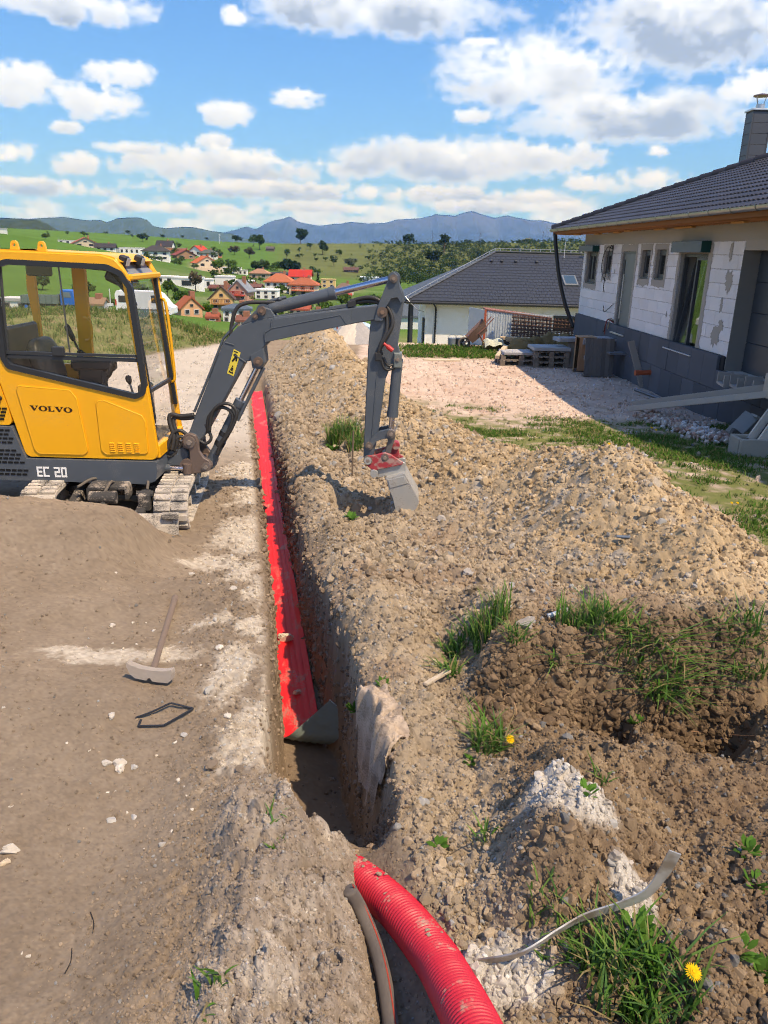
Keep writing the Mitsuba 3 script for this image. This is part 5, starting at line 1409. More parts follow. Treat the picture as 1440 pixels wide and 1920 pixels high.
for i in range(3):
    u0_, u1_, v_ = 938 + i * 5, 1010 + i * 7, 632 + i * 3
    p0, p1 = at(u0_, v_, 24.3), at(u1_, v_ + 3.5, 24.3)
    add("plank", bar(p0, p1, .16, .04), "m_matte", color=np.array((.56, .42, .27)) * rs.uniform(.85, 1.1), label="pale plank laid across the top of the tarpaulin covered pile", cat="plank", group="planks on the covered pile")
# lumps of brown mineral wool
for u, v, y, sx, sz, lab in ((975, 655, 23.6, .42, .34, "brown lump of mineral wool behind the front pallet stack, leftmost"), (1000, 652, 23.9, .33, .36, "brown lump of mineral wool in the middle behind the pallet stacks"), (1030, 646, 24.2, .42, .42, "tallest brown lump of mineral wool beside the rusty mats"), (1062, 646, 24.0, .38, .42, "brown lump of mineral wool nearest the house corner")):
    q = on(u, v, y)
    m = trimesh.creation.icosphere(subdivisions=3)
    vv = np.array(m.vertices)
    vv = vv * (1 + .55 * (meshkit.fbm(vv * 2.2 + u, 4, 3)[:, None] - .5) + .25 * (meshkit.fbm(vv * 7 + u, 2, 5)[:, None] - .5)) * [sx, sx * .8, sz]
    add("insulation_heap", (vv + q + [0, 0, sz * .55], np.array(m.faces)), "m_matte", smooth=True, color=(.22, .155, .07), label=lab, cat="insulation")


def pallet(c, yaw, label, group=None, L=1.2, W=.8, stand=None, col=OLDWOOD):
    """A pallet lying at c, or standing with the tilt matrix given."""
    t = thing("pallet", label, "pallet", group)
    R = rot([0, 0, 1], yaw) if stand is None else rot([0, 0, 1], yaw) @ stand
    f = lambda m: move(m, c, R)
    for i in range(7):
        add("deck_board", f(box((-L / 2 + .05 + i * (L - .1) / 6, 0, .133), (.10, W, .022))), "m_matte", t, color=np.array(col) * rs.uniform(.75, 1.25))
    for i in range(3):
        add("runner", f(box((0, -W / 2 + .05 + i * (W - .1) / 2, .011), (L, .10, .022))), "m_matte", t, color=np.array(col) * rs.uniform(.75, 1.2))
        for j in range(3):
            add("block", f(box((-L / 2 + .07 + j * (L - .14) / 2, -W / 2 + .05 + i * (W - .1) / 2, .072), (.13, .10, .10))), "m_matte", t, color=np.array(col) * rs.uniform(.7, 1.1))
    return t


p = on(970, 687, 21.6)
pallet(p + [0, 0, .0], 4, "weathered pallet at the bottom of the front stack in the yard", L=1.15)
pallet(p + [.03, .02, .15], 2, "weathered pallet on top of the front stack in the yard", L=1.15)
add("concrete_slab", box(p + [.03, 0, .335], (1.02, .8, .07), rot([0, 0, 1], 3), .008), "m_matte", color=(.30, .30, .31), label="grey slab lying on the front pallet stack", cat="slab")
add("board", bar(p + [-.62, -.3, .22], p + [-.30, .5, .40], .12, .09), "m_matte", color=PALE, label="short pale board sticking out left of the front pallet stack", cat="board")
p = on(1026, 688, 21.4)
for i in range(3):
    pallet(p + [.01 * i, 0, .145 * i], 3 - 2 * i, "weathered pallet, " + ("bottom", "middle", "top")[i] + " one of the second stack in the yard", L=.95)
add("concrete_slab", box(p + [.0, 0, .50], (1.0, .85, .09), rot([0, 0, 1], 2), .008), "m_matte", color=(.32, .33, .34), label="grey slab lying on the second, taller pallet stack", cat="slab")
p = on(1066, 698, 20.9)
for i, x in enumerate((0, .10)):
    add("board", bar(p + [x, .15, .02], p + [x + .05, .42, .78], .11, .04, (0, 1, 0)), "m_matte", color=np.array(OLDWOOD) * (1 + .2 * i), label=("left", "right")[i] + " one of two grey boards standing beside the second pallet stack", cat="board")
add("concrete_slab", box(p + [-.02, .5, .74], (.62, .5, .10), rot([0, 0, 1], 10), .008), "m_matte", color=(.33, .34, .36), label="small grey slab high on the stack beside the plywood box", cat="slab")
q = on(1076, 700, 20.4)
pb = thing("plywood_box", "upright plywood box with an open reddish side beside the pallets", "box")
add("front_panel", box(q + [.27, -.02, .47], (.42, .025, .86), None, .003), "m_matte", pb, color=(.40, .22, .12))
add("side_panel", box(q + [.03, .22, .45], (.025, .50, .88), rot([0, 0, 1], -16), .003), "m_matte", pb, color=(.46, .30, .17))
add("back_panel", box(q + [.27, .45, .46], (.42, .025, .84), None, .003), "m_matte", pb, color=(.40, .24, .13))
add("right_panel", box(q + [.48, .22, .46], (.025, .46, .84), None, .003), "m_matte", pb, color=(.38, .22, .12))
add("lid", box(q + [.27, .22, .90], (.46, .5, .025), None, .003), "m_matte", pb, color=(.42, .27, .16))
q = on(1117, 712, 19.7)
pallet(q + [0, .05, .47], 0, "pallet standing on edge before the door platform", L=.72, W=.94, stand=rot([1, 0, 0], 80), col=(.15, .135, .125))
# the platform before the door
q = on(1135, 705, 20.6)
for i in range(4):
    pallet(q + [.12, .12, .01 + .145 * i], 1, "dark pallet of the stack that carries the door platform", "pallets under the door platform", L=1.15, col=(.11, .10, .095))
c0 = (at(1092, 637, 20.6) + at(1176, 636, 20.6)) / 2
pl = thing("door_platform", "wide grey boards laid as a platform before the house door", "platform")
for i in range(3):
    add("board", box(c0 + [.02, .05 + (i - 1) * .28, .02], (1.26, .26, .045), None, .004), "m_matte", pl, color=np.array((.30, .30, .31)) * (1 + .06 * i))
add("block", box(c0 + [-.56, -.2, -.06], (.13, .25, .11)), "m_matte", pl, color=(.26, .26, .27))
c1 = (at(1142, 661, 19.6) + at(1188, 663, 19.6)) / 2
bn = thing("bench", "low dark bench board on a yellow post beside the plinth", "bench")
add("board", box(c1, (.70, .45, .05), None, .004), "m_matte", bn, color=(.15, .155, .165))
add("post", box((c1[0] + .12, 19.6, c1[2] - .36), (.12, .12, .66)), "m_matte", bn, color=(.34, .22, .06))
add("post", box((c1[0] - .26, 19.75, c1[2] - .36), (.10, .10, .66)), "m_matte", bn, color=(.12, .09, .05))
p0, p1 = at(1206, 727, 17.9), at(1183, 640, 18.6)
p0[2] = gz(p0[0], 17.9)
add("plank", bar(p0, p1, .15, .035, (0, 1, 0)), "m_matte", color=(.27, .23, .19), label="weathered plank leaning against the insulated plinth by the drain stub", cat="plank")
# long box beams from the ground to the garage sill
p0, p1 = at(1182, 766, 14.3), at(1452, 738, 11.3)
p0[2] = max(p0[2], gz(p0[0], p0[1]) + .08)
dirb = (p1 - p0) / np.linalg.norm(p1 - p0)
bm = thing("beam_pair", "two long weathered box beams sloping from the ground up to the garage", "beams")
add("beam", bar(p0, p1, .12, .10, bev=.006), "m_matte", bm, color=(.40, .37, .33))
add("beam", bar(p0 + [.12, .16, .055], p1 + [.12, .16, .075], .12, .12, bev=.006), "m_matte", bm, color=(.30, .28, .25))
bl0 = at(1450, 725, 11.35)
add("concrete_block", box(bl0 + [.05, 0, -.0], (.25, .3, .36), None, .01), "m_matte", color=(.42, .37, .31), label="pale block at the upper end of the long beams", cat="block")
for i, (u, v) in enumerate(((1366, 712), (1391, 717), (1420, 722))):
    q = at(u, v, 13.2 - .55 * i)
    t = thing("channel_block", ("left", "middle", "right")[i] + " one of three grey hollow blocks on the garage sill", "block")
    add("shell", move(prism(sg.box(-.25, -.10, .25, .10).difference(sg.box(-.21, -.06, .21, .14)), .26), q, rot([0, 0, 1], 80)), "m_matte", t, color=np.array((.30, .275, .25)) * rs.uniform(.9, 1.1))
    add("floor", move(box((0, 0, -.085), (.48, .25, .03)), q, rot([0, 0, 1], 80)), "m_matte", t, color=(.28, .26, .24))
p0, p1 = at(1372, 815, 11.0), at(1410, 778, 11.2)
add("gutter_board", cat(bar(p0, p1, .22, .03, (0, -.6, 1)), bar(p0 + [.05, .1, -.05], p1 + [.05, .1, -.05], .03, .12, (0, -.6, 1)), bar(p1 + [-.0, -.06, .01], p1 + [.14, -.06, -.06], .2, .03)), "m_matte", color=(.27, .27, .26), label="grey angled board leaning in the grass left of the concrete trough", cat="board")
q = at(1420, 832, 10.3)
q[2] = gz(q[0], 10.3) + .10
tg = thing("trough", "concrete trough standing in the grass at the right edge", "trough")
for dx, dy, sx, sy in ((0, -.16, .62, .05), (0, .16, .62, .05), (-.30, 0, .05, .27), (.30, 0, .05, .27)):
    add("wall", box(q + [dx, dy, .02], (sx, sy, .26), None, .008), "m_matte", tg, color=np.array((.36, .33, .28)) * rs.uniform(.9, 1.1))
for k, (u0_, v0_, u1_, v1_, yy) in enumerate(((1405, 826, 1446, 770, 10.4), (1424, 832, 1462, 778, 10.2), (1372, 808, 1420, 846, 10.9))):
    add("plank", bar(at(u0_, v0_, yy), at(u1_, v1_, yy + .25), .10, .05, (0, -1, .3)), "m_matte", color=((.50, .45, .38), (.56, .50, .42), (.10, .10, .10))[k], label=("left pale plank leaning into the concrete trough", "right pale plank leaning into the concrete trough", "dark thin slat lying behind the concrete trough")[k], cat="plank")
# pale plank on the gravel, steel bar by the plinth
pa, pb_ = on(795, 679, 22.0), on(863, 680, 22.0)
add("plank", bar(pa + [0, 0, .02], pb_ + [0, 0, .02], .12, .04), "m_matte", color=(.60, .50, .36), label="pale plank lying alone on the gravel yard", cat="plank")
pa, pb_ = on(1190, 735, 17.4), on(1252, 748, 15.9)
add("pipe", cyl(pa + [.0, 0, .04], pb_ + [.05, 0, .04], .03, 8), "m_satin", color=(.10, .12, .15), label="thin grey blue pipe lying along the foot of the plinth", cat="pipe")
st = np.array([at(661, 800, 8.0)[0], 8.0, gz(at(661, 800, 8.0)[0], 8.0)])
add("stake", tube(np.array([st - [0, 0, .1], st + [.01, 0, .5]]), .009, 6), "m_matte", color=(.16, .12, .09), label="thin brown stake standing in the grass tuft by the stick", cat="stake")
# red trailer frame and grey gravel pile behind the spoil
fx = at(618, 628, 29)
ft = thing("scaffold_frame", "small red steel frame behind the far spoil mound", "scaffold")
for x in (-.28, 0, .28):
    add("upright", cyl((fx[0] + x, 29, -1.2), (fx[0] + x, 29, at(618, 610, 29)[2]), .025, 6), "m_satin", ft, color=(.36, .05, .04))
for zz in (.0, .22, .45):
    add("crossbar", cyl((fx[0] - .3, 28.97, fx[2] - .15 + zz), (fx[0] + .3, 28.97, fx[2] - .15 + zz), .02, 6), "m_satin", ft, color=(.36, .05, .04))
X, Yt = np.meshgrid(np.linspace(-1, 1, 70), np.linspace(-1, 1, 70))
rr = np.hypot(X, Yt)
gp = on(662, 646, 26.6)
H = np.clip(1 - rr - .10 * (nz(X, Yt, 3, 3) - .5), 0, 1) * .92
Zg = H + .03 * cells(X, Yt, 16, 4) * (H > .01) - .08
cg = np.where((nz(X * 1 + .3, Yt, 2.4, 9) + .9 * np.exp(-((X + .15) / .22) ** 2) > .78)[..., None], (.60, .53, .44), (.36, .34, .33)) * (.8 + .4 * nz(X, Yt, 30, 6)[..., None])
add("gravel_pile", (np.c_[X.ravel() * 1.05, Yt.ravel() * 1.0, Zg.ravel() * 1.15] + gp, grid_faces(70, 70)), "m_ground", smooth=True, color=cg.reshape(-1, 3), label="conical pile of grey gravel with a pale stripe behind the spoil", cat="gravel pile")
# pale rubble along the plinth
sp_ = []
while len(sp_) < 900:
    t = rs.rand()
    u_, v_ = 1215 + 160 * t, 773 + 48 * t + rs.uniform(-9, 11)
    y_ = np.interp(t, [0, 1], [14.0, 11.4]) + rs.uniform(-.35, .35)
    x_ = np.interp(t, [0, 1], [at(1225, 775, 14.0)[0], at(1365, 812, 11.4)[0]]) + rs.normal(0, .16)
    sp_.append((x_, y_))
sp_ = np.array(sp_)
hz_ = fit_ground(sp_[:, 0], sp_[:, 1]) + rs.rand(len(sp_)) * .10
RK = [rock(i, .25, 1) for i in range(8)]
m, who = scatter(RK, np.c_[sp_, hz_], rs.uniform(.02, .06, len(sp_)), rs)
cc_ = np.array([(.50, .40, .34), (.62, .57, .52), (.42, .27, .21), (.55, .50, .46)])[rs.randint(4, size=len(sp_))] * rs.uniform(.8, 1.15, (len(sp_), 1))
add("rubble", m, "m_matte", color=cc_[who], label="strip of pale pink and white rubble stones beside the plinth", kind="stuff")
# ------------------------------------------------------------------ the mini excavator
rs = np.random.RandomState(41)
YEL, ANT, STEEL, RUB, RUST = (.74, .37, .006), (.062, .070, .083), (.40, .40, .41), (.030, .030, .032), (.13, .095, .08)


def paint(p, n, uv):
    a = mikit.fbm(p.x * 3.1, p.y * 3.1, p.z * 3.1, 4)
    b = mikit.noise(p.x * 210, p.y * 210, p.z * 210)
    c = mi.Color3f(.80, .385, .004) * (.96 + .08 * a)
    return mikit.mix(c, (.36, .29, .17), mikit.smoothstep(.55, .85, a * .72 + b * .28) * .40)


def grey_paint(p, n, uv):
    a = mikit.fbm(p.x * 4.2, p.y * 4.2, p.z * 4.2, 4)
    b = mikit.noise(p.x * 190, p.y * 190, p.z * 190)
    c = mi.Color3f(.076, .090, .110) * (.9 + .2 * a)
    return mikit.mix(c, (.24, .21, .17), mikit.smoothstep(.52, .88, a * .72 + b * .28) * .55)


def dusty(p, n, uv):
    a = mikit.fbm(p.x * 9, p.y * 9, p.z * 9, 4)
    b = mikit.noise(p.x * 150, p.y * 150, p.z * 150)
    return mikit.mix((.09, .085, .08), (.46, .41, .35), mikit.smoothstep(.30, .55, a * .7 + b * .3))


def scuffed(p, n, uv):
    a = mikit.fbm(p.x * 14, p.y * 14, p.z * 5, 4)
    b = mikit.noise(p.x * 120, p.y * 120, p.z * 120)
    return mikit.mix(mikit.mix((.33, .345, .345), (.42, .40, .37), a), (.22, .19, .16), mikit.smoothstep(.55, .8, a * .6 + b * .4) * .7)


def red_scuffed(p, n, uv):
    a = mikit.fbm(p.x * 22, p.y * 22, p.z * 22, 4)
    return mikit.mix((.32, .035, .045), (.36, .29, .25), mikit.smoothstep(.46, .70, a) * .7)


mat("m_yellow", proc(paint), .34, clearcoat=.5, clearcoat_gloss=.85)
mat("m_grey_paint", proc(grey_paint), .42)
mat("m_track", proc(dusty), .9)
mat("m_bucket", proc(scuffed), .5, .25)
mat("m_red_hitch", proc(red_scuffed), .5)
ex = thing("mini_excavator", "yellow and grey mini excavator with rubber tracks standing left of the trench", "excavator")
YS, YN = 6.58, 7.50                       # near and far side of the upper body
XZ = dict(X=(1, 0, 0), Y=(0, 0, 1))


def side(poly, y, depth, name, bsdf, parent, bev=0.0, color=None, **k):
    return add(name, prism(poly, depth, (0, y, 0), bev=bev), bsdf, parent, color=color, **k)


cab = roundpoly([(-3.62, .60), (-2.03, .60), (-2.01, .66), (-2.175, 2.20), (-2.25, 2.285), (-2.36, 2.315), (-3.22, 2.335), (-3.42, 2.28), (-3.52, 2.10), (-3.30, 1.30), (-3.20, .60)], .045)
# near side wall of the cab with its window opening
shell = roundpoly([(-3.175, .605), (-2.03, .605), (-2.013, .67), (-2.165, 2.17), (-2.255, 2.28), (-2.36, 2.31), (-3.24, 2.325), (-3.38, 2.26), (-3.40, 2.0), (-3.335, 1.30)], .06)
win = roundpoly([(-3.275, 1.46), (-3.235, 1.385), (-2.165, 1.155), (-2.09, 1.19), (-2.075, 1.27), (-2.135, 2.07), (-2.205, 2.185), (-2.32, 2.235), (-3.14, 2.255), (-3.235, 2.225), (-3.27, 2.14)], .05)
wl = add("cab_side", cat(*[prism(shell.difference(win), .055, (0, YS + .030, 0))]), "m_yellow", ex, smooth=30)
rim = shell.exterior
add("cab_edge", tube(np.array([(x, YS + .022, z) for x, z in list(shell.buffer(-.012).exterior.coords)[:-1][::1]]), .020, 8, closed=True), "m_yellow", wl, smooth=True)
# pressed panels: proud fields with a rolled edge
for pts in ([(-3.19, 1.23), (-2.73, 1.205), (-2.68, 1.14), (-2.625, .67), (-2.66, .64), (-3.05, .635), (-3.09, .67)], [(-2.51, 1.11), (-2.45, 1.125), (-2.125, 1.00), (-2.10, .95), (-2.095, .665), (-2.46, .645), (-2.50, .68)]):
    g = roundpoly(pts, .028)
    add("pressed_panel", prism(g, .012, (0, YS - .003, 0), bev=.0), "m_yellow", wl, smooth=30)
    add("panel_bead", tube(np.array([(x, YS - .005, z) for x, z in list(g.exterior.coords)[:-1]]), .006, 6, closed=True), "m_yellow", wl, smooth=True)
for c in range(4):
    for r in range(5):
        x, z = -2.405 + c * .072 - r * .0, .748 - r * .0185
        add("vent_louvre", move(box((0, 0, 0), (.046, .016, .010), rot([1, 0, 0], 25), .003), (x + r * .001, YS - .011, z)), "m_yellow", wl)
# rubber window frame, glass, dividing bars
ring = win.buffer(.012).difference(win.buffer(-.032))
wf = add("window_frame", prism(ring, .05, (0, YS + .012, 0)), "m_satin", ex, smooth=30, color=(.022, .024, .028))
gl = win.buffer(-.025)
tv, tf = trimesh.creation.triangulate_polygon(gl, engine="earcut")
tv = np.asarray(tv)
add("window_pane", (np.c_[tv[:, 0], np.full(len(tv), YS + .03), tv[:, 1]], np.asarray(tf)), "m_pane", ex)
tv2 = np.array([(-3.255, 1.50), (-2.86, 1.50), (-3.06, 2.235), (-3.255, 2.235)])
add("sliding_pane", (np.array([(x, YS + .045, z) for x, z in ((-3.25, 1.5), (-2.72, 1.5), (-2.72, 2.235), (-3.25, 2.235))]), np.array([[0, 1, 2], [0, 2, 3]])), "m_pane", ex)
add("window_bar", cat(box((-2.675, YS + .022, 1.508), (1.18, .03, .022), rot([0, 1, 0], .3)), box((-2.675, YS + .030, 1.474), (1.18, .03, .030), rot([0, 1, 0], .3))), "m_satin", wf, color=(.03, .032, .036))
add("window_latch", box((-2.80, YS + .02, 1.53), (.10, .05, .08), None, .008), "m_satin", wf, color=(.028, .03, .034))
add("sliding_edge", cat(bar((-3.245, YS + .045, 1.52), (-3.215, YS + .045, 2.22), .012, .022, (1, 0, 0)), bar((-2.715, YS + .05, 1.52), (-2.735, YS + .05, 2.23), .008, .012, (1, 0, 0))), "m_satin", wf, color=(.06, .065, .07))
# roof, far side, front and rear of the cab
roofp = [(-2.20, 2.265), (-2.27, 2.305), (-2.37, 2.325), (-3.24, 2.345), (-3.40, 2.29), (-3.38, 2.255), (-3.24, 2.31), (-2.37, 2.29), (-2.28, 2.27)]
side(roofp, (YS + YN) / 2, YN - YS - .06, "roof", "m_yellow", ex, smooth=30)
add("headliner", box((-2.80, (YS + YN) / 2, 2.275), (1.0, YN - YS - .14, .02)), "m_matte", ex, color=(.10, .10, .10))
farwin = sg.box(-3.20, 1.25, -2.92, 2.24).union(sg.box(-2.80, .75, -2.26, 2.20))
farshell = sg.Polygon(shell.exterior.coords).buffer(-.01)
add("cab_side", prism(farshell.difference(sg.Polygon([(-3.31, 1.30), (-2.955, 1.30), (-2.955, 2.24), (-3.31, 2.24)])).difference(sg.Polygon([(-2.835, .70), (-2.10, .70), (-2.15, 1.5), (-2.225, 2.17), (-2.30, 2.23), (-2.835, 2.24)])), .05, (0, YN - .03, 0)), "m_yellow", ex)
for y0 in (YS + .05, YN - .05):
    add("front_pillar", tube(np.array([(-2.045, y0, .66), (-2.09, y0, 1.2), (-2.185, y0, 2.14), (-2.27, y0, 2.28)]), [.036, .034, .036, .036], 10), "m_yellow", ex, smooth=True)
for y0 in (YS + .10, YN - .10):
    add("front_pillar_seal", bar((-2.05, y0, .95), (-2.17, y0, 2.12), .03, .035, (0, 1, 0)), "m_satin", ex, color=(.02, .022, .025))
fx_ = lambda z: -2.03 - (z - .65) * .102
add("windscreen", (np.array([(fx_(1.2), YS + .09, 1.2), (fx_(1.2), YN - .09, 1.2), (fx_(2.10), YN - .09, 2.10), (fx_(2.10), YS + .09, 2.10)]), np.array([[0, 1, 2], [0, 2, 3]])), "m_pane", ex)
add("lower_screen", (np.array([(fx_(.72), YS + .09, .72), (fx_(.72), YN - .09, .72), (fx_(1.18), YN - .09, 1.18), (fx_(1.18), YS + .09, 1.18)]), np.array([[0, 1, 2], [0, 2, 3]])), "m_pane", ex)
add("screen_divider", bar((fx_(1.19), YS + .08, 1.19), (fx_(1.19), YN - .08, 1.19), .03, .03), "m_satin", ex, color=(.03, .03, .033))
add("front_sill", box((-2.04, (YS + YN) / 2, .665), (.07, YN - YS - .1, .12), None, .01), "m_yellow", ex)
add("front_header", prism([(-2.155, 2.13), (-2.285, 2.275), (-2.30, 2.25), (-2.19, 2.12)], YN - YS - .12, (0, (YS + YN) / 2, 0)), "m_satin", ex, color=(.20, .22, .25))
add("front_cap", bar((-2.155, YS + .04, 2.145), (-2.155, YN - .04, 2.145), .05, .05, bev=.012), "m_yellow", ex)
for y0, dx in ((YS + .12, -2.215), (YS + .46, -2.195)):
    l = add("work_light", box((dx, y0, 2.275), (.07, .09, .085), rot([0, 1, 0], 18), .012), "m_satin", ex, color=(.02, .02, .023))
    add("lens", box((dx + .037, y0, 2.264), (.008, .075, .062), rot([0, 1, 0], 18)), "m_gloss", l, color=(.35, .37, .38))
    add("bracket", box((dx - .01, y0, 2.235), (.03, .05, .05)), "m_matte", l, color=(.05, .05, .05))
# lifting eyes on the roof
for x in (-3.10, -2.875):
    for y in (YS + .10,):
        t = np.linspace(0, math.pi, 10)
        g = sg.Polygon([(x - .042, 2.31), (x + .042, 2.31)] + [(x + .028 * math.cos(a_), 2.385 + .028 * math.sin(a_)) for a_ in t]).difference(sg.Point(x, 2.378).buffer(.014))
        add("lifting_eye", prism(g, .03, (0, y, 0)), "m_yellow", ex, smooth=30)
# hand rails
add("hand_rail", tube(curve([(-2.175, YN - .02, 1.92), (-2.10, YN - .10, 1.925), (-2.075, YN - .12, 1.84), (-2.05, YN - .12, 1.50), (-2.04, YN - .12, 1.22), (-2.07, YN - .11, 1.165), (-2.13, YN - .05, 1.165)], 8), .014, 8), "m_yellow", ex, smooth=True)
add("hand_rail", tube(curve([(-2.87, YN - .09, 1.75), (-2.80, YN - .15, 1.735), (-2.785, YN - .15, 1.64), (-2.80, YN - .15, 1.555), (-2.87, YN - .09, 1.535)], 8), .014, 8), "m_yellow", ex, smooth=True)
# inside the cab
add("cab_floor", box((-2.62, (YS + YN) / 2, .70), (1.15, YN - YS - .12, .05)), "m_matte", ex, color=(.06, .06, .06))
seat = add("seat", cat(box((-2.92, 7.05, 1.10), (.46, .48, .14), None, .05), box((-2.92, 7.05, .92), (.36, .38, .26), None, .03)), "m_satin", ex, color=(.022, .023, .026))
m = trimesh.creation.icosphere(subdivisions=3)
vv = np.array(m.vertices)
vv = np.sign(vv) * np.abs(vv) ** .62 * [.08, .235, .24]
add("backrest", move((vv, np.array(m.faces)), (-3.10, 7.05, 1.36), rot([0, 1, 0], -14)), "m_satin", seat, smooth=True, color=(.022, .024, .026))
add("arm_console", cat(box((-2.70, 6.78, 1.12), (.50, .12, .12), None, .03), box((-2.72, 6.80, .92), (.3, .1, .4), None, .03)), "m_satin", ex, color=(.03, .031, .034))
add("arm_console", cat(box((-2.78, 7.32, 1.32), (.42, .11, .12), None, .03), box((-2.80, 7.32, 1.0), (.26, .09, .6), None, .03)), "m_satin", ex, color=(.03, .031, .034))


def joystick(base, top, parent, r=.026):
    k_ = add("joystick", tube(curve([base, np.array(base) * .6 + np.array(top) * .4, top], 5), .010, 7), "m_satin", parent, color=(.03, .03, .03))
    d = (np.array(top) - base) / np.linalg.norm(np.array(top) - base)
    add("grip", tube(np.array([np.array(top) - d * .06, np.array(top) - d * .03, np.array(top) + d * .03, np.array(top) + d * .075, np.array(top) + d * .10 + [.014, 0, 0]]), [.016, .024, r, r * 1.05, .012], 10), "m_satin", k_, smooth=True, color=(.015, .015, .017))
    add("boot", tube(np.array([base, np.array(base) + d * .03, np.array(base) + d * .06]), [.05, .035, .02], 12), "m_matte", k_, smooth=30, color=(.02, .02, .02))


joystick((-2.52, 6.80, 1.17), (-2.445, 6.80, 1.345), ex)
joystick((-2.87, 7.28, 1.40), (-2.945, 7.26, 1.60), ex)
lv = add("lever", tube(curve([(-2.245, 6.86, .95), (-2.275, 6.86, 1.12), (-2.305, 6.86, 1.25)], 5), .010, 7), "m_metal", ex, color=(.35, .35, .35))
add("knob", tube(np.array([(-2.297, 6.86, 1.225), (-2.305, 6.86, 1.25), (-2.313, 6.86, 1.285), (-2.318, 6.86, 1.30)]), [.014, .026, .028, .012], 10), "m_satin", lv, smooth=True, color=(.02, .02, .022))
add("dashboard", cat(box((-3.33, 7.05, 1.45), (.06, .7, .5), None, .02), box((-2.30, 7.3, .95), (.10, .2, .42), None, .02)), "m_satin", ex, color=(.04, .041, .044))
add("wiper", cat(bar((-2.24, 6.72, 2.16), (-2.13, 6.68, 1.92), .015, .02, (0, 1, 0)), bar((-2.40, 6.76, 2.22), (-2.20, 6.70, 2.0), .02, .03, (0, 1, 0))), "m_satin", ex, color=(.02, .02, .02))
add("roof_frame", cat(bar((-2.22, YS + .1, 2.20), (-2.80, YS + .14, 2.24), .03, .04), bar((-2.22, YN - .1, 2.20), (-2.80, YN - .14, 2.24), .03, .04), bar((-2.55, YS + .1, 2.24), (-2.30, YN - .2, 2.21), .03, .05), bar((-2.30, YS + .1, 2.21), (-2.60, YN - .2, 2.24), .03, .05), box((-2.33, 6.95, 2.12), (.20, .3, .09), rot([0, 1, 0], 25), .02)), "m_satin", ex, color=(.03, .031, .034))
add("mirror", cat(box((-2.93, 6.70, 2.19), (.22, .03, .11), None, .03)), "m_gloss", ex, color=(.06, .075, .06))
add("rear_wall", cat(box((-3.37, (YS + YN) / 2, 1.0), (.05, YN - YS - .1, .6))), "m_yellow", ex)
# engine hood behind the cab, skirt and counterweight
hood = roundpoly([(-3.82, .885), (-3.262, .885), (-3.285, 1.05), (-3.36, 1.34), (-3.50, 1.62), (-3.75, 1.68), (-3.84, 1.5)], .04)
side(hood, (YS + YN) / 2 + .01, YN - YS + .02, "engine_hood", "m_yellow", ex, smooth=30)
skirt = roundpoly([(-3.90, .395), (-2.11, .385), (-2.035, .42), (-2.018, .50), (-2.018, .592), (-3.17, .590), (-3.262, .875), (-3.90, .885)], .015)
sk = side(skirt, (YS + YN) / 2, YN - YS + .06, "skirt", "m_grey_paint", ex, smooth=30)
add("counterweight", tube(np.array([(-3.88, (YS + YN) / 2, .42), (-3.88, (YS + YN) / 2, .88)]), (YN - YS) / 2 + .03, 32), "m_grey_paint", ex, smooth=30)
yk = YS - .032
for r in range(12):
    for c in range(7):
        z = .845 - r * .036
        x = -3.30 - c * .052 + (.845 - z) * .33 - (.026 if r % 2 else 0)
        if r in (4, 9) or x > -3.235 + (.845 - z) * .30:
            continue
        add("grille_slot", box((x, yk, z), (.040, .008, .017)), "m_matte", sk, color=(.012, .012, .013))
for r in range(4):
    for c in range(5):
        add("grille_slot", box((-3.315 - c * .052 - .012 * r, YS - .004, 1.03 - r * .031), (.042, .008, .016)), "m_matte", ex, color=(.02, .015, .01))
add("door_latch", cat(cyl((-3.345, YS - .03, 1.12), (-3.345, YS + .02, 1.12), .022, 10), box((-3.36, YS - .03, 1.12), (.05, .02, .02))), "m_matte", ex, color=(.03, .03, .03))
# lettering
SERIF = {"V": [(0, 1), (.46, 1), (.46, .93), (.38, .91), (.62, .32), (.84, .91), (.74, .93), (.74, 1), (1.06, 1), (1.06, .93), (.98, .91), (.60, 0), (.44, 0), (.08, .91), (0, .93)],
         "L": [(0, 1), (.50, 1), (.50, .93), (.38, .91), (.38, .09), (.62, .09), (.76, .32), (.84, .32), (.82, 0), (0, 0), (0, .07), (.12, .09), (.12, .91), (0, .93)]}
O_ = sg.Point(0, 0).buffer(1, quad_segs=16)
O_ = affinity.translate(affinity.scale(O_, .55, .52), .55, .5).difference(affinity.translate(affinity.scale(O_, .26, .42), .55, .5))
x, hh_ = -3.088, .044
for ch_, adv in (("V", 1.10), ("O", 1.14), ("L", .92), ("V", 1.10), ("O", 1.1)):
    g = O_ if ch_ == "O" else sg.Polygon(SERIF[ch_])
    g = affinity.affine_transform(g, [hh_ * 1.55, 0, 0, hh_, x, .915])
    add("letter", prism(g, .003, (0, YS - .0105, 0), (1, 0, -.035), (0, 0, 1)), "m_matte", wl, color=(.045, .022, .01), label=None)
    x += adv * hh_ * 1.55
def seg(*ls):
    return shapely.unary_union([sg.LineString(l).buffer(.095, cap_style=3, join_style=2) for l in ls])


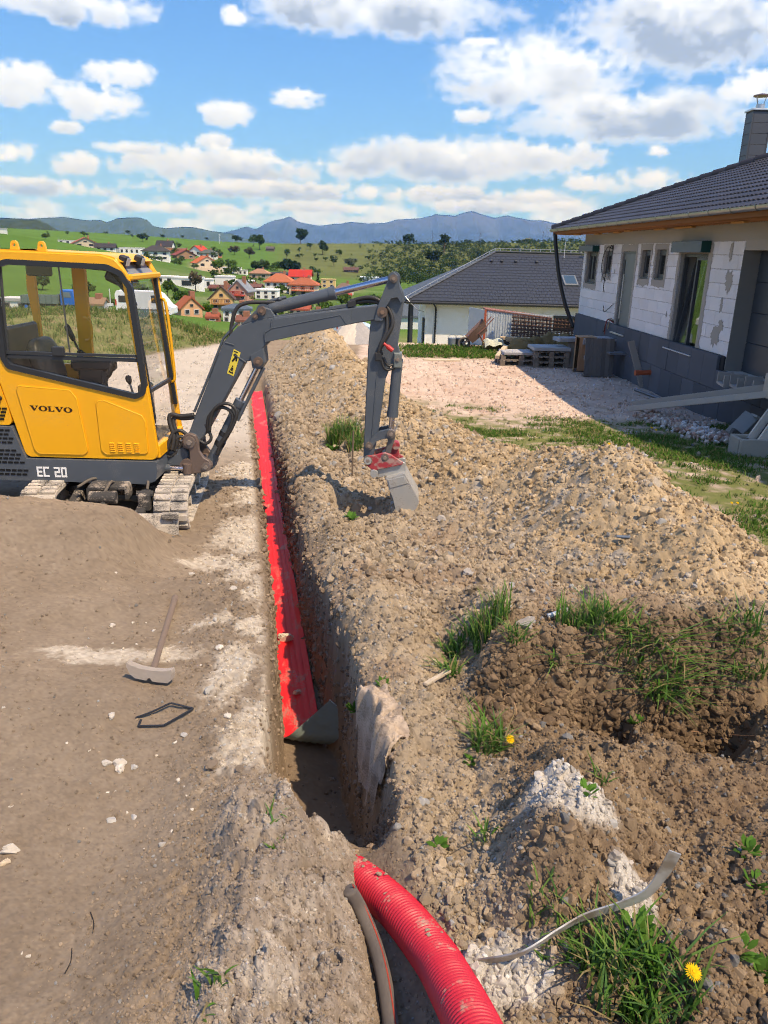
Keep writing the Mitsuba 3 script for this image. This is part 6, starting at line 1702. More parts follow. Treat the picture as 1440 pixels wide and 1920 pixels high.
GLY = {"E": seg([(.62, .95), (.1, .95), (.1, .05), (.62, .05)], [(.1, .5), (.55, .5)]), "C": seg([(.62, .95), (.1, .95), (.1, .05), (.62, .05)]),
       "2": seg([(.05, .95), (.58, .95), (.58, .5), (.1, .5), (.1, .05), (.62, .05)]), "0": sg.MultiPolygon([sg.Polygon([(.348, -.045), (.005, -.045), (.005, 1.045), (.348, 1.045), (.348, .855), (.195, .855), (.195, .145), (.348, .145)]), sg.Polygon([(.352, -.045), (.695, -.045), (.695, 1.045), (.352, 1.045), (.352, .855), (.505, .855), (.505, .145), (.352, .145)])])}
x = -3.085
for ch_ in "EC 20":
    if ch_ != " ":
        add("letter", prism(affinity.affine_transform(GLY[ch_], [.072, 0, 0, .084, x, .435]), .003, (0, YS - .0325, 0)), "m_matte", sk, color=(.78, .78, .78))
    x += .040 if ch_ == " " else .058
# undercarriage
UC, UA = np.array([-2.50, 7.10, 0]), 7.0
UR = rot([0, 0, 1], UA)
uc = lambda m: move(m, UC, UR)
HT, HL, TWD = .40, .74, .29


def track(xc):
    tk = None
    n = 44
    per = 4 * HL + 2 * math.pi * HT / 2
    r = HT / 2

    def path(s, rad):
        s = s % per
        if s < 2 * HL:
            return np.array([-HL + s, r + rad]), np.array([1., 0])
        s -= 2 * HL
        if s < math.pi * r:
            a_ = math.pi / 2 - s / r
            return np.array([HL + rad * math.cos(a_), r + rad * math.sin(a_)]), np.array([math.sin(a_), -math.cos(a_)])
        s -= math.pi * r
        if s < 2 * HL:
            return np.array([HL - s, r - rad]), np.array([-1., 0])
        s -= 2 * HL
        a_ = -math.pi / 2 - s / r
        return np.array([-HL + rad * math.cos(a_), r + rad * math.sin(a_)]), np.array([math.sin(a_), -math.cos(a_)])

    N_ = 96
    outer = [path(i * per / N_, r - .022)[0] for i in range(N_)]
    inner = [path(i * per / N_, r - .052)[0] for i in range(N_)]
    v, f = [], []
    for sgn in (-1, 1):
        for ring_ in (outer, inner):
            v += [(xc + sgn * TWD / 2, p_[0], p_[1]) for p_ in ring_]
    for i in range(N_):
        j = (i + 1) % N_
        oL, iL, oR, iR = 0, N_, 2 * N_, 3 * N_
        f += [[oL + i, oL + j, oR + j, oR + i], [iL + i, iR + i, iR + j, iL + j], [oL + i, iL + i, iL + j, oL + j], [oR + i, oR + j, iR + j, iR + i]]
    tk = add("track", uc((np.array(v), np.array(f))), "m_track", ex)
    for k_ in range(n):
        p_, t_ = path((k_ + .5) * per / n, r - .011)
        n_ = np.array([-t_[1], t_[0]])
        nn = np.array([0, n_[0], n_[1]])
        tt = np.array([0, t_[0], t_[1]])
        Rm = np.stack([[1, 0, 0], tt, np.cross([1, 0, 0], tt)], 1)
        for sg_n in (-1, 1):
            lug = box((xc + sg_n * .072, p_[0], p_[1]), (.134, per / n * .60 * (1 if (k_ + (sg_n > 0)) % 2 else .82), .026), Rm, .006)
            add("lug", uc(lug), "m_track", tk)
        q_, _ = path(k_ * per / n, r - .054)
        for sg_n in (-1, 1):
            add("rung", uc(box((xc + sg_n * .10, q_[0], q_[1]), (.035, .020, .014), np.stack([[1, 0, 0], tt, np.cross([1, 0, 0], tt)], 1))), "m_track", tk)
    for yy, rr_ in ((-HL, .135), (HL, .135)):
        s_ = add("sprocket", uc(cat(cyl((xc - .05, yy, r), (xc + .05, yy, r), rr_, 20), cyl((xc - .09, yy, r), (xc + .09, yy, r), .06, 12))), "m_track", ex, smooth=30)
    for yy in np.linspace(-HL + .22, HL - .22, 4):
        add("roller", uc(cyl((xc - .08, yy, .105), (xc + .08, yy, .105), .05, 14)), "m_track", ex, smooth=30)
    add("track_frame", uc(cat(box((xc, 0, .22), (.13, 2 * HL - .1, .14), None, .02), box((xc, 0, .30), (.09, 2 * HL - .3, .05), None, .01))), "m_track", ex)


scene["m_under"] = {"type": "twosided", "bsdf": {"type": "principled", "roughness": .85, "base_color": proc(lambda p, n, uv: mikit.mix((.045, .043, .042), (.33, .28, .23), mikit.smoothstep(.50, .68, mikit.fbm(p.x * 11, p.y * 11, p.z * 11, 4) * .75 + mikit.noise(p.x * 140, p.y * 140, p.z * 140) * .25)))}}
track(-.555)
track(.555)
add("cross_frame", uc(cat(box((0, 0, .27), (1.0, .5, .10), None, .02), box((0, -.25, .24), (.9, .12, .10), None, .02), cyl((0, 0, .3), (0, 0, .41), .28, 24))), "m_under", ex)
blade = [(0, 0), (.05, .05), (.035, .12), (.0, .19), (-.03, .215), (-.045, .215), (-.02, .17), (.008, .11), (.01, .05), (-.03, 0)]
bl = add("blade", uc(prism([(-q_[0], q_[1] + .02) for q_ in blade], 1.26, (0, -1.0, 0), (0, 1, 0), (0, 0, 1))), "m_track", ex)
add("blade_rim", uc(box((.57, -1.03, .235), (.14, .05, .05), None, .006)), "m_track", bl)
for s in (-.30, .30):
    add("blade_arm", uc(bar((s, -.95, .20), (s * 1.05, -.25, .27), .08, .11, bev=.01)), "m_under", ex)
add("blade_cylinder", uc(cat(cyl((0, -.80, .33), (0, -.35, .36), .045, 12), cyl((0, -.95, .30), (0, -.78, .33), .028, 10))), "m_under", ex, smooth=30)
add("blade_hub", uc(cat(cyl((-.11, -.88, .36), (.11, -.88, .36), .055, 14), box((0, -.62, .39), (.34, .22, .04), None, .01), box((-.16, -.62, .34), (.03, .22, .10)), box((.16, -.62, .34), (.03, .22, .10)))), "m_under", ex, smooth=30)
add("blade_bracket", uc(cat(box((.33, -.80, .30), (.10, .16, .16), None, .015), cyl((.26, -.80, .36), (.40, -.80, .36), .03, 10))), "m_under", ex, smooth=30)
for pts in ([(-.05, -.4, .37), (.1, -.5, .44), (.3, -.55, .42), (.34, -.72, .38)], [(-.02, -.42, .37), (-.15, -.55, .43), (-.25, -.7, .40)], [(.02, -.5, .36), (.03, -.7, .44), (.0, -.86, .38)]):
    add("hose", uc(tube(curve(pts, 8), .013, 7)), "m_matte", ex, smooth=True, color=(.14, .12, .10))
# swing post
BA = math.radians(-2.0)
BX, BN = np.array([math.cos(BA), math.sin(BA), 0]), np.array([-math.sin(BA), math.cos(BA), 0])
BO = np.array([-1.79, 7.0, 0])                    # below the boom foot pin


def bpt(x, z, y=0.0):
    return BO + BX * (x + 1.79) + BN * y + np.array([0, 0, z])


def bprism(poly, depth, y=0.0, bev=0.0):
    return prism(poly, depth, BO - BX * (-1.79) * 1 + BN * y, BX, np.array([0, 0, 1.0]), bev)


def bcyl(x, z, r, y0, y1, sides=18):
    return cyl(bpt(x, z, y0), bpt(x, z, y1), r, sides)


def btube(a, b, r, y=0.0, sides=16):
    return cyl(bpt(a[0], a[1], y), bpt(b[0], b[1], y), r, sides)


frame = add("swing_mount", cat(prism([(-2.05, .46), (-1.86, .46), (-1.82, .58), (-1.86, .64), (-2.05, .60)], .22, (0, 7.02, 0), bev=.01), cyl((-1.875, 7.02, .42), (-1.875, 7.02, .68), .055, 16)), "m_grey_paint", ex, smooth=30)
post = [(-1.86, .72), (-1.84, .765), (-1.79, .785), (-1.735, .765), (-1.715, .70), (-1.71, .62), (-1.67, .56), (-1.625, .535), (-1.60, .49), (-1.62, .44), (-1.68, .42), (-1.78, .40), (-1.88, .42), (-1.88, .50), (-1.80, .53), (-1.80, .63), (-1.86, .65)]
sw = add("swing_post", cat(bprism(post, .045, -.115, .006), bprism(post, .045, .115, .006), bprism([(-1.87, .41), (-1.70, .41), (-1.66, .50), (-1.70, .545), (-1.87, .52)], .19), bcyl(-1.83, .47, .07, -.14, .14)), "m_satin", ex, smooth=30, color=RUST)
for x, z, r in ((-1.79, .705, .052), (-1.648, .475, .042)):
    p_ = add("pin", bcyl(x, z, r, -.155, .155), "m_satin", sw, smooth=30, color=(.15, .12, .105))
    add("bolt", bcyl(x, z, r * .45, -.172, .172, 8), "m_satin", p_, color=(.20, .17, .15))
add("swing_cylinder", cat(cyl((-2.10, 6.86, .455), (-1.985, 6.86, .455), .036, 14)), "m_grey_paint", ex, smooth=30)
add("swing_rod", cyl((-1.99, 6.86, .455), (-1.84, 6.86, .455), .021, 14), "m_chrome", ex, smooth=30)
add("swing_eye", cat(cyl((-1.83, 6.86, .41), (-1.83, 6.86, .50), .042, 14), box((-1.80, 6.90, .455), (.12, .06, .05), None, .01)), "m_satin", ex, smooth=30, color=RUST)
# boom
boom = [(-1.835, .715), (-1.80, .65), (-1.755, .665), (-1.665, .76), (-1.27, 1.44), (-1.17, 1.46), (-1.11, 1.56), (-1.045, 1.625), (-.30, 1.80), (-.06, 1.845), (-.015, 1.875), (-.015, 1.935), (-.06, 1.965), (-.31, 1.935), (-1.14, 1.815), (-1.325, 1.745), (-1.455, 1.61), (-1.75, .93)]
bm_ = add("boom", bprism(sg.Polygon(boom), .155, 0, .008), "m_grey_paint", ex, smooth=25)
# welded cover plates
add("cover_plate", bprism([(-1.085, 1.615), (-.33, 1.795), (-.32, 1.925), (-1.02, 1.818), (-1.035, 1.73), (-1.085, 1.70)], .172, 0, .004), "m_grey_paint", bm_, smooth=25)
add("weld_seam", tube(np.array([bpt(x, z, -.088) for x, z in ((-1.08, 1.62), (-1.085, 1.70), (-1.03, 1.735), (-1.02, 1.80))]), .006, 6), "m_grey_paint", bm_)
add("weld_seam", tube(np.array([bpt(x, z, -.088) for x, z in ((-1.02, 1.74), (-.42, 1.87), (-.37, 1.80))]), .004, 6), "m_grey_paint", bm_)
add("weld_seam", tube(np.array([bpt(x, z, -.080) for x, z in ((-1.44, 1.605), (-1.36, 1.585))]), .006, 6), "m_grey_paint", bm_)
add("weld_seam", tube(np.array([bpt(x, z, -.080) for x, z in ((-1.36, 1.50), (-1.25, 1.43))]), .006, 6), "m_grey_paint", bm_)
add("boom_foot", cat(bprism(sg.Point(-1.79, .705).buffer(.075), .18)), "m_grey_paint", bm_, smooth=30)
# bracket under the boom for its cylinder; lug on top for the stick cylinder
add("cylinder_bracket", bprism([(-1.22, 1.50), (-1.10, 1.57), (-1.09, 1.44), (-1.13, 1.38), (-1.20, 1.39)], .20, 0, .006), "m_grey_paint", bm_, smooth=25)
add("cylinder_lug", bprism([(-1.30, 1.755), (-1.16, 1.89), (-1.10, 1.92), (-1.03, 1.90), (-.99, 1.835), (-1.14, 1.805)], .05, -.05, .006), "m_grey_paint", bm_, smooth=25)
add("cylinder_lug", bprism([(-1.30, 1.755), (-1.16, 1.89), (-1.10, 1.92), (-1.03, 1.90), (-.99, 1.835), (-1.14, 1.805)], .05, .05, .006), "m_grey_paint", bm_, smooth=25)
for x, z, r, w_ in ((-1.105, 1.885, .036, .10), (-1.165, 1.835, .024, .09), (-.055, 1.905, .045, .115), (-1.145, 1.45, .042, .12)):
    p_ = add("pin", bcyl(x, z, r, -w_, w_), "m_satin", bm_, smooth=30, color=(.12, .085, .065))
    add("bolt", bcyl(x, z, r * .4, -w_ - .012, w_ + .012, 8), "m_satin", p_, color=(.20, .13, .09))
# warning sticker
st0 = np.array([(-1.435, 1.335), (-1.375, 1.31), (-1.305, 1.52), (-1.365, 1.55)])
stk = add("warning_sticker", bprism(st0, .002, -.0795), "m_satin", bm_, color=(.70, .56, .06))
o_, e1_, e2_ = st0[0], (st0[1] - st0[0]), (st0[3] - st0[0])
S_ = lambda a_, b_: tuple(o_ + e1_ * a_ + e2_ * b_)
tri_ = sg.Polygon([S_(.16, .07), S_(.84, .07), S_(.5, .42)]).difference(sg.Polygon([S_(.28, .12), S_(.72, .12), S_(.5, .34)]))
add("pictogram", bprism(tri_, .002, -.0815), "m_matte", stk, color=(.02, .02, .02))
add("pictogram", bprism(shapely.unary_union([sg.LineString([S_(.3, .55), S_(.62, .80), S_(.75, .62)]).buffer(.008), sg.Point(S_(.40, .80)).buffer(.014), sg.LineString([S_(.48, .18), S_(.52, .26)]).buffer(.006), sg.LineString([S_(.15, .93), S_(.6, .93)]).buffer(.005)]), .002, -.0815), "m_matte", stk, color=(.02, .02, .02))
# boom cylinder
a_, b_ = np.array([-1.648, .475]), np.array([-1.145, 1.45])
d_ = (b_ - a_) / np.linalg.norm(b_ - a_)
add("boom_cylinder", cat(btube(a_ + d_ * .04, a_ + d_ * .66, .046), btube(a_ + d_ * .62, a_ + d_ * .68, .052), bcyl(*a_, .055, -.05, .05), btube(a_ + d_ * .02, a_ + d_ * .10, .04)), "m_grey_paint", ex, smooth=30)
add("boom_rod", btube(a_ + d_ * .66, b_, .024), "m_chrome", ex, smooth=30)
add("rod_guard", btube(a_ + d_ * .50 + [.055, -.02], b_ + [.035, -.06], .016, -.04), "m_grey_paint", ex, smooth=30)
for t_ in (.20, .30):
    add("cylinder_band", btube(a_ + d_ * t_, a_ + d_ * (t_ + .045), .049), "m_satin", ex, smooth=30, color=(.02, .02, .022))
# stick
stick = [(-.155, 1.86), (-.085, 1.93), (-.02, 2.14), (.0, 2.20), (.035, 2.235), (.07, 2.21), (.085, 2.14), (.125, 2.07), (.13, 2.0), (.085, 1.62), (.115, 1.53), (.10, 1.47), (.03, 1.44), (-.015, 1.32), (-.075, .78), (-.11, .60), (-.155, .545), (-.20, .60), (-.20, .70), (-.175, 1.60)]
sk_ = add("stick", bprism(sg.Polygon(stick), .125, -.0, .008), "m_grey_paint", ex, smooth=25)
for y_ in (-.085, .085):
    add("stick_cheek", bprism(roundpoly([(-.125, 1.83), (-.09, 1.97), (-.04, 2.10), (.0, 2.21), (.035, 2.24), (.072, 2.21), (.09, 2.12), (.118, 2.05), (.118, 1.96), (.07, 2.03), (.02, 2.02), (-.03, 1.94), (-.05, 1.83)], .012), .05, y_, .004), "m_grey_paint", sk_, smooth=25)
add("weld_seam", tube(np.array([bpt(x, z, -.066) for x, z in ((-.09, 1.40), (-.125, .80))]), .005, 6), "m_grey_paint", sk_)
for x, z, r, w_ in ((.035, 2.185, .034, .135), (.09, 1.505, .034, .10), (-.147, .715, .034, .10), (-.155, .585, .040, .13)):
    p_ = add("pin", bcyl(x, z, r, -w_, w_), "m_satin", sk_, smooth=30, color=(.14, .11, .09))
    add("bolt", bcyl(x, z, r * .45, -w_ - .012, w_ + .012, 8), "m_satin", p_, color=(.22, .17, .14))
add("cylinder_box", bprism([(.055, 1.56), (.125, 1.56), (.125, 1.43), (.055, 1.43)], .14, -.03, .008), "m_satin", sk_, color=(.17, .19, .18))
# stick cylinder
a_, b_ = np.array([-1.105, 1.885]), np.array([.035, 2.185])
d_ = (b_ - a_) / np.linalg.norm(b_ - a_)
add("stick_cylinder", cat(btube(a_ + d_ * .06, a_ + d_ * .63, .052), btube(a_ + d_ * .60, a_ + d_ * .655, .058), bcyl(*a_, .058, -.04, .04), btube(a_, a_ + d_ * .1, .045)), "m_grey_paint", ex, smooth=30)
add("stick_rod", btube(a_ + d_ * .65, b_ - d_ * .05, .030), "m_chrome", ex, smooth=30)
add("rod_eye", bcyl(*b_, .055, -.04, .04), "m_grey_paint", ex, smooth=30)
add("oil_line", cat(tube(np.array([bpt(*(a_ + d_ * t_ + np.array([-.012, .062])), -.01) for t_ in np.linspace(.0, .22, 6)]), .013, 7), bcyl(-.96, 1.985, .02, -.03, .03)), "m_grey_paint", ex, smooth=True)
# bucket cylinder, linkage, hitch, bucket
a_, b_ = np.array([.09, 1.505]), np.array([.045, .83])
d_ = (b_ - a_) / np.linalg.norm(b_ - a_)
add("bucket_cylinder", cat(btube(a_, a_ + d_ * .50, .047, -.03), btube(a_ + d_ * .47, a_ + d_ * .525, .052, -.03)), "m_grey_paint", ex, smooth=30)
add("bucket_rod", btube(a_ + d_ * .52, b_, .025, -.03), "m_chrome", ex, smooth=30)
link = roundpoly([(-.165, .70), (-.125, .69), (-.08, .76), (-.02, .785), (.05, .79), (.085, .81), (.085, .855), (.03, .88), (-.06, .855), (-.13, .79)], .012)
for y_ in (-.085, .085):
    add("guide_link", bprism(link, .022, y_, .003), "m_grey_paint", ex, smooth=25)
add("bucket_link", cat(bprism([(.02, .84), (.085, .84), (.085, .78), (.035, .60), (-.02, .60), (.02, .74)], .05, -.055, .006), bprism([(.02, .84), (.085, .84), (.085, .78), (.035, .60), (-.02, .60), (.02, .74)], .05, .055, .006)), "m_satin", ex, smooth=25, color=(.11, .10, .095))
for x, z, r, w_ in ((.05, .835, .038, .115), (.0, .615, .036, .12)):
    p_ = add("pin", bcyl(x, z, r, -w_, w_), "m_satin", ex, smooth=30, color=(.14, .115, .10))
    add("bolt", bcyl(x, z, r * .45, -w_ - .012, w_ + .012, 8), "m_satin", p_, color=(.24, .19, .16))
hitch = roundpoly([(-.195, .575), (-.16, .625), (-.08, .64), (.0, .665), (.055, .645), (.17, .575), (.16, .555), (-.08, .495), (-.12, .50), (-.165, .535)], .012)
ht = None
for y_ in (-.105, .105):
    ht = add("hitch_plate", bprism(hitch, .028, y_, .004), "m_red_hitch", ex, smooth=25)
add("hitch_eye", cat(bprism(sg.Polygon([(.02, .66), (.09, .70), (.12, .66), (.13, .58), (.05, .60)]), .05, .05, .004), bcyl(.095, .70, .035, .0, .10)), "m_red_hitch", ex, smooth=30)
for x, z, r in ((-.155, .585, .034), (-.095, .465, .036)):
    add("hitch_pin", bcyl(x, z, r, -.14, .14), "m_bucket", ex, smooth=30)
ear = roundpoly([(-.13, .475), (-.105, .505), (.165, .572), (.185, .565), (.195, .50), (.17, .445), (.03, .42), (.005, .435), (-.02, .425), (-.06, .415), (-.11, .435)], .012)
prof_b = [(.02, .435), (.185, .49), (.225, .42), (.27, .34), (.315, .26), (.325, .21), (.305, .155), (.26, .115), (.19, .09), (.115, .075), (.11, .15), (.085, .25), (.045, .34)]
bw = .34
bk = None
for y_ in (-bw / 2, bw / 2):
    bk = add("bucket_side", bprism(roundpoly(prof_b, .006), .016, y_, .002), "m_bucket", ex, smooth=25)
back = [(.02, .435), (.185, .49), (.225, .42), (.27, .34), (.315, .26), (.325, .21), (.305, .155), (.26, .115), (.19, .09), (.115, .075)]
backin = [(x - .012 if x > .1 else x, z + (.012 if z < .2 else -.012)) for x, z in back][::-1]
add("bucket_shell", bprism(sg.Polygon(back + backin).buffer(0), bw - .018), "m_bucket", ex, smooth=30)
for y_ in (-.105, .105):
    add("bucket_ear", bprism(ear, .024, y_ + (.028 if y_ < 0 else -.028), .003), "m_bucket", ex, smooth=25)
add("wear_plate", bprism([(.035, .425), (.178, .468), (.222, .40), (.055, .345)], .010, -bw / 2 - .012, .003), "m_bucket", ex)
for k_ in range(4):
    add("tooth", bprism([(.09, .09), (.125, .09), (.135, .04), (.115, .015), (.095, .045)], .04, -.14 + k_ * .093, .004), "m_bucket", ex)
# hoses
for pts, r in (([(-1.97, 6.88, .62), (-1.95, 6.9, .74), (-1.985, 6.92, .88), (-1.97, 6.93, .94), (-1.88, 6.93, .93), (-1.76, 6.93, .945)], .020), ([(-1.96, 6.92, .60), (-1.92, 6.92, .72), (-1.955, 6.94, .86), (-1.94, 6.95, .91), (-1.86, 6.95, .905), (-1.75, 6.95, .92)], .020),
               ([(-2.02, 6.87, .60), (-1.99, 6.88, .70), (-1.95, 6.90, .78), (-1.89, 6.91, .80), (-1.83, 6.92, .76)], .017), ([(-2.04, 6.87, .57), (-1.97, 6.9, .68), (-1.90, 6.92, .74), (-1.84, 6.93, .71)], .017),
               ([(-2.02, 6.9, .55), (-1.95, 6.92, .58), (-1.89, 6.93, .66), (-1.86, 6.93, .70)], .016),
               ([(-1.62, 6.90, .80), (-1.58, 6.89, .98), (-1.49, 6.88, 1.06), (-1.40, 6.88, 1.05), (-1.36, 6.88, .97), (-1.42, 6.88, .82), (-1.52, 6.89, .68), (-1.56, 6.9, .58)], .016),
               ([(-1.64, 6.92, .78), (-1.62, 6.91, .93), (-1.53, 6.90, 1.02), (-1.44, 6.9, 1.01), (-1.40, 6.9, .93), (-1.46, 6.9, .78), (-1.55, 6.9, .66)], .016),
               ([(-1.66, 6.93, .86), (-1.61, 6.92, .74), (-1.66, 6.92, .68), (-1.72, 6.93, .70)], .015),
               ([(-1.395, 6.93, 1.55), (-1.39, 6.93, 1.72), (-1.34, 6.93, 1.89), (-1.25, 6.94, 1.945), (-1.12, 6.95, 1.955), (-1.0, 6.96, 1.955)], .017),
               ([(-.34, 6.93, 1.985), (-.20, 6.91, 2.02), (-.10, 6.89, 2.005), (.0, 6.87, 1.92), (.03, 6.85, 1.80), (-.03, 6.84, 1.68), (-.08, 6.84, 1.58), (-.07, 6.85, 1.50)], .017),
               ([(-.34, 6.94, 1.965), (-.18, 6.92, 1.99), (-.06, 6.89, 1.96), (-.02, 6.87, 1.86), (-.02, 6.85, 1.74), (-.07, 6.84, 1.62), (-.06, 6.85, 1.54)], .017),
               ([(-.06, 6.84, 1.53), (-.04, 6.84, 1.44), (.0, 6.85, 1.41), (.06, 6.86, 1.43)], .011), ([(-.04, 6.84, 1.52), (.0, 6.84, 1.45), (.05, 6.86, 1.46)], .011)):
    h_ = add("hose", tube(curve(pts, 12), r, 9), "m_satin", ex, smooth=True, color=(.035, .033, .032))
for a_, b_ in (((-.52, 1.925), (-.30, 1.965)), ((-1.0, 1.835), (-.34, 1.945))):
    add("oil_line", cat(*[tube(np.array([bpt(*a_, y_), bpt(*b_, y_)]), .010, 6) for y_ in (-.05, -.02)]), "m_grey_paint", ex)
add("oil_line", tube(np.array([bpt(x, z + .02, -.06) for x, z in ((-1.755, .95), (-1.60, 1.29), (-1.46, 1.615), (-1.33, 1.755))]), .012, 6), "m_grey_paint", ex, smooth=True)
add("hose_clamp", cat(bprism([(-.36, 1.93), (-.29, 1.945), (-.29, 2.0), (-.36, 1.985)], .12, -.02, .006), bprism([(-.11, 1.56), (-.05, 1.56), (-.05, 1.49), (-.11, 1.49)], .05, -.09, .006)), "m_satin", ex, color=(.03, .03, .032))
sleeve = np.array([bpt(-.035, 1.645, -.14), bpt(.045, 1.585, -.14)])
add("red_valve", tube(np.stack([sleeve[0], sleeve[0] * .6 + sleeve[1] * .4, sleeve[0] * .6 + sleeve[1] * .4, sleeve[1]]), [.012, .012, .021, .021], 10), "m_satin", ex, smooth=30, color=(.48, .03, .03))
# ------------------------------------------------------------------ in and beside the trench
rs = np.random.RandomState(51)
scene["m_strip"] = {"type": "twosided", "bsdf": {"type": "principled", "base_color": proc(lambda p, n, uv: mikit.mix((.72, .018, .022), (.36, .25, .19), mikit.smoothstep(.56, .74, mikit.fbm(p.x * 11, p.y * 5, p.z * 11, 4) * .78 + mikit.noise(p.x * 160, p.y * 160, p.z * 160) * .22) * .75)), "roughness": .5, "specular": .35}}
scene["m_pipe"] = {"type": "twosided", "bsdf": {"type": "principled", "base_color": proc(lambda p, n, uv: mikit.mix((.50, .014, .034), (.38, .27, .21), mikit.smoothstep(.60, .78, mikit.fbm(p.x * 14, p.y * 14, p.z * 14, 4) * .8 + mikit.noise(p.x * 210, p.y * 210, p.z * 210) * .2) * .8)), "roughness": .42}}
TD = np.array([.184, -.983, 0])                # along the trench towards the viewer
TRT = np.array([.983, .184, 0])


def strip_z(y):
    return np.interp(y, TY, TZ) + .035


SW, L0, KF, RF = .126, 0.0, .45, .085
tip = np.array([trench_x(3.93) - .035, 3.93, 0])
E_ = (TRT + KF * TD) / math.hypot(1, KF)
M_ = np.array([E_[1], -E_[0], 0])
if M_ @ TD < 0:
    M_ = -M_
ls = np.concatenate([np.linspace(-12.9, -.5, 420), np.linspace(-.49, .34, 80)])
As = np.array([-1, -.97, -.93, -.64, -.61, -.58, -.30, -.27, -.24, .0, .03, .06, .32, .35, .38, .64, .67, .70, .93, .97, 1.0]) * SW
gro = np.array([0, .004, 0, 0, -.005, 0, 0, -.005, 0, 0, -.005, 0, 0, -.005, 0, 0, -.005, 0, 0, .004, 0])


def strip_sheet(off):
    P = []
    for l in ls:
        row = []
        for a_, g_ in zip(As, gro):
            q = l - KF * a_
            base = tip + TD * min(l, KF * a_) + TRT * a_
            z = strip_z(base[1]) + g_ + .006 * math.sin(base[1] * 3.1 + a_ * 9) + .05 * (a_ / SW) ** 2 * (.25 + .2 * math.sin(base[1] * 1.3))
            if q > 0:
                qa, qe = q * (TD @ M_), q * (TD @ E_)
                an = min(qa / RF, 1.85)
                ex_ = max(qa / RF - 1.85, 0) * RF
                base = base + M_ * (RF * math.sin(an) + ex_ * math.cos(1.85)) + E_ * (qe + .42 * q)
                z += RF * (1 - math.cos(an)) + ex_ * math.sin(1.85)
                nrm = -M_ * math.sin(an) + np.array([0, 0, math.cos(an)])
            else:
                nrm = np.array([0, 0, 1.0])
            row.append(np.array([base[0], base[1], z]) + nrm * off)
        P.append(row)
    P = np.array(P)
    keep = ls <= .34
    P = P[keep]
    return P.reshape(-1, 3), grid_faces(len(P), len(As))


cs = thing("cover_strip", "long flat bright red cable cover strip lying in the trench with a curled end", "cover strip")
add("upper_face", strip_sheet(.0), "m_strip", cs, smooth=True)
v_, f_ = strip_sheet(-.0045)
add("underside", (v_, f_[:, ::-1]), "m_satin", cs, smooth=True, color=(.19, .235, .225), label="grey green underside at the curled end")
va, _ = strip_sheet(.001)
na = len(As)
rowa = va[-na:]
add("end_edge", tube(rowa, .0035, 6), "m_satin", cs, color=(.55, .58, .56))
# corrugated pipe rising out of the soil
pts = np.array([CAM + ray(u, v) * d_ for u, v, d_ in ((640, 1634, 3.02), (666, 1640, 2.76), (742, 1704, 2.44), (812, 1790, 2.15), (852, 1858, 1.94), (884, 1921, 1.77), (922, 2010, 1.58), (960, 2120, 1.40), (985, 2260, 1.2))])
path = curve(pts, 40)
seg_ = np.linalg.norm(np.diff(path, axis=0), axis=1)
s_ = np.concatenate([[0], np.cumsum(seg_)])
step = .0021
sn = np.arange(0, s_[-1], step)
fine = np.stack([np.interp(sn, s_, path[:, k]) for k in range(3)], 1)
ph_ = (sn / .0165) % 1
rib = .0062 * np.where(ph_ < .62, np.sin(np.clip(ph_ / .62, 0, 1) * math.pi) ** .5, 0) * smooth01(.22, .30, sn) - .004 * smooth01(.22, .30, sn)
pp = thing("corrugated_pipe", "thick red corrugated cable pipe rising out of the soil in the foreground", "pipe")
add("wall", tube(fine, .0625 + rib, 36, caps=True), "m_pipe", pp, smooth=True)
dust = []
for k_ in range(26):
    i = int(rs.uniform(.10, .30) * len(fine)) if k_ < 20 else int(rs.uniform(.3, .6) * len(fine))
    q_ = fine[i] + np.array([rs.normal(0, .016), rs.normal(0, .016), .062])
    dust.append(move(rock(300 + k_, .3, 1, .5), q_, None, rs.uniform(.004, .013)))
add("soil_crumbs", cat(*dust), "m_matte", pp, color=(.30, .24, .18), kind="stuff")
# dusty black conduit beside it
cpts = []
for u, v in ((655, 1668), (676, 1705), (700, 1762), (717, 1822), (727, 1880), (735, 1940), (742, 2020)):
    p = None
    for z_ in np.linspace(.75, .0, 60):
        d_ = ray(u, v)
        q_ = CAM + d_ * (z_ - CAM[2]) / d_[2]
        if gz(q_[0], q_[1]) + .05 >= z_:
            p = q_
            break
    cpts.append(q_ if p is None else p)
cpath = curve(np.array(cpts), 14)
cn = thing("black_conduit", "dusty black flat conduit with a thin red line lying left of the red pipe", "conduit")
cv, cf = tube(cpath, .022, 14)
add("sheath", (cv, cf), "m_matte", cn, smooth=True, color=(.135, .118, .108))
add("red_line", tube(cpath + np.array([.010, .0, .0198]), .0022, 6), "m_matte", cn, smooth=True, color=(.42, .06, .04))
# galvanised earthing strap
sp = [(850, 1800, .55, 0), (893, 1803, .58, .1), (973, 1789, .66, .35), (1041, 1749, .70, .6), (1093, 1720, .72, .8), (1161, 1698, .75, 1.0), (1212, 1675, .79, 1.2), (1241, 1641, .85, 1.35), (1266, 1598, .93, 1.45)]
ctr = np.array([CAM + ray(u, v) * (z - CAM[2]) / ray(u, v)[2] for u, v, z, _ in sp])
cl = curve(ctr, 10)
tw = np.interp(np.linspace(0, 1, len(cl)), np.linspace(0, 1, len(sp)), [q[3] for q in sp])
tg_ = np.gradient(cl, axis=0)
tg_ /= np.linalg.norm(tg_, axis=1, keepdims=True)
sidev = np.cross(tg_, [0, 0, 1.0])
sidev /= np.linalg.norm(sidev, axis=1, keepdims=True)
upv = np.cross(sidev, tg_)
wv = sidev * np.cos(tw)[:, None] * .30 + upv * (.35 + .65 * np.sin(tw))[:, None]
wv = wv / np.linalg.norm(wv, axis=1, keepdims=True)
nv = np.cross(tg_, wv)
hw_, ht_ = .016, .0022
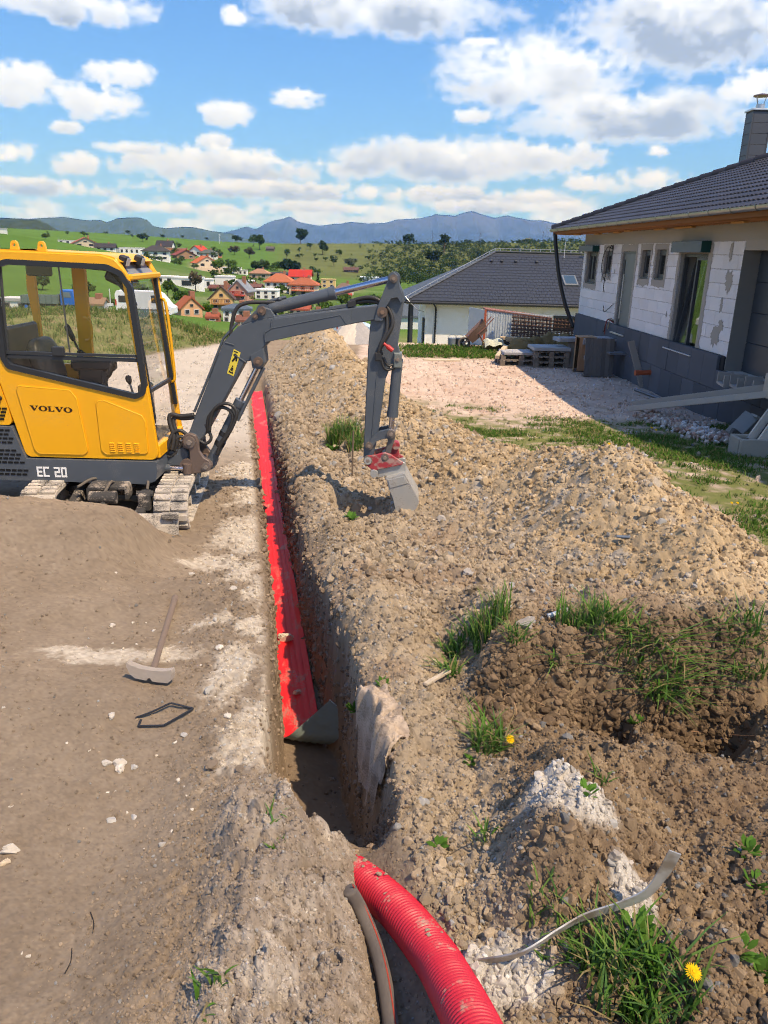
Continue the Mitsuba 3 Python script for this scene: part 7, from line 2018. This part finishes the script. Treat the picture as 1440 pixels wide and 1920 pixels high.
rows = np.stack([cl + wv * hw_ + nv * ht_, cl - wv * hw_ + nv * ht_, cl - wv * hw_ - nv * ht_, cl + wv * hw_ - nv * ht_], 1)
n_ = len(cl)
f_ = []
for i in range(n_ - 1):
    for j in range(4):
        f_.append([i * 4 + j, i * 4 + (j + 1) % 4, (i + 1) * 4 + (j + 1) % 4, (i + 1) * 4 + j])
f_ += [[0, 3, 2, 1], [(n_ - 1) * 4 + j for j in range(4)]]
mat("m_galv", proc(lambda p, n, uv: mikit.mix((.50, .49, .47), (.32, .27, .22), mikit.smoothstep(.45, .7, mikit.fbm(p.x * 18, p.y * 18, p.z * 18, 4)))), .45, .55)
add("metal_strap", (rows.reshape(-1, 3), np.array(f_)), "m_galv", smooth=30, label="bent galvanised metal strap sticking up out of the spoil beside the red pipe", cat="metal strap")


def hit(u, v, lo=-.6, hi=1.1):
    """Where the line of sight through a picture point meets the ground nearby."""
    d = ray(u, v)
    t0, t1 = (hi - CAM[2]) / d[2], (lo - CAM[2]) / d[2]
    p = CAM + d * np.linspace(t0, t1, 400)[:, None]
    h = p[:, 2] - fit_ground(p[:, 0], p[:, 1])
    k = np.nonzero(h < 0)[0]
    return p[k[0]] if len(k) else p[-1]


# sledge hammer lying on the sand
h0, h1 = hit(286, 1280), hit(329, 1126)
h0 = h0 + [0, 0, .045]
h1 = h1 + [0, 0, .02]
sl_ = thing("hammer", "old long handled sledge hammer lying on the brown sand", "hammer")
ax = (h1 - h0) / np.linalg.norm(h1 - h0)
add("handle", tube(np.stack([h0 - ax * .02, h0 + ax * .25, h0 * .5 + h1 * .5, h1 - ax * .1, h1]), [.017, .016, .0165, .019, .0205], 12), "m_matte", sl_, smooth=40, color=(.20, .15, .12))
hx_ = np.array([.985, -.17, .02]) * .86
hy_ = np.array([0, .12, 1.0]) * .9
head = roundpoly([(-.140, .062), (-.122, .048), (-.06, .032), (.02, .026), (.09, .030), (.132, .040), (.136, .020), (.128, -.020), (.108, -.036), (.03, -.036), (.014, -.034), (.004, -.018), (-.008, -.018), (-.020, -.034), (-.09, -.026), (-.120, -.004), (-.138, .035)], .004)
add("head", prism(head, .05, h0 + [0, -.01, .012], hx_, hy_, bev=.0), "m_matte", sl_, smooth=30, color=(.36, .31, .265))
# bent black strap on the sand
bpts = [hit(x / 2.571, 960 + y / 2.571) + [0, 0, .012 + dz] for x, y, dz in ((655, 1003, 0), (735, 985, .012), (825, 950, .02), (932, 958, .0), (880, 1000, .012), (790, 1040, .0), (668, 1043, 0), (682, 1020, .01))]
ms = [bar(p0, p1, .010, .004) for p0, p1 in zip(bpts[:-1], bpts[1:])]
add("plastic_strap", cat(*ms), "m_satin", color=(.022, .022, .024), label="bent black plastic strap lying on the sand before the hammer", cat="strap")
for pts_, lab in (([(170, 1712), (176, 1732), (174, 1752)], "upper thin dark twig lying on the sand at the left"), ([(135, 1780), (133, 1804), (122, 1827)], "lower thin dark twig lying on the sand at the left")):
    add("twig", tube(curve([hit(u, v) + [0, 0, .004] for u, v in pts_], 6), .0016, 6), "m_matte", color=(.035, .03, .028), label=lab, cat="twig")
# pale stones
Z3 = lambda x, y: (x / 2.571, 960 + y / 2.571)
Z4 = lambda x, y: (x / 2.057, 1400 + y / 2.057)
BIG = [(Z4(468, 85), 13, "largest white stone of the little group in the middle of the sand"), (Z4(413, 70), 9, "flat white stone just left of the largest one on the sand"), (Z4(515, 82), 7, "grey stone just right of the largest white one on the sand"), (Z4(45, 405), 15, "big pale broken stone near the left edge"), (Z4(22, 452), 9, "yellowish stone just below the big broken one at the left edge"),
       (Z3(540, 990), 9, "white stone left of the black plastic strap"), (Z3(520, 1215), 9, "white stone at the lower middle of the sand, left of a twin"), (Z3(580, 1215), 11, "white stone at the lower middle of the sand, right of a twin"), (Z3(890, 1080), 8, "grey stone right below the black strap's point"),
       (Z3(1010, 860), 11, "lumpy grey stone beside the trench edge, level with the hammer head"), (Z3(1035, 525), 8, "grey white stone on the chalk patch right of the hammer handle"), (Z3(1060, 660), 9, "flat pale stone near the trench edge above the hammer head"), (Z3(1125, 372), 7, "small white stone near the trench edge, highest up"), (Z3(925, 303), 6, "white stone alone above the end of the hammer handle"),
       (Z3(548, 550), 7, "white stone left of the hammer handle"), (Z3(1100, 990), 8, "pale stone at the trench edge right of the black strap"), (Z4(520, 277), 8, "grey stone right of a white one on the lower sand"), (Z4(433, 288), 9, "white stone left of a grey one on the lower sand"), (Z4(628, 378), 7, "grey white stone before the dark hummock edge")]
SMALL = [Z3(*q) for q in ((560, 295), (1005, 348), (640, 535), (705, 535), (745, 570), (545, 635), (300, 665), (845, 1112), (1075, 910), (718, 972), (970, 740), (15, 945), (320, 1115), (1180, 815), (660, 640), (740, 575), (640, 1225))] + [Z4(*q) for q in ((605, 35), (690, 130), (710, 155), (445, 172), (415, 180), (485, 195), (665, 328), (740, 243), (795, 185), (345, 18), (490, 255), (555, 395), (720, 190), (42, 230), (110, 810), (85, 800), (990, 590), (1050, 600), (1215, 630), (1180, 640))]


def stone(u, v, rpx, seed, label, group=None, col=None, lift=0.0, base=None):
    p = hit(u, v) if base is None else base
    r = rpx * np.linalg.norm(p - CAM) / FOCAL
    c = np.array(col if col is not None else (.56, .51, .44)) * rs.uniform(.85, 1.1)
    add("stone", move(rock(seed, .24, 2, .62), p + [0, 0, r * .25 + lift], rot([0, 0, 1], seed * 37 % 360), r), "m_matte", smooth=28, color=c, label=label, cat="stone", group=group)


for i, ((u, v), r, lab) in enumerate(BIG):
    stone(u, v, r, 100 + i, lab, col=(.40, .38, .35) if "grey" in lab else (.55, .45, .32) if "yellowish" in lab else None)
for i, (u, v) in enumerate(SMALL):
    stone(u, v, rs.uniform(2.0, 4.0), 150 + i, "small pale stone lying on the brown sand left of the trench", "small pale stones on the sand")
for u, v, r, lab in ((400, 1437, 13, "round brown clod on the sand's edge, left of two"), (450, 1446, 10, "round brown clod on the sand's edge, right of two")):
    stone(u, v, r, int(u), lab, col=(.20, .155, .115))
for u, v, r, lab in ((536, 1196, 14, "pale stone lying on the red cover strip"), (556, 1299, 8, "small pale stone near the curled end of the red strip")):
    p = at(u, v, 4.9 if v < 1250 else 4.25)
    d_ = ray(u, v)
    zz = strip_z(p[1]) + .01
    p = CAM + d_ * (zz - CAM[2]) / d_[2]
    p[2] = strip_z(p[1]) + .012
    stone(u, v, r, int(v), lab, base=p, col=(.58, .52, .42))
for u, v, r, lab in ((985, 1176, 22, "grey slab of stone buried in the top of the turf bank"), (1255, 1195, 10, "pale yellow stone on the gravel heap above the turf"), (1050, 1462, 8, "white stone in the middle of the brown spoil"), (875, 1075, 12, "grey stone in the trench side spoil, upper middle"), (830, 975, 12, "pale grey lump of stone by the bucket")):
    stone(u, v, r, int(u + v), lab, col=(.33, .30, .27) if "grey" in lab else (.55, .47, .36))
pv0, pv1 = hit(1026, 1160), hit(1062, 1150)
add("pipe_piece", cyl(pv0 + [0, 0, .012], pv1 + [0, 0, .02], .012, 12), "m_satin", smooth=30, color=(.72, .72, .70), label="short white plastic pipe piece lying on top of the turf bank", cat="pipe")
pv0, pv1 = hit(797, 1290), hit(842, 1268)
add("stick_piece", bar(pv0 + [0, 0, .02], pv1 + [0, 0, .03], .022, .016, bev=.003), "m_matte", color=(.50, .42, .32), label="short pale stick poking out of the dark soil below the turf", cat="stick")
pv0 = hit(1168, 1013)
add("plastic_scrap", move(box((0, 0, 0), (.09, .03, .012), None, .004), pv0 + [0, 0, .025], rot([0, .3, 1], -25)), "m_satin", color=(.13, .16, .20), label="dark blue grey plastic scrap on the gravel heap", cat="plastic scrap")
# torn geotextile hanging over the right side of the trench
scene["m_fabric"] = {"type": "twosided", "bsdf": {"type": "principled", "roughness": .95, "specular": .1, "base_color": proc(lambda p, n, uv: mikit.mix(mikit.mix((.48, .385, .30), (.38, .30, .225), mikit.noise(p.x * 25, p.y * 25, p.z * 25)), (.17, .125, .09), mikit.smoothstep(.42, .70, mikit.fbm(p.x * 16, p.y * 16, p.z * 16, 4) * .7 + mikit.noise(p.x * 150, p.y * 150, p.z * 150) * .3) * .6))}}
for FSPAN, FLAB in (((2.60, 3.14), "folded beige geotextile flap hanging over the near right corner of the trench"),):
    fy = np.linspace(*FSPAN, 110)
    tornb = .16 + .16 * nz(fy, fy * 0, 2.4, 71, 4) + .20 * (nz(fy, fy * 0, 20, 72, 4) - .5) + .10 * np.exp(-((fy - 2.8) / .25) ** 2)
    t_ = np.linspace(0, 1, 30)
    Fy, Ft = np.meshgrid(fy, t_, indexing="ij")
    tornb = tornb * (.8 if FSPAN[0] > 3 else .62)
    trr = np.interp(Fy, TY, TR) * (1 + .30 * (nz(Fy * 0 + 9, Fy, 1.9, 25, 4) - .5))
    env = smooth01(0, .2, (Fy - FSPAN[0]) / (FSPAN[1] - FSPAN[0])) * (1 - smooth01(.8, 1, (Fy - FSPAN[0]) / (FSPAN[1] - FSPAN[0])))
    fo = trr + .04 + .10 * env + .06 * (nz(Fy, Fy * 0, 9, 76) - .5) - env * Ft * tornb[:, None] * .62
    fyy = Fy - .05 * Ft * nz(Fy, Ft, 5, 75)
    fx2 = trench_x(fyy) + fo / .983
    lift = .014 + (.075 if FSPAN[0] > 3 else .16) * np.clip(nz(fyy, Ft * .25, 9, 73, 3) - .35, 0, 1) * Ft
    lift = lift + .030 * (.5 + .5 * np.sin(Fy * 24 + 4 * np.sin(Fy * 5) + 1.5 * Ft)) * Ft * 1.3
    fz = np.minimum(fit_ground(fx2.ravel(), fyy.ravel()).reshape(fx2.shape) + lift, 1)
    fz = np.maximum(fz, fz[:, :1] - .42 * Ft - .02)
    V = np.stack([fx2 - lift * .5, fyy, fz], -1)
    ns = 30
    add("torn_fabric", (V.reshape(-1, 3), grid_faces(len(fy), ns)), "m_fabric", smooth=True, label=FLAB, cat="fabric")
# ------------------------------------------------------------------ loose soil, grass and flowers
rs = np.random.RandomState(61)


def strewn(n, rmin, rmax, keep, sizes, protos, name, label, az0=-31, az1=36, power=.9, sink=.25, bright=1.0, rough=.3):
    """Lumps of the soil they lie on: as many near as far to the eye."""
    a = np.radians(rs.uniform(az0, az1, n * 4))
    r = (rmin ** (1 - power) + rs.rand(n * 4) * (rmax ** (1 - power) - rmin ** (1 - power))) ** (1 / (1 - power))
    x, y = r * np.sin(a), r * np.cos(a)
    w = zones(x, y)
    k = np.nonzero(rs.rand(len(x)) < keep(x, y, w))[0][:n]
    x, y, r = x[k], y[k], r[k]
    w = {q: v[k] for q, v in w.items()}
    z = ground_z(x, y) + relief(x, y, w)
    size = sizes[0] * (sizes[1] / sizes[0]) ** (rs.rand(len(x)) ** 2.2) * np.clip(r / 4.0, .7, 2.6)
    m, who = scatter(protos, np.c_[x, y, z], size, rs, 1.0, sink)
    c = colours(x, y, w) * rs.uniform(1 - rough, 1 + rough, (len(x), 1)) * bright
    grey = (rs.rand(len(x)) < .08)[:, None]
    c = np.where(grey, c.mean(1, keepdims=True) * np.array((1.08, 1.05, 1.0)) * 1.12, c)
    add(name, m, "m_ground", color=np.clip(c, 0, .8)[who], label=label, kind="stuff")


P0, P1 = [rock(i + 40, .30, 0, .8) for i in range(10)], [rock(i + 60, .26, 1, .8) for i in range(10)]
spoil_only = lambda x, y, w: np.clip(w["spoil"] + w["topsoil"] * (y < 3.4), 0, 1) * (1 - w["trench"]) * (1 - w["chalk"] * .6)
strewn(58000, 1.4, 20, spoil_only, (.005, .019), P0, "spoil_crumbs", "crumbs of dug soil and gravel on the spoil heaps")
strewn(5200, 1.5, 20, lambda x, y, w: spoil_only(x, y, w) * smooth01(.40, .62, nz(x, y, 1.6, 45)), (.011, .036), P1, "spoil_clods", "larger clods of dug soil on the spoil heaps", sink=.3)
strewn(20000, 1.35, 9, lambda x, y, w: (1 - w["spoil"]) * (1 - w["topsoil"]) * (1 - w["trench"]) * (1 - w["yard"]) * (1 - w["road"]) * np.clip(.10 + .9 * np.exp(-((x - trench_x(y) + .38) / .3) ** 2) + near_rough(x, y), 0, 1), (.004, .013), P0, "sand_crumbs", "fine crumbs on the brown sand left of the trench", power=1.2)
strewn(4200, 6, 26, lambda x, y, w: w["yard"] * (1 - w["lawn"] * .9), (.007, .020), P0, "yard_gravel", "pinkish gravel strewn over the yard", az0=0, bright=1.1)
strewn(1500, 8, 26, lambda x, y, w: w["road"], (.006, .014), P0, "road_gravel", "pale gravel on the road", az1=0, bright=1.05)


def blades(n, rad, h, rs_, lean=.5, wide=.0045, cols=((.075, .17, .025), (.11, .23, .04), (.16, .26, .06), (.10, .20, .06)), dry=.16):
    """Bent grass blades round the origin: mesh and a colour per vertex."""
    a, q = rs_.uniform(0, 6.283, n), np.sqrt(rs_.rand(n)) * rad
    bx, by = q * np.cos(a), q * np.sin(a)
    hh_ = h * rs_.uniform(.4, 1.1, n)
    d = rs_.uniform(0, 6.283, n)
    ln = hh_ * lean * rs_.uniform(.2, 1.6, n)
    v = []
    for t, wd in ((0, 1), (.4, .9), (.75, .6), (1, .05)):
        cx, cy, cz = bx + np.cos(d) * ln * t ** 1.9, by + np.sin(d) * ln * t ** 1.9, hh_ * (t - .28 * lean * t ** 2.4)
        ox, oy = -np.sin(d) * wide * wd, np.cos(d) * wide * wd
        v += [np.c_[cx - ox, cy - oy, cz], np.c_[cx + ox, cy + oy, cz]]
    v = np.stack(v, 1)
    f = np.array([[0, 1, 3], [0, 3, 2], [2, 3, 5], [2, 5, 4], [4, 5, 7], [4, 7, 6]])
    c = np.array(cols)[rs_.randint(len(cols), size=n)] * rs_.uniform(.7, 1.25, (n, 1))
    c = np.where((rs_.rand(n) < dry)[:, None], np.array((.34, .27, .13)), c)
    return (v.reshape(-1, 3), (f[None] + np.arange(n)[:, None, None] * 8).reshape(-1, 3)), np.repeat(c, 8, 0)


def tuft(u, v, n, rad, h, label, lean=.5, wide=.0045, tilt=None, base=None, **k):
    p = hit(u, v) if base is None else base
    if any(q in label for q in ("weed", "leav", "sprout")):
        vs, fs, cs_ = [], [], []
        for i in range(int(n * .45) + 5):
            a, L_, ti = rs.uniform(0, 6.283), h * rs.uniform(.45, 1.0), rs.uniform(.25, 1.1)
            r0, wd = rad * rs.rand() * .5, L_ * rs.uniform(.16, .30)
            k = len(vs)
            for t, w_ in ((0, .1), (.35, .9), (.65, 1.0), (1, .05)):
                rr_, zz_ = r0 + L_ * t * math.cos(ti), L_ * (t * math.sin(ti) + .25 * t * (1 - t)) + .004
                for s_ in (-1, 1):
                    vs.append((p[0] + rr_ * math.cos(a) - s_ * wd * w_ * math.sin(a), p[1] + rr_ * math.sin(a) + s_ * wd * w_ * math.cos(a), p[2] + zz_))
            fs += [[k, k + 1, k + 3], [k, k + 3, k + 2], [k + 2, k + 3, k + 5], [k + 2, k + 5, k + 4], [k + 4, k + 5, k + 7], [k + 4, k + 7, k + 6]]
            cs_ += [np.array((.10, .21, .035)) * rs.uniform(.7, 1.3)] * 8
        return add("weed", (np.array(vs), np.array(fs)), "m_leaf", color=np.array(cs_), label=label, cat="weed")
    m, c = blades(int(n * .8), rad, h * 1.3, rs, lean, wide, **k)
    vv = m[0].copy()
    if tilt is not None:
        vv = vv @ rot(*tilt).T
    px, py = p[0] + vv[:, 0], p[1] + vv[:, 1]
    g = fit_ground(p[0] + np.repeat(vv[::8, 0], 8), p[1] + np.repeat(vv[::8, 1], 8))
    zz = np.clip(g, p[2] - .12, p[2] + .08) - .01 + vv[:, 2]
    return add("grass_tuft", (np.c_[px, py, zz], m[1]), "m_leaf", color=c, label=label, cat="grass")


T_ = [(640, 825, 420, .22, .30, "largest grass tuft, standing on the spoil left of the stick", .5, .007), (668, 840, 160, .14, .22, "smaller grass tuft pressed against the stick's lower end", .6, .006), (625, 845, 60, .10, .14, "low weedy grass below the tuft left of the stick", .9, .007),
      (655, 975, 40, .05, .09, "small bright weed on the spoil left below the bucket", .9, .008), (920, 1175, 230, .085, .15, "tall grass tuft at the left end of the turf bank", .45, .0038), (885, 1190, 110, .06, .11, "grass just left of the tall tuft on the turf bank", .6, .0036), (855, 1225, 120, .07, .11, "low leafy grass at the left foot of the turf bank", .9, .005), (845, 1255, 60, .05, .09, "leafy grass hanging at the bank's left edge", 1.0, .005),
      (960, 1195, 90, .06, .10, "grass right of the tall tuft on the turf bank", .8, .0036), (1065, 1175, 100, .07, .12, "upright grass behind the white pipe piece", .5, .0036), (1110, 1165, 130, .07, .14, "spiky grass in the middle of the turf bank", .6, .0038), (1150, 1190, 120, .08, .13, "broad grass right of the middle of the turf bank", .8, .0042),
      (1195, 1225, 120, .07, .14, "grass drooping over the bank's edge, left of the longest", 1.1, .0040), (1235, 1255, 190, .08, .20, "longest grass drooping over the edge of the bank", 1.3, .0042), (1265, 1285, 90, .06, .15, "grass drooping at the right end of the bank", 1.3, .0040), (1045, 1255, 26, .03, .10, "few long blades hanging from the bank's face", 1.3, .0036),
      (1400, 1215, 170, .10, .14, "grass tuft at the right edge above the hollow", .8, .0042), (1345, 1215, 40, .07, .12, "thin grass left of the tuft at the right edge", 1.0, .0036), (1190, 1358, 22, .025, .06, "tiny green leaves sprouting in the hollow", .9, .009),
      (915, 1395, 150, .07, .12, "grass tuft around the upper dandelion", .8, .0036), (885, 1430, 40, .04, .05, "low green leaves below the upper dandelion's tuft", 1.0, .006), (1120, 1465, 26, .03, .06, "few blades in the middle of the brown spoil", .8, .0034), (1100, 1490, 20, .035, .05, "low weed below the few blades in the spoil", 1.2, .005),
      (720, 1290, 26, .03, .06, "weed at the top of the torn fabric", .8, .006), (668, 1335, 30, .035, .06, "light green weed beside the curled strip end", .9, .006), (905, 1585, 30, .035, .07, "blades on the clod above the red pipe", .9, .0036), (820, 1590, 16, .03, .05, "tiny green sprout right of the trench's near end", .9, .005),
      (1165, 1845, 210, .10, .13, "big grass clump in the lower right corner", .6, .0042), (1235, 1880, 150, .10, .12, "grass clump at the bottom edge on the right", .7, .0042), (1120, 1800, 60, .05, .09, "grass at the left of the lower right clump", .8, .004), (1195, 1745, 40, .045, .06, "leafy weed above the lower right clump", 1.1, .007), (1205, 1790, 40, .045, .07, "round leaved weed in the lower right clump", 1.1, .009),
      (1050, 1770, 60, .06, .07, "blades growing below the metal strap", 1.0, .0036), (1100, 1745, 26, .03, .07, "few blades just under the strap's middle", .8, .0034), (1015, 1700, 30, .05, .08, "blades against the brown clod above the strap", .7, .0034), (1400, 1600, 36, .05, .05, "small weed at the right edge, mid height", 1.1, .006), (1420, 1660, 30, .05, .05, "lower small weed at the right edge", 1.1, .006), (1390, 1790, 40, .05, .05, "flat weed right of the lower dandelion", 1.2, .007), (1425, 1830, 50, .06, .06, "flat weed in the bottom right corner", 1.2, .007),
      (392, 1855, 26, .045, .06, "pale blades at the bottom left by the dark hummock", .9, .005, ), (520, 1585, 18, .03, .035, "tiny blades on the chalky trench end, left side", 1.0, .0034), (510, 1535, 14, .03, .035, "tiny flat grass on the chalk above the trench end", 1.2, .0034)]
for a in T_:
    tuft(*a[:6], lean=a[6], wide=a[7])
n = 5200
y = 2.3 + 11 * rs.rand(n) ** 1.7
side_ = np.where(rs.rand(n) < .7, 1, -1)
o = np.where(side_ > 0, np.interp(y, TY, TR) + rs.uniform(-.06, .12, n), -np.interp(y, TY, TL) + rs.uniform(-.06, .05, n))
k = rs.rand(n) < .5
o = np.where(k & (y < 3.7), rs.uniform(-.2, .2, n), o)
x = trench_x(y) + o / .983
slope = np.abs(ground_z(x + .012, y) - ground_z(x - .012, y)) / .024
k = rs.choice(n, n, p=(.3 + slope) / (.3 + slope).sum())
x, y = x[k] + rs.normal(0, .005, n), y[k] + rs.normal(0, .01, n)
m, who = scatter(P0, np.c_[x, y, fit_ground(x, y)], (.006 + .022 * rs.rand(n) ** 2.5) * np.clip(y / 4, .8, 2), rs, 1.0, .5)
c = np.array((.22, .165, .118)) * rs.uniform(.6, 1.5, (n, 1))
add("trench_clods", m, "m_soil", color=c[who], label="clods and stones in the walls and on the floor of the trench", kind="stuff")
# lumps of dark soil broken out of the turf bank
n = 4200
x = rs.uniform(.42, 1.8, n)
y = bank_y(x, x * 0 + 3.1, x * 0 + .5) + rs.uniform(-.12, .2, n)
slope = np.abs(ground_z(x, y + .012) - ground_z(x, y - .012)) / .024
k = rs.choice(n, n, p=(.4 + slope) / (.4 + slope).sum())
x, y = x[k] + rs.normal(0, .006, n), y[k] + rs.normal(0, .004, n)
z = fit_ground(x, y)
PR = [rock(i + 80, .12, 1, .85) for i in range(6)]
m, who = scatter(PR, np.c_[x, y, z], .006 + .026 * rs.rand(n) ** 3, rs, 1.0, .45)
c = np.array((.15, .105, .066)) * rs.uniform(.55, 1.4, (n, 1))
add("turf_clods", m, "m_soil", color=c[who], label="dark crumbling lumps of soil in the face of the turf bank", kind="stuff")
# grass of the lawn and the bank
def turf(n, keep, x0, x1, y0, y1, h, name, label, wide=.006, cols=((.055, .13, .02), (.09, .19, .03), (.13, .21, .045)), dry=.15, per=7, rad=.07):
    x, y = rs.uniform(x0, x1, n * 6), rs.uniform(y0, y1, n * 6)
    w = zones(x, y)
    k = np.nonzero(rs.rand(len(x)) < keep(x, y, w))[0][:n]
    x, y = x[k], y[k]
    z = fit_ground(x, y)
    m, c = blades(len(x) * per, rad, h, rs, .7, wide, cols, dry)
    q = np.repeat(np.arange(len(x)), per * 8)
    s = np.repeat(rs.uniform(.5, 1.3, len(x)), per * 8)[:, None]
    add(name, (m[0] * s * np.maximum(1, y / 17)[q][:, None] + np.c_[x, y, z - .01][q], m[1]), "m_leaf", color=c, label=label, kind="stuff")


patchy = lambda x, y, w: w["lawn"] * (.05 + .95 * smooth01(.43, .58, nz(x, y, 1.5, 46, 4)))
turf(7500, patchy, 1.2, 7.5, 6.0, 13.5, .075, "lawn_grass", "patchy green lawn grass between spoil and gravel yard", .0052)
turf(1300, lambda x, y, w: w["yard"] * smooth01(.56, .68, nz(x, y, 1.1, 47, 4)), .3, 5.6, 8.5, 15, .07, "yard_weeds", "scattered weeds growing in the gravel yard", .006)
turf(1500, lambda x, y, w: w["lawn"], 0, 5.8, 22.6, 26, .11, "far_grass", "strip of green grass at the far edge of the yard", .010)
turf(5200, lambda x, y, w: w["bank"] * smooth01(.30, .5, nz(x, y, .7, 48, 3) + .1), -19, -4.4, 16, 33, .15, "bank_grass", "tall green and dry grass on the road bank", .0055, ((.08, .15, .03), (.12, .19, .045), (.15, .20, .06)), .18, 12, .16)
# dandelions
def dandelion(u, v, rpx, label, stem=.07, base=None, tilt=(1, -.8, 0)):
    p = hit(u, v + 8)
    d = ray(u, v)
    tt = np.linalg.norm(p - CAM) / np.linalg.norm(d)
    top = CAM + d * (tt - .05)
    top[2] = max(top[2], p[2] + stem * .5)
    t = thing("dandelion", label, "flower")
    r = rpx * tt / FOCAL
    add("stem", tube(curve([p - [0, 0, .01], (p + top) / 2 + [.008, 0, .01], top], 5), .0022, 6), "m_matte", t, color=(.14, .20, .06))
    vs, fs = [], []
    for ring_, (n_, rr, up_) in enumerate(((24, 1.0, .05), (20, .8, .22), (14, .55, .38), (8, .3, .46))):
        for i in range(n_):
            a = 6.283 * (i + .5 * (ring_ % 2)) / n_ + rs.uniform(-.06, .06)
            ca, sa = math.cos(a), math.sin(a)
            k = len(vs)
            rr_ = rr * rs.uniform(.88, 1.05)
            vs += [(0, 0, up_ * .5), (ca * rr_ * .6 - sa * .09, sa * rr_ * .6 + ca * .09, up_ * .9), (ca * rr_, sa * rr_, up_), (ca * rr_ * .6 + sa * .09, sa * rr_ * .6 - ca * .09, up_ * .9)]
            fs += [[k, k + 1, k + 2], [k, k + 2, k + 3]]
    add("flower_head", move((np.array(vs), np.array(fs)), top, rot([1, .3, 0], 28), r), "m_matte", t, color=(.80, .52, .008))


dandelion(957, 1386, 10, "dandelion flower in the brown spoil above the middle right")
dandelion(1300, 1823, 18, "largest dandelion flower in the lower right corner", .05)
dandelion(646, 817, 5, "dandelion in the grass tuft left of the stick")
for i, (u, v) in enumerate(((1230, 806), (1222, 802), (1322, 803), (1372, 943), (1383, 943), (1142, 832))):
    dandelion(u, v, 3.2, ("dandelion on the lawn before the rubble strip, right of a pair", "dandelion on the lawn before the rubble strip, left of a pair", "dandelion at the right end of the rubble strip", "left one of two dandelions at the lawn's right edge", "right one of two dandelions at the lawn's right edge", "dandelion alone at the left part of the lawn")[i], .04)
# roots and straw in the dug bank
for i in range(34):
    u, v = (rs.uniform(880, 1290), rs.uniform(1190, 1330)) if i < 24 else (rs.uniform(860, 1420), rs.uniform(1380, 1700))
    p = hit(u, v)
    d = np.array([rs.normal(0, .05), rs.normal(-.03, .02), rs.normal(-.02, .04)])
    q = [p + [0, 0, .005], p + d * .5 + [rs.normal(0, .012), -.012, .012], p + d + [0, -.01, .0]]
    add("root", tube(curve(q, 5), rs.uniform(.0008, .0019), 5), "m_matte", color=np.array((.30, .19, .11)) * rs.uniform(.6, 1.4), label="thin brown root or straw in the dug soil on the right", cat="root", group="roots and straws in the dug soil")
for pts, lab in (([(1300, 1300), (1330, 1304), (1360, 1302), (1400, 1308)], "long thin root lying across the soil at the right edge"), ([(1265, 1372), (1300, 1374), (1360, 1380), (1420, 1383)], "long reddish root lying below the hollow on the right")):
    add("root", tube(curve([hit(u, v) + [0, 0, .008] for u, v in pts], 8), .0022, 6), "m_matte", smooth=True, color=(.34, .20, .12), label=lab, cat="root")
scene["haze"] = {"type": "cube", "to_world": T().translate([0, 8000, 480]).scale([11500, 12000, 1060]), "bsdf": {"type": "null"}, "interior": {"type": "ref", "id": "air"}}
labels["haze"] = {"label": "thin blue haze in the air before the mountains", "kind": "stuff"}
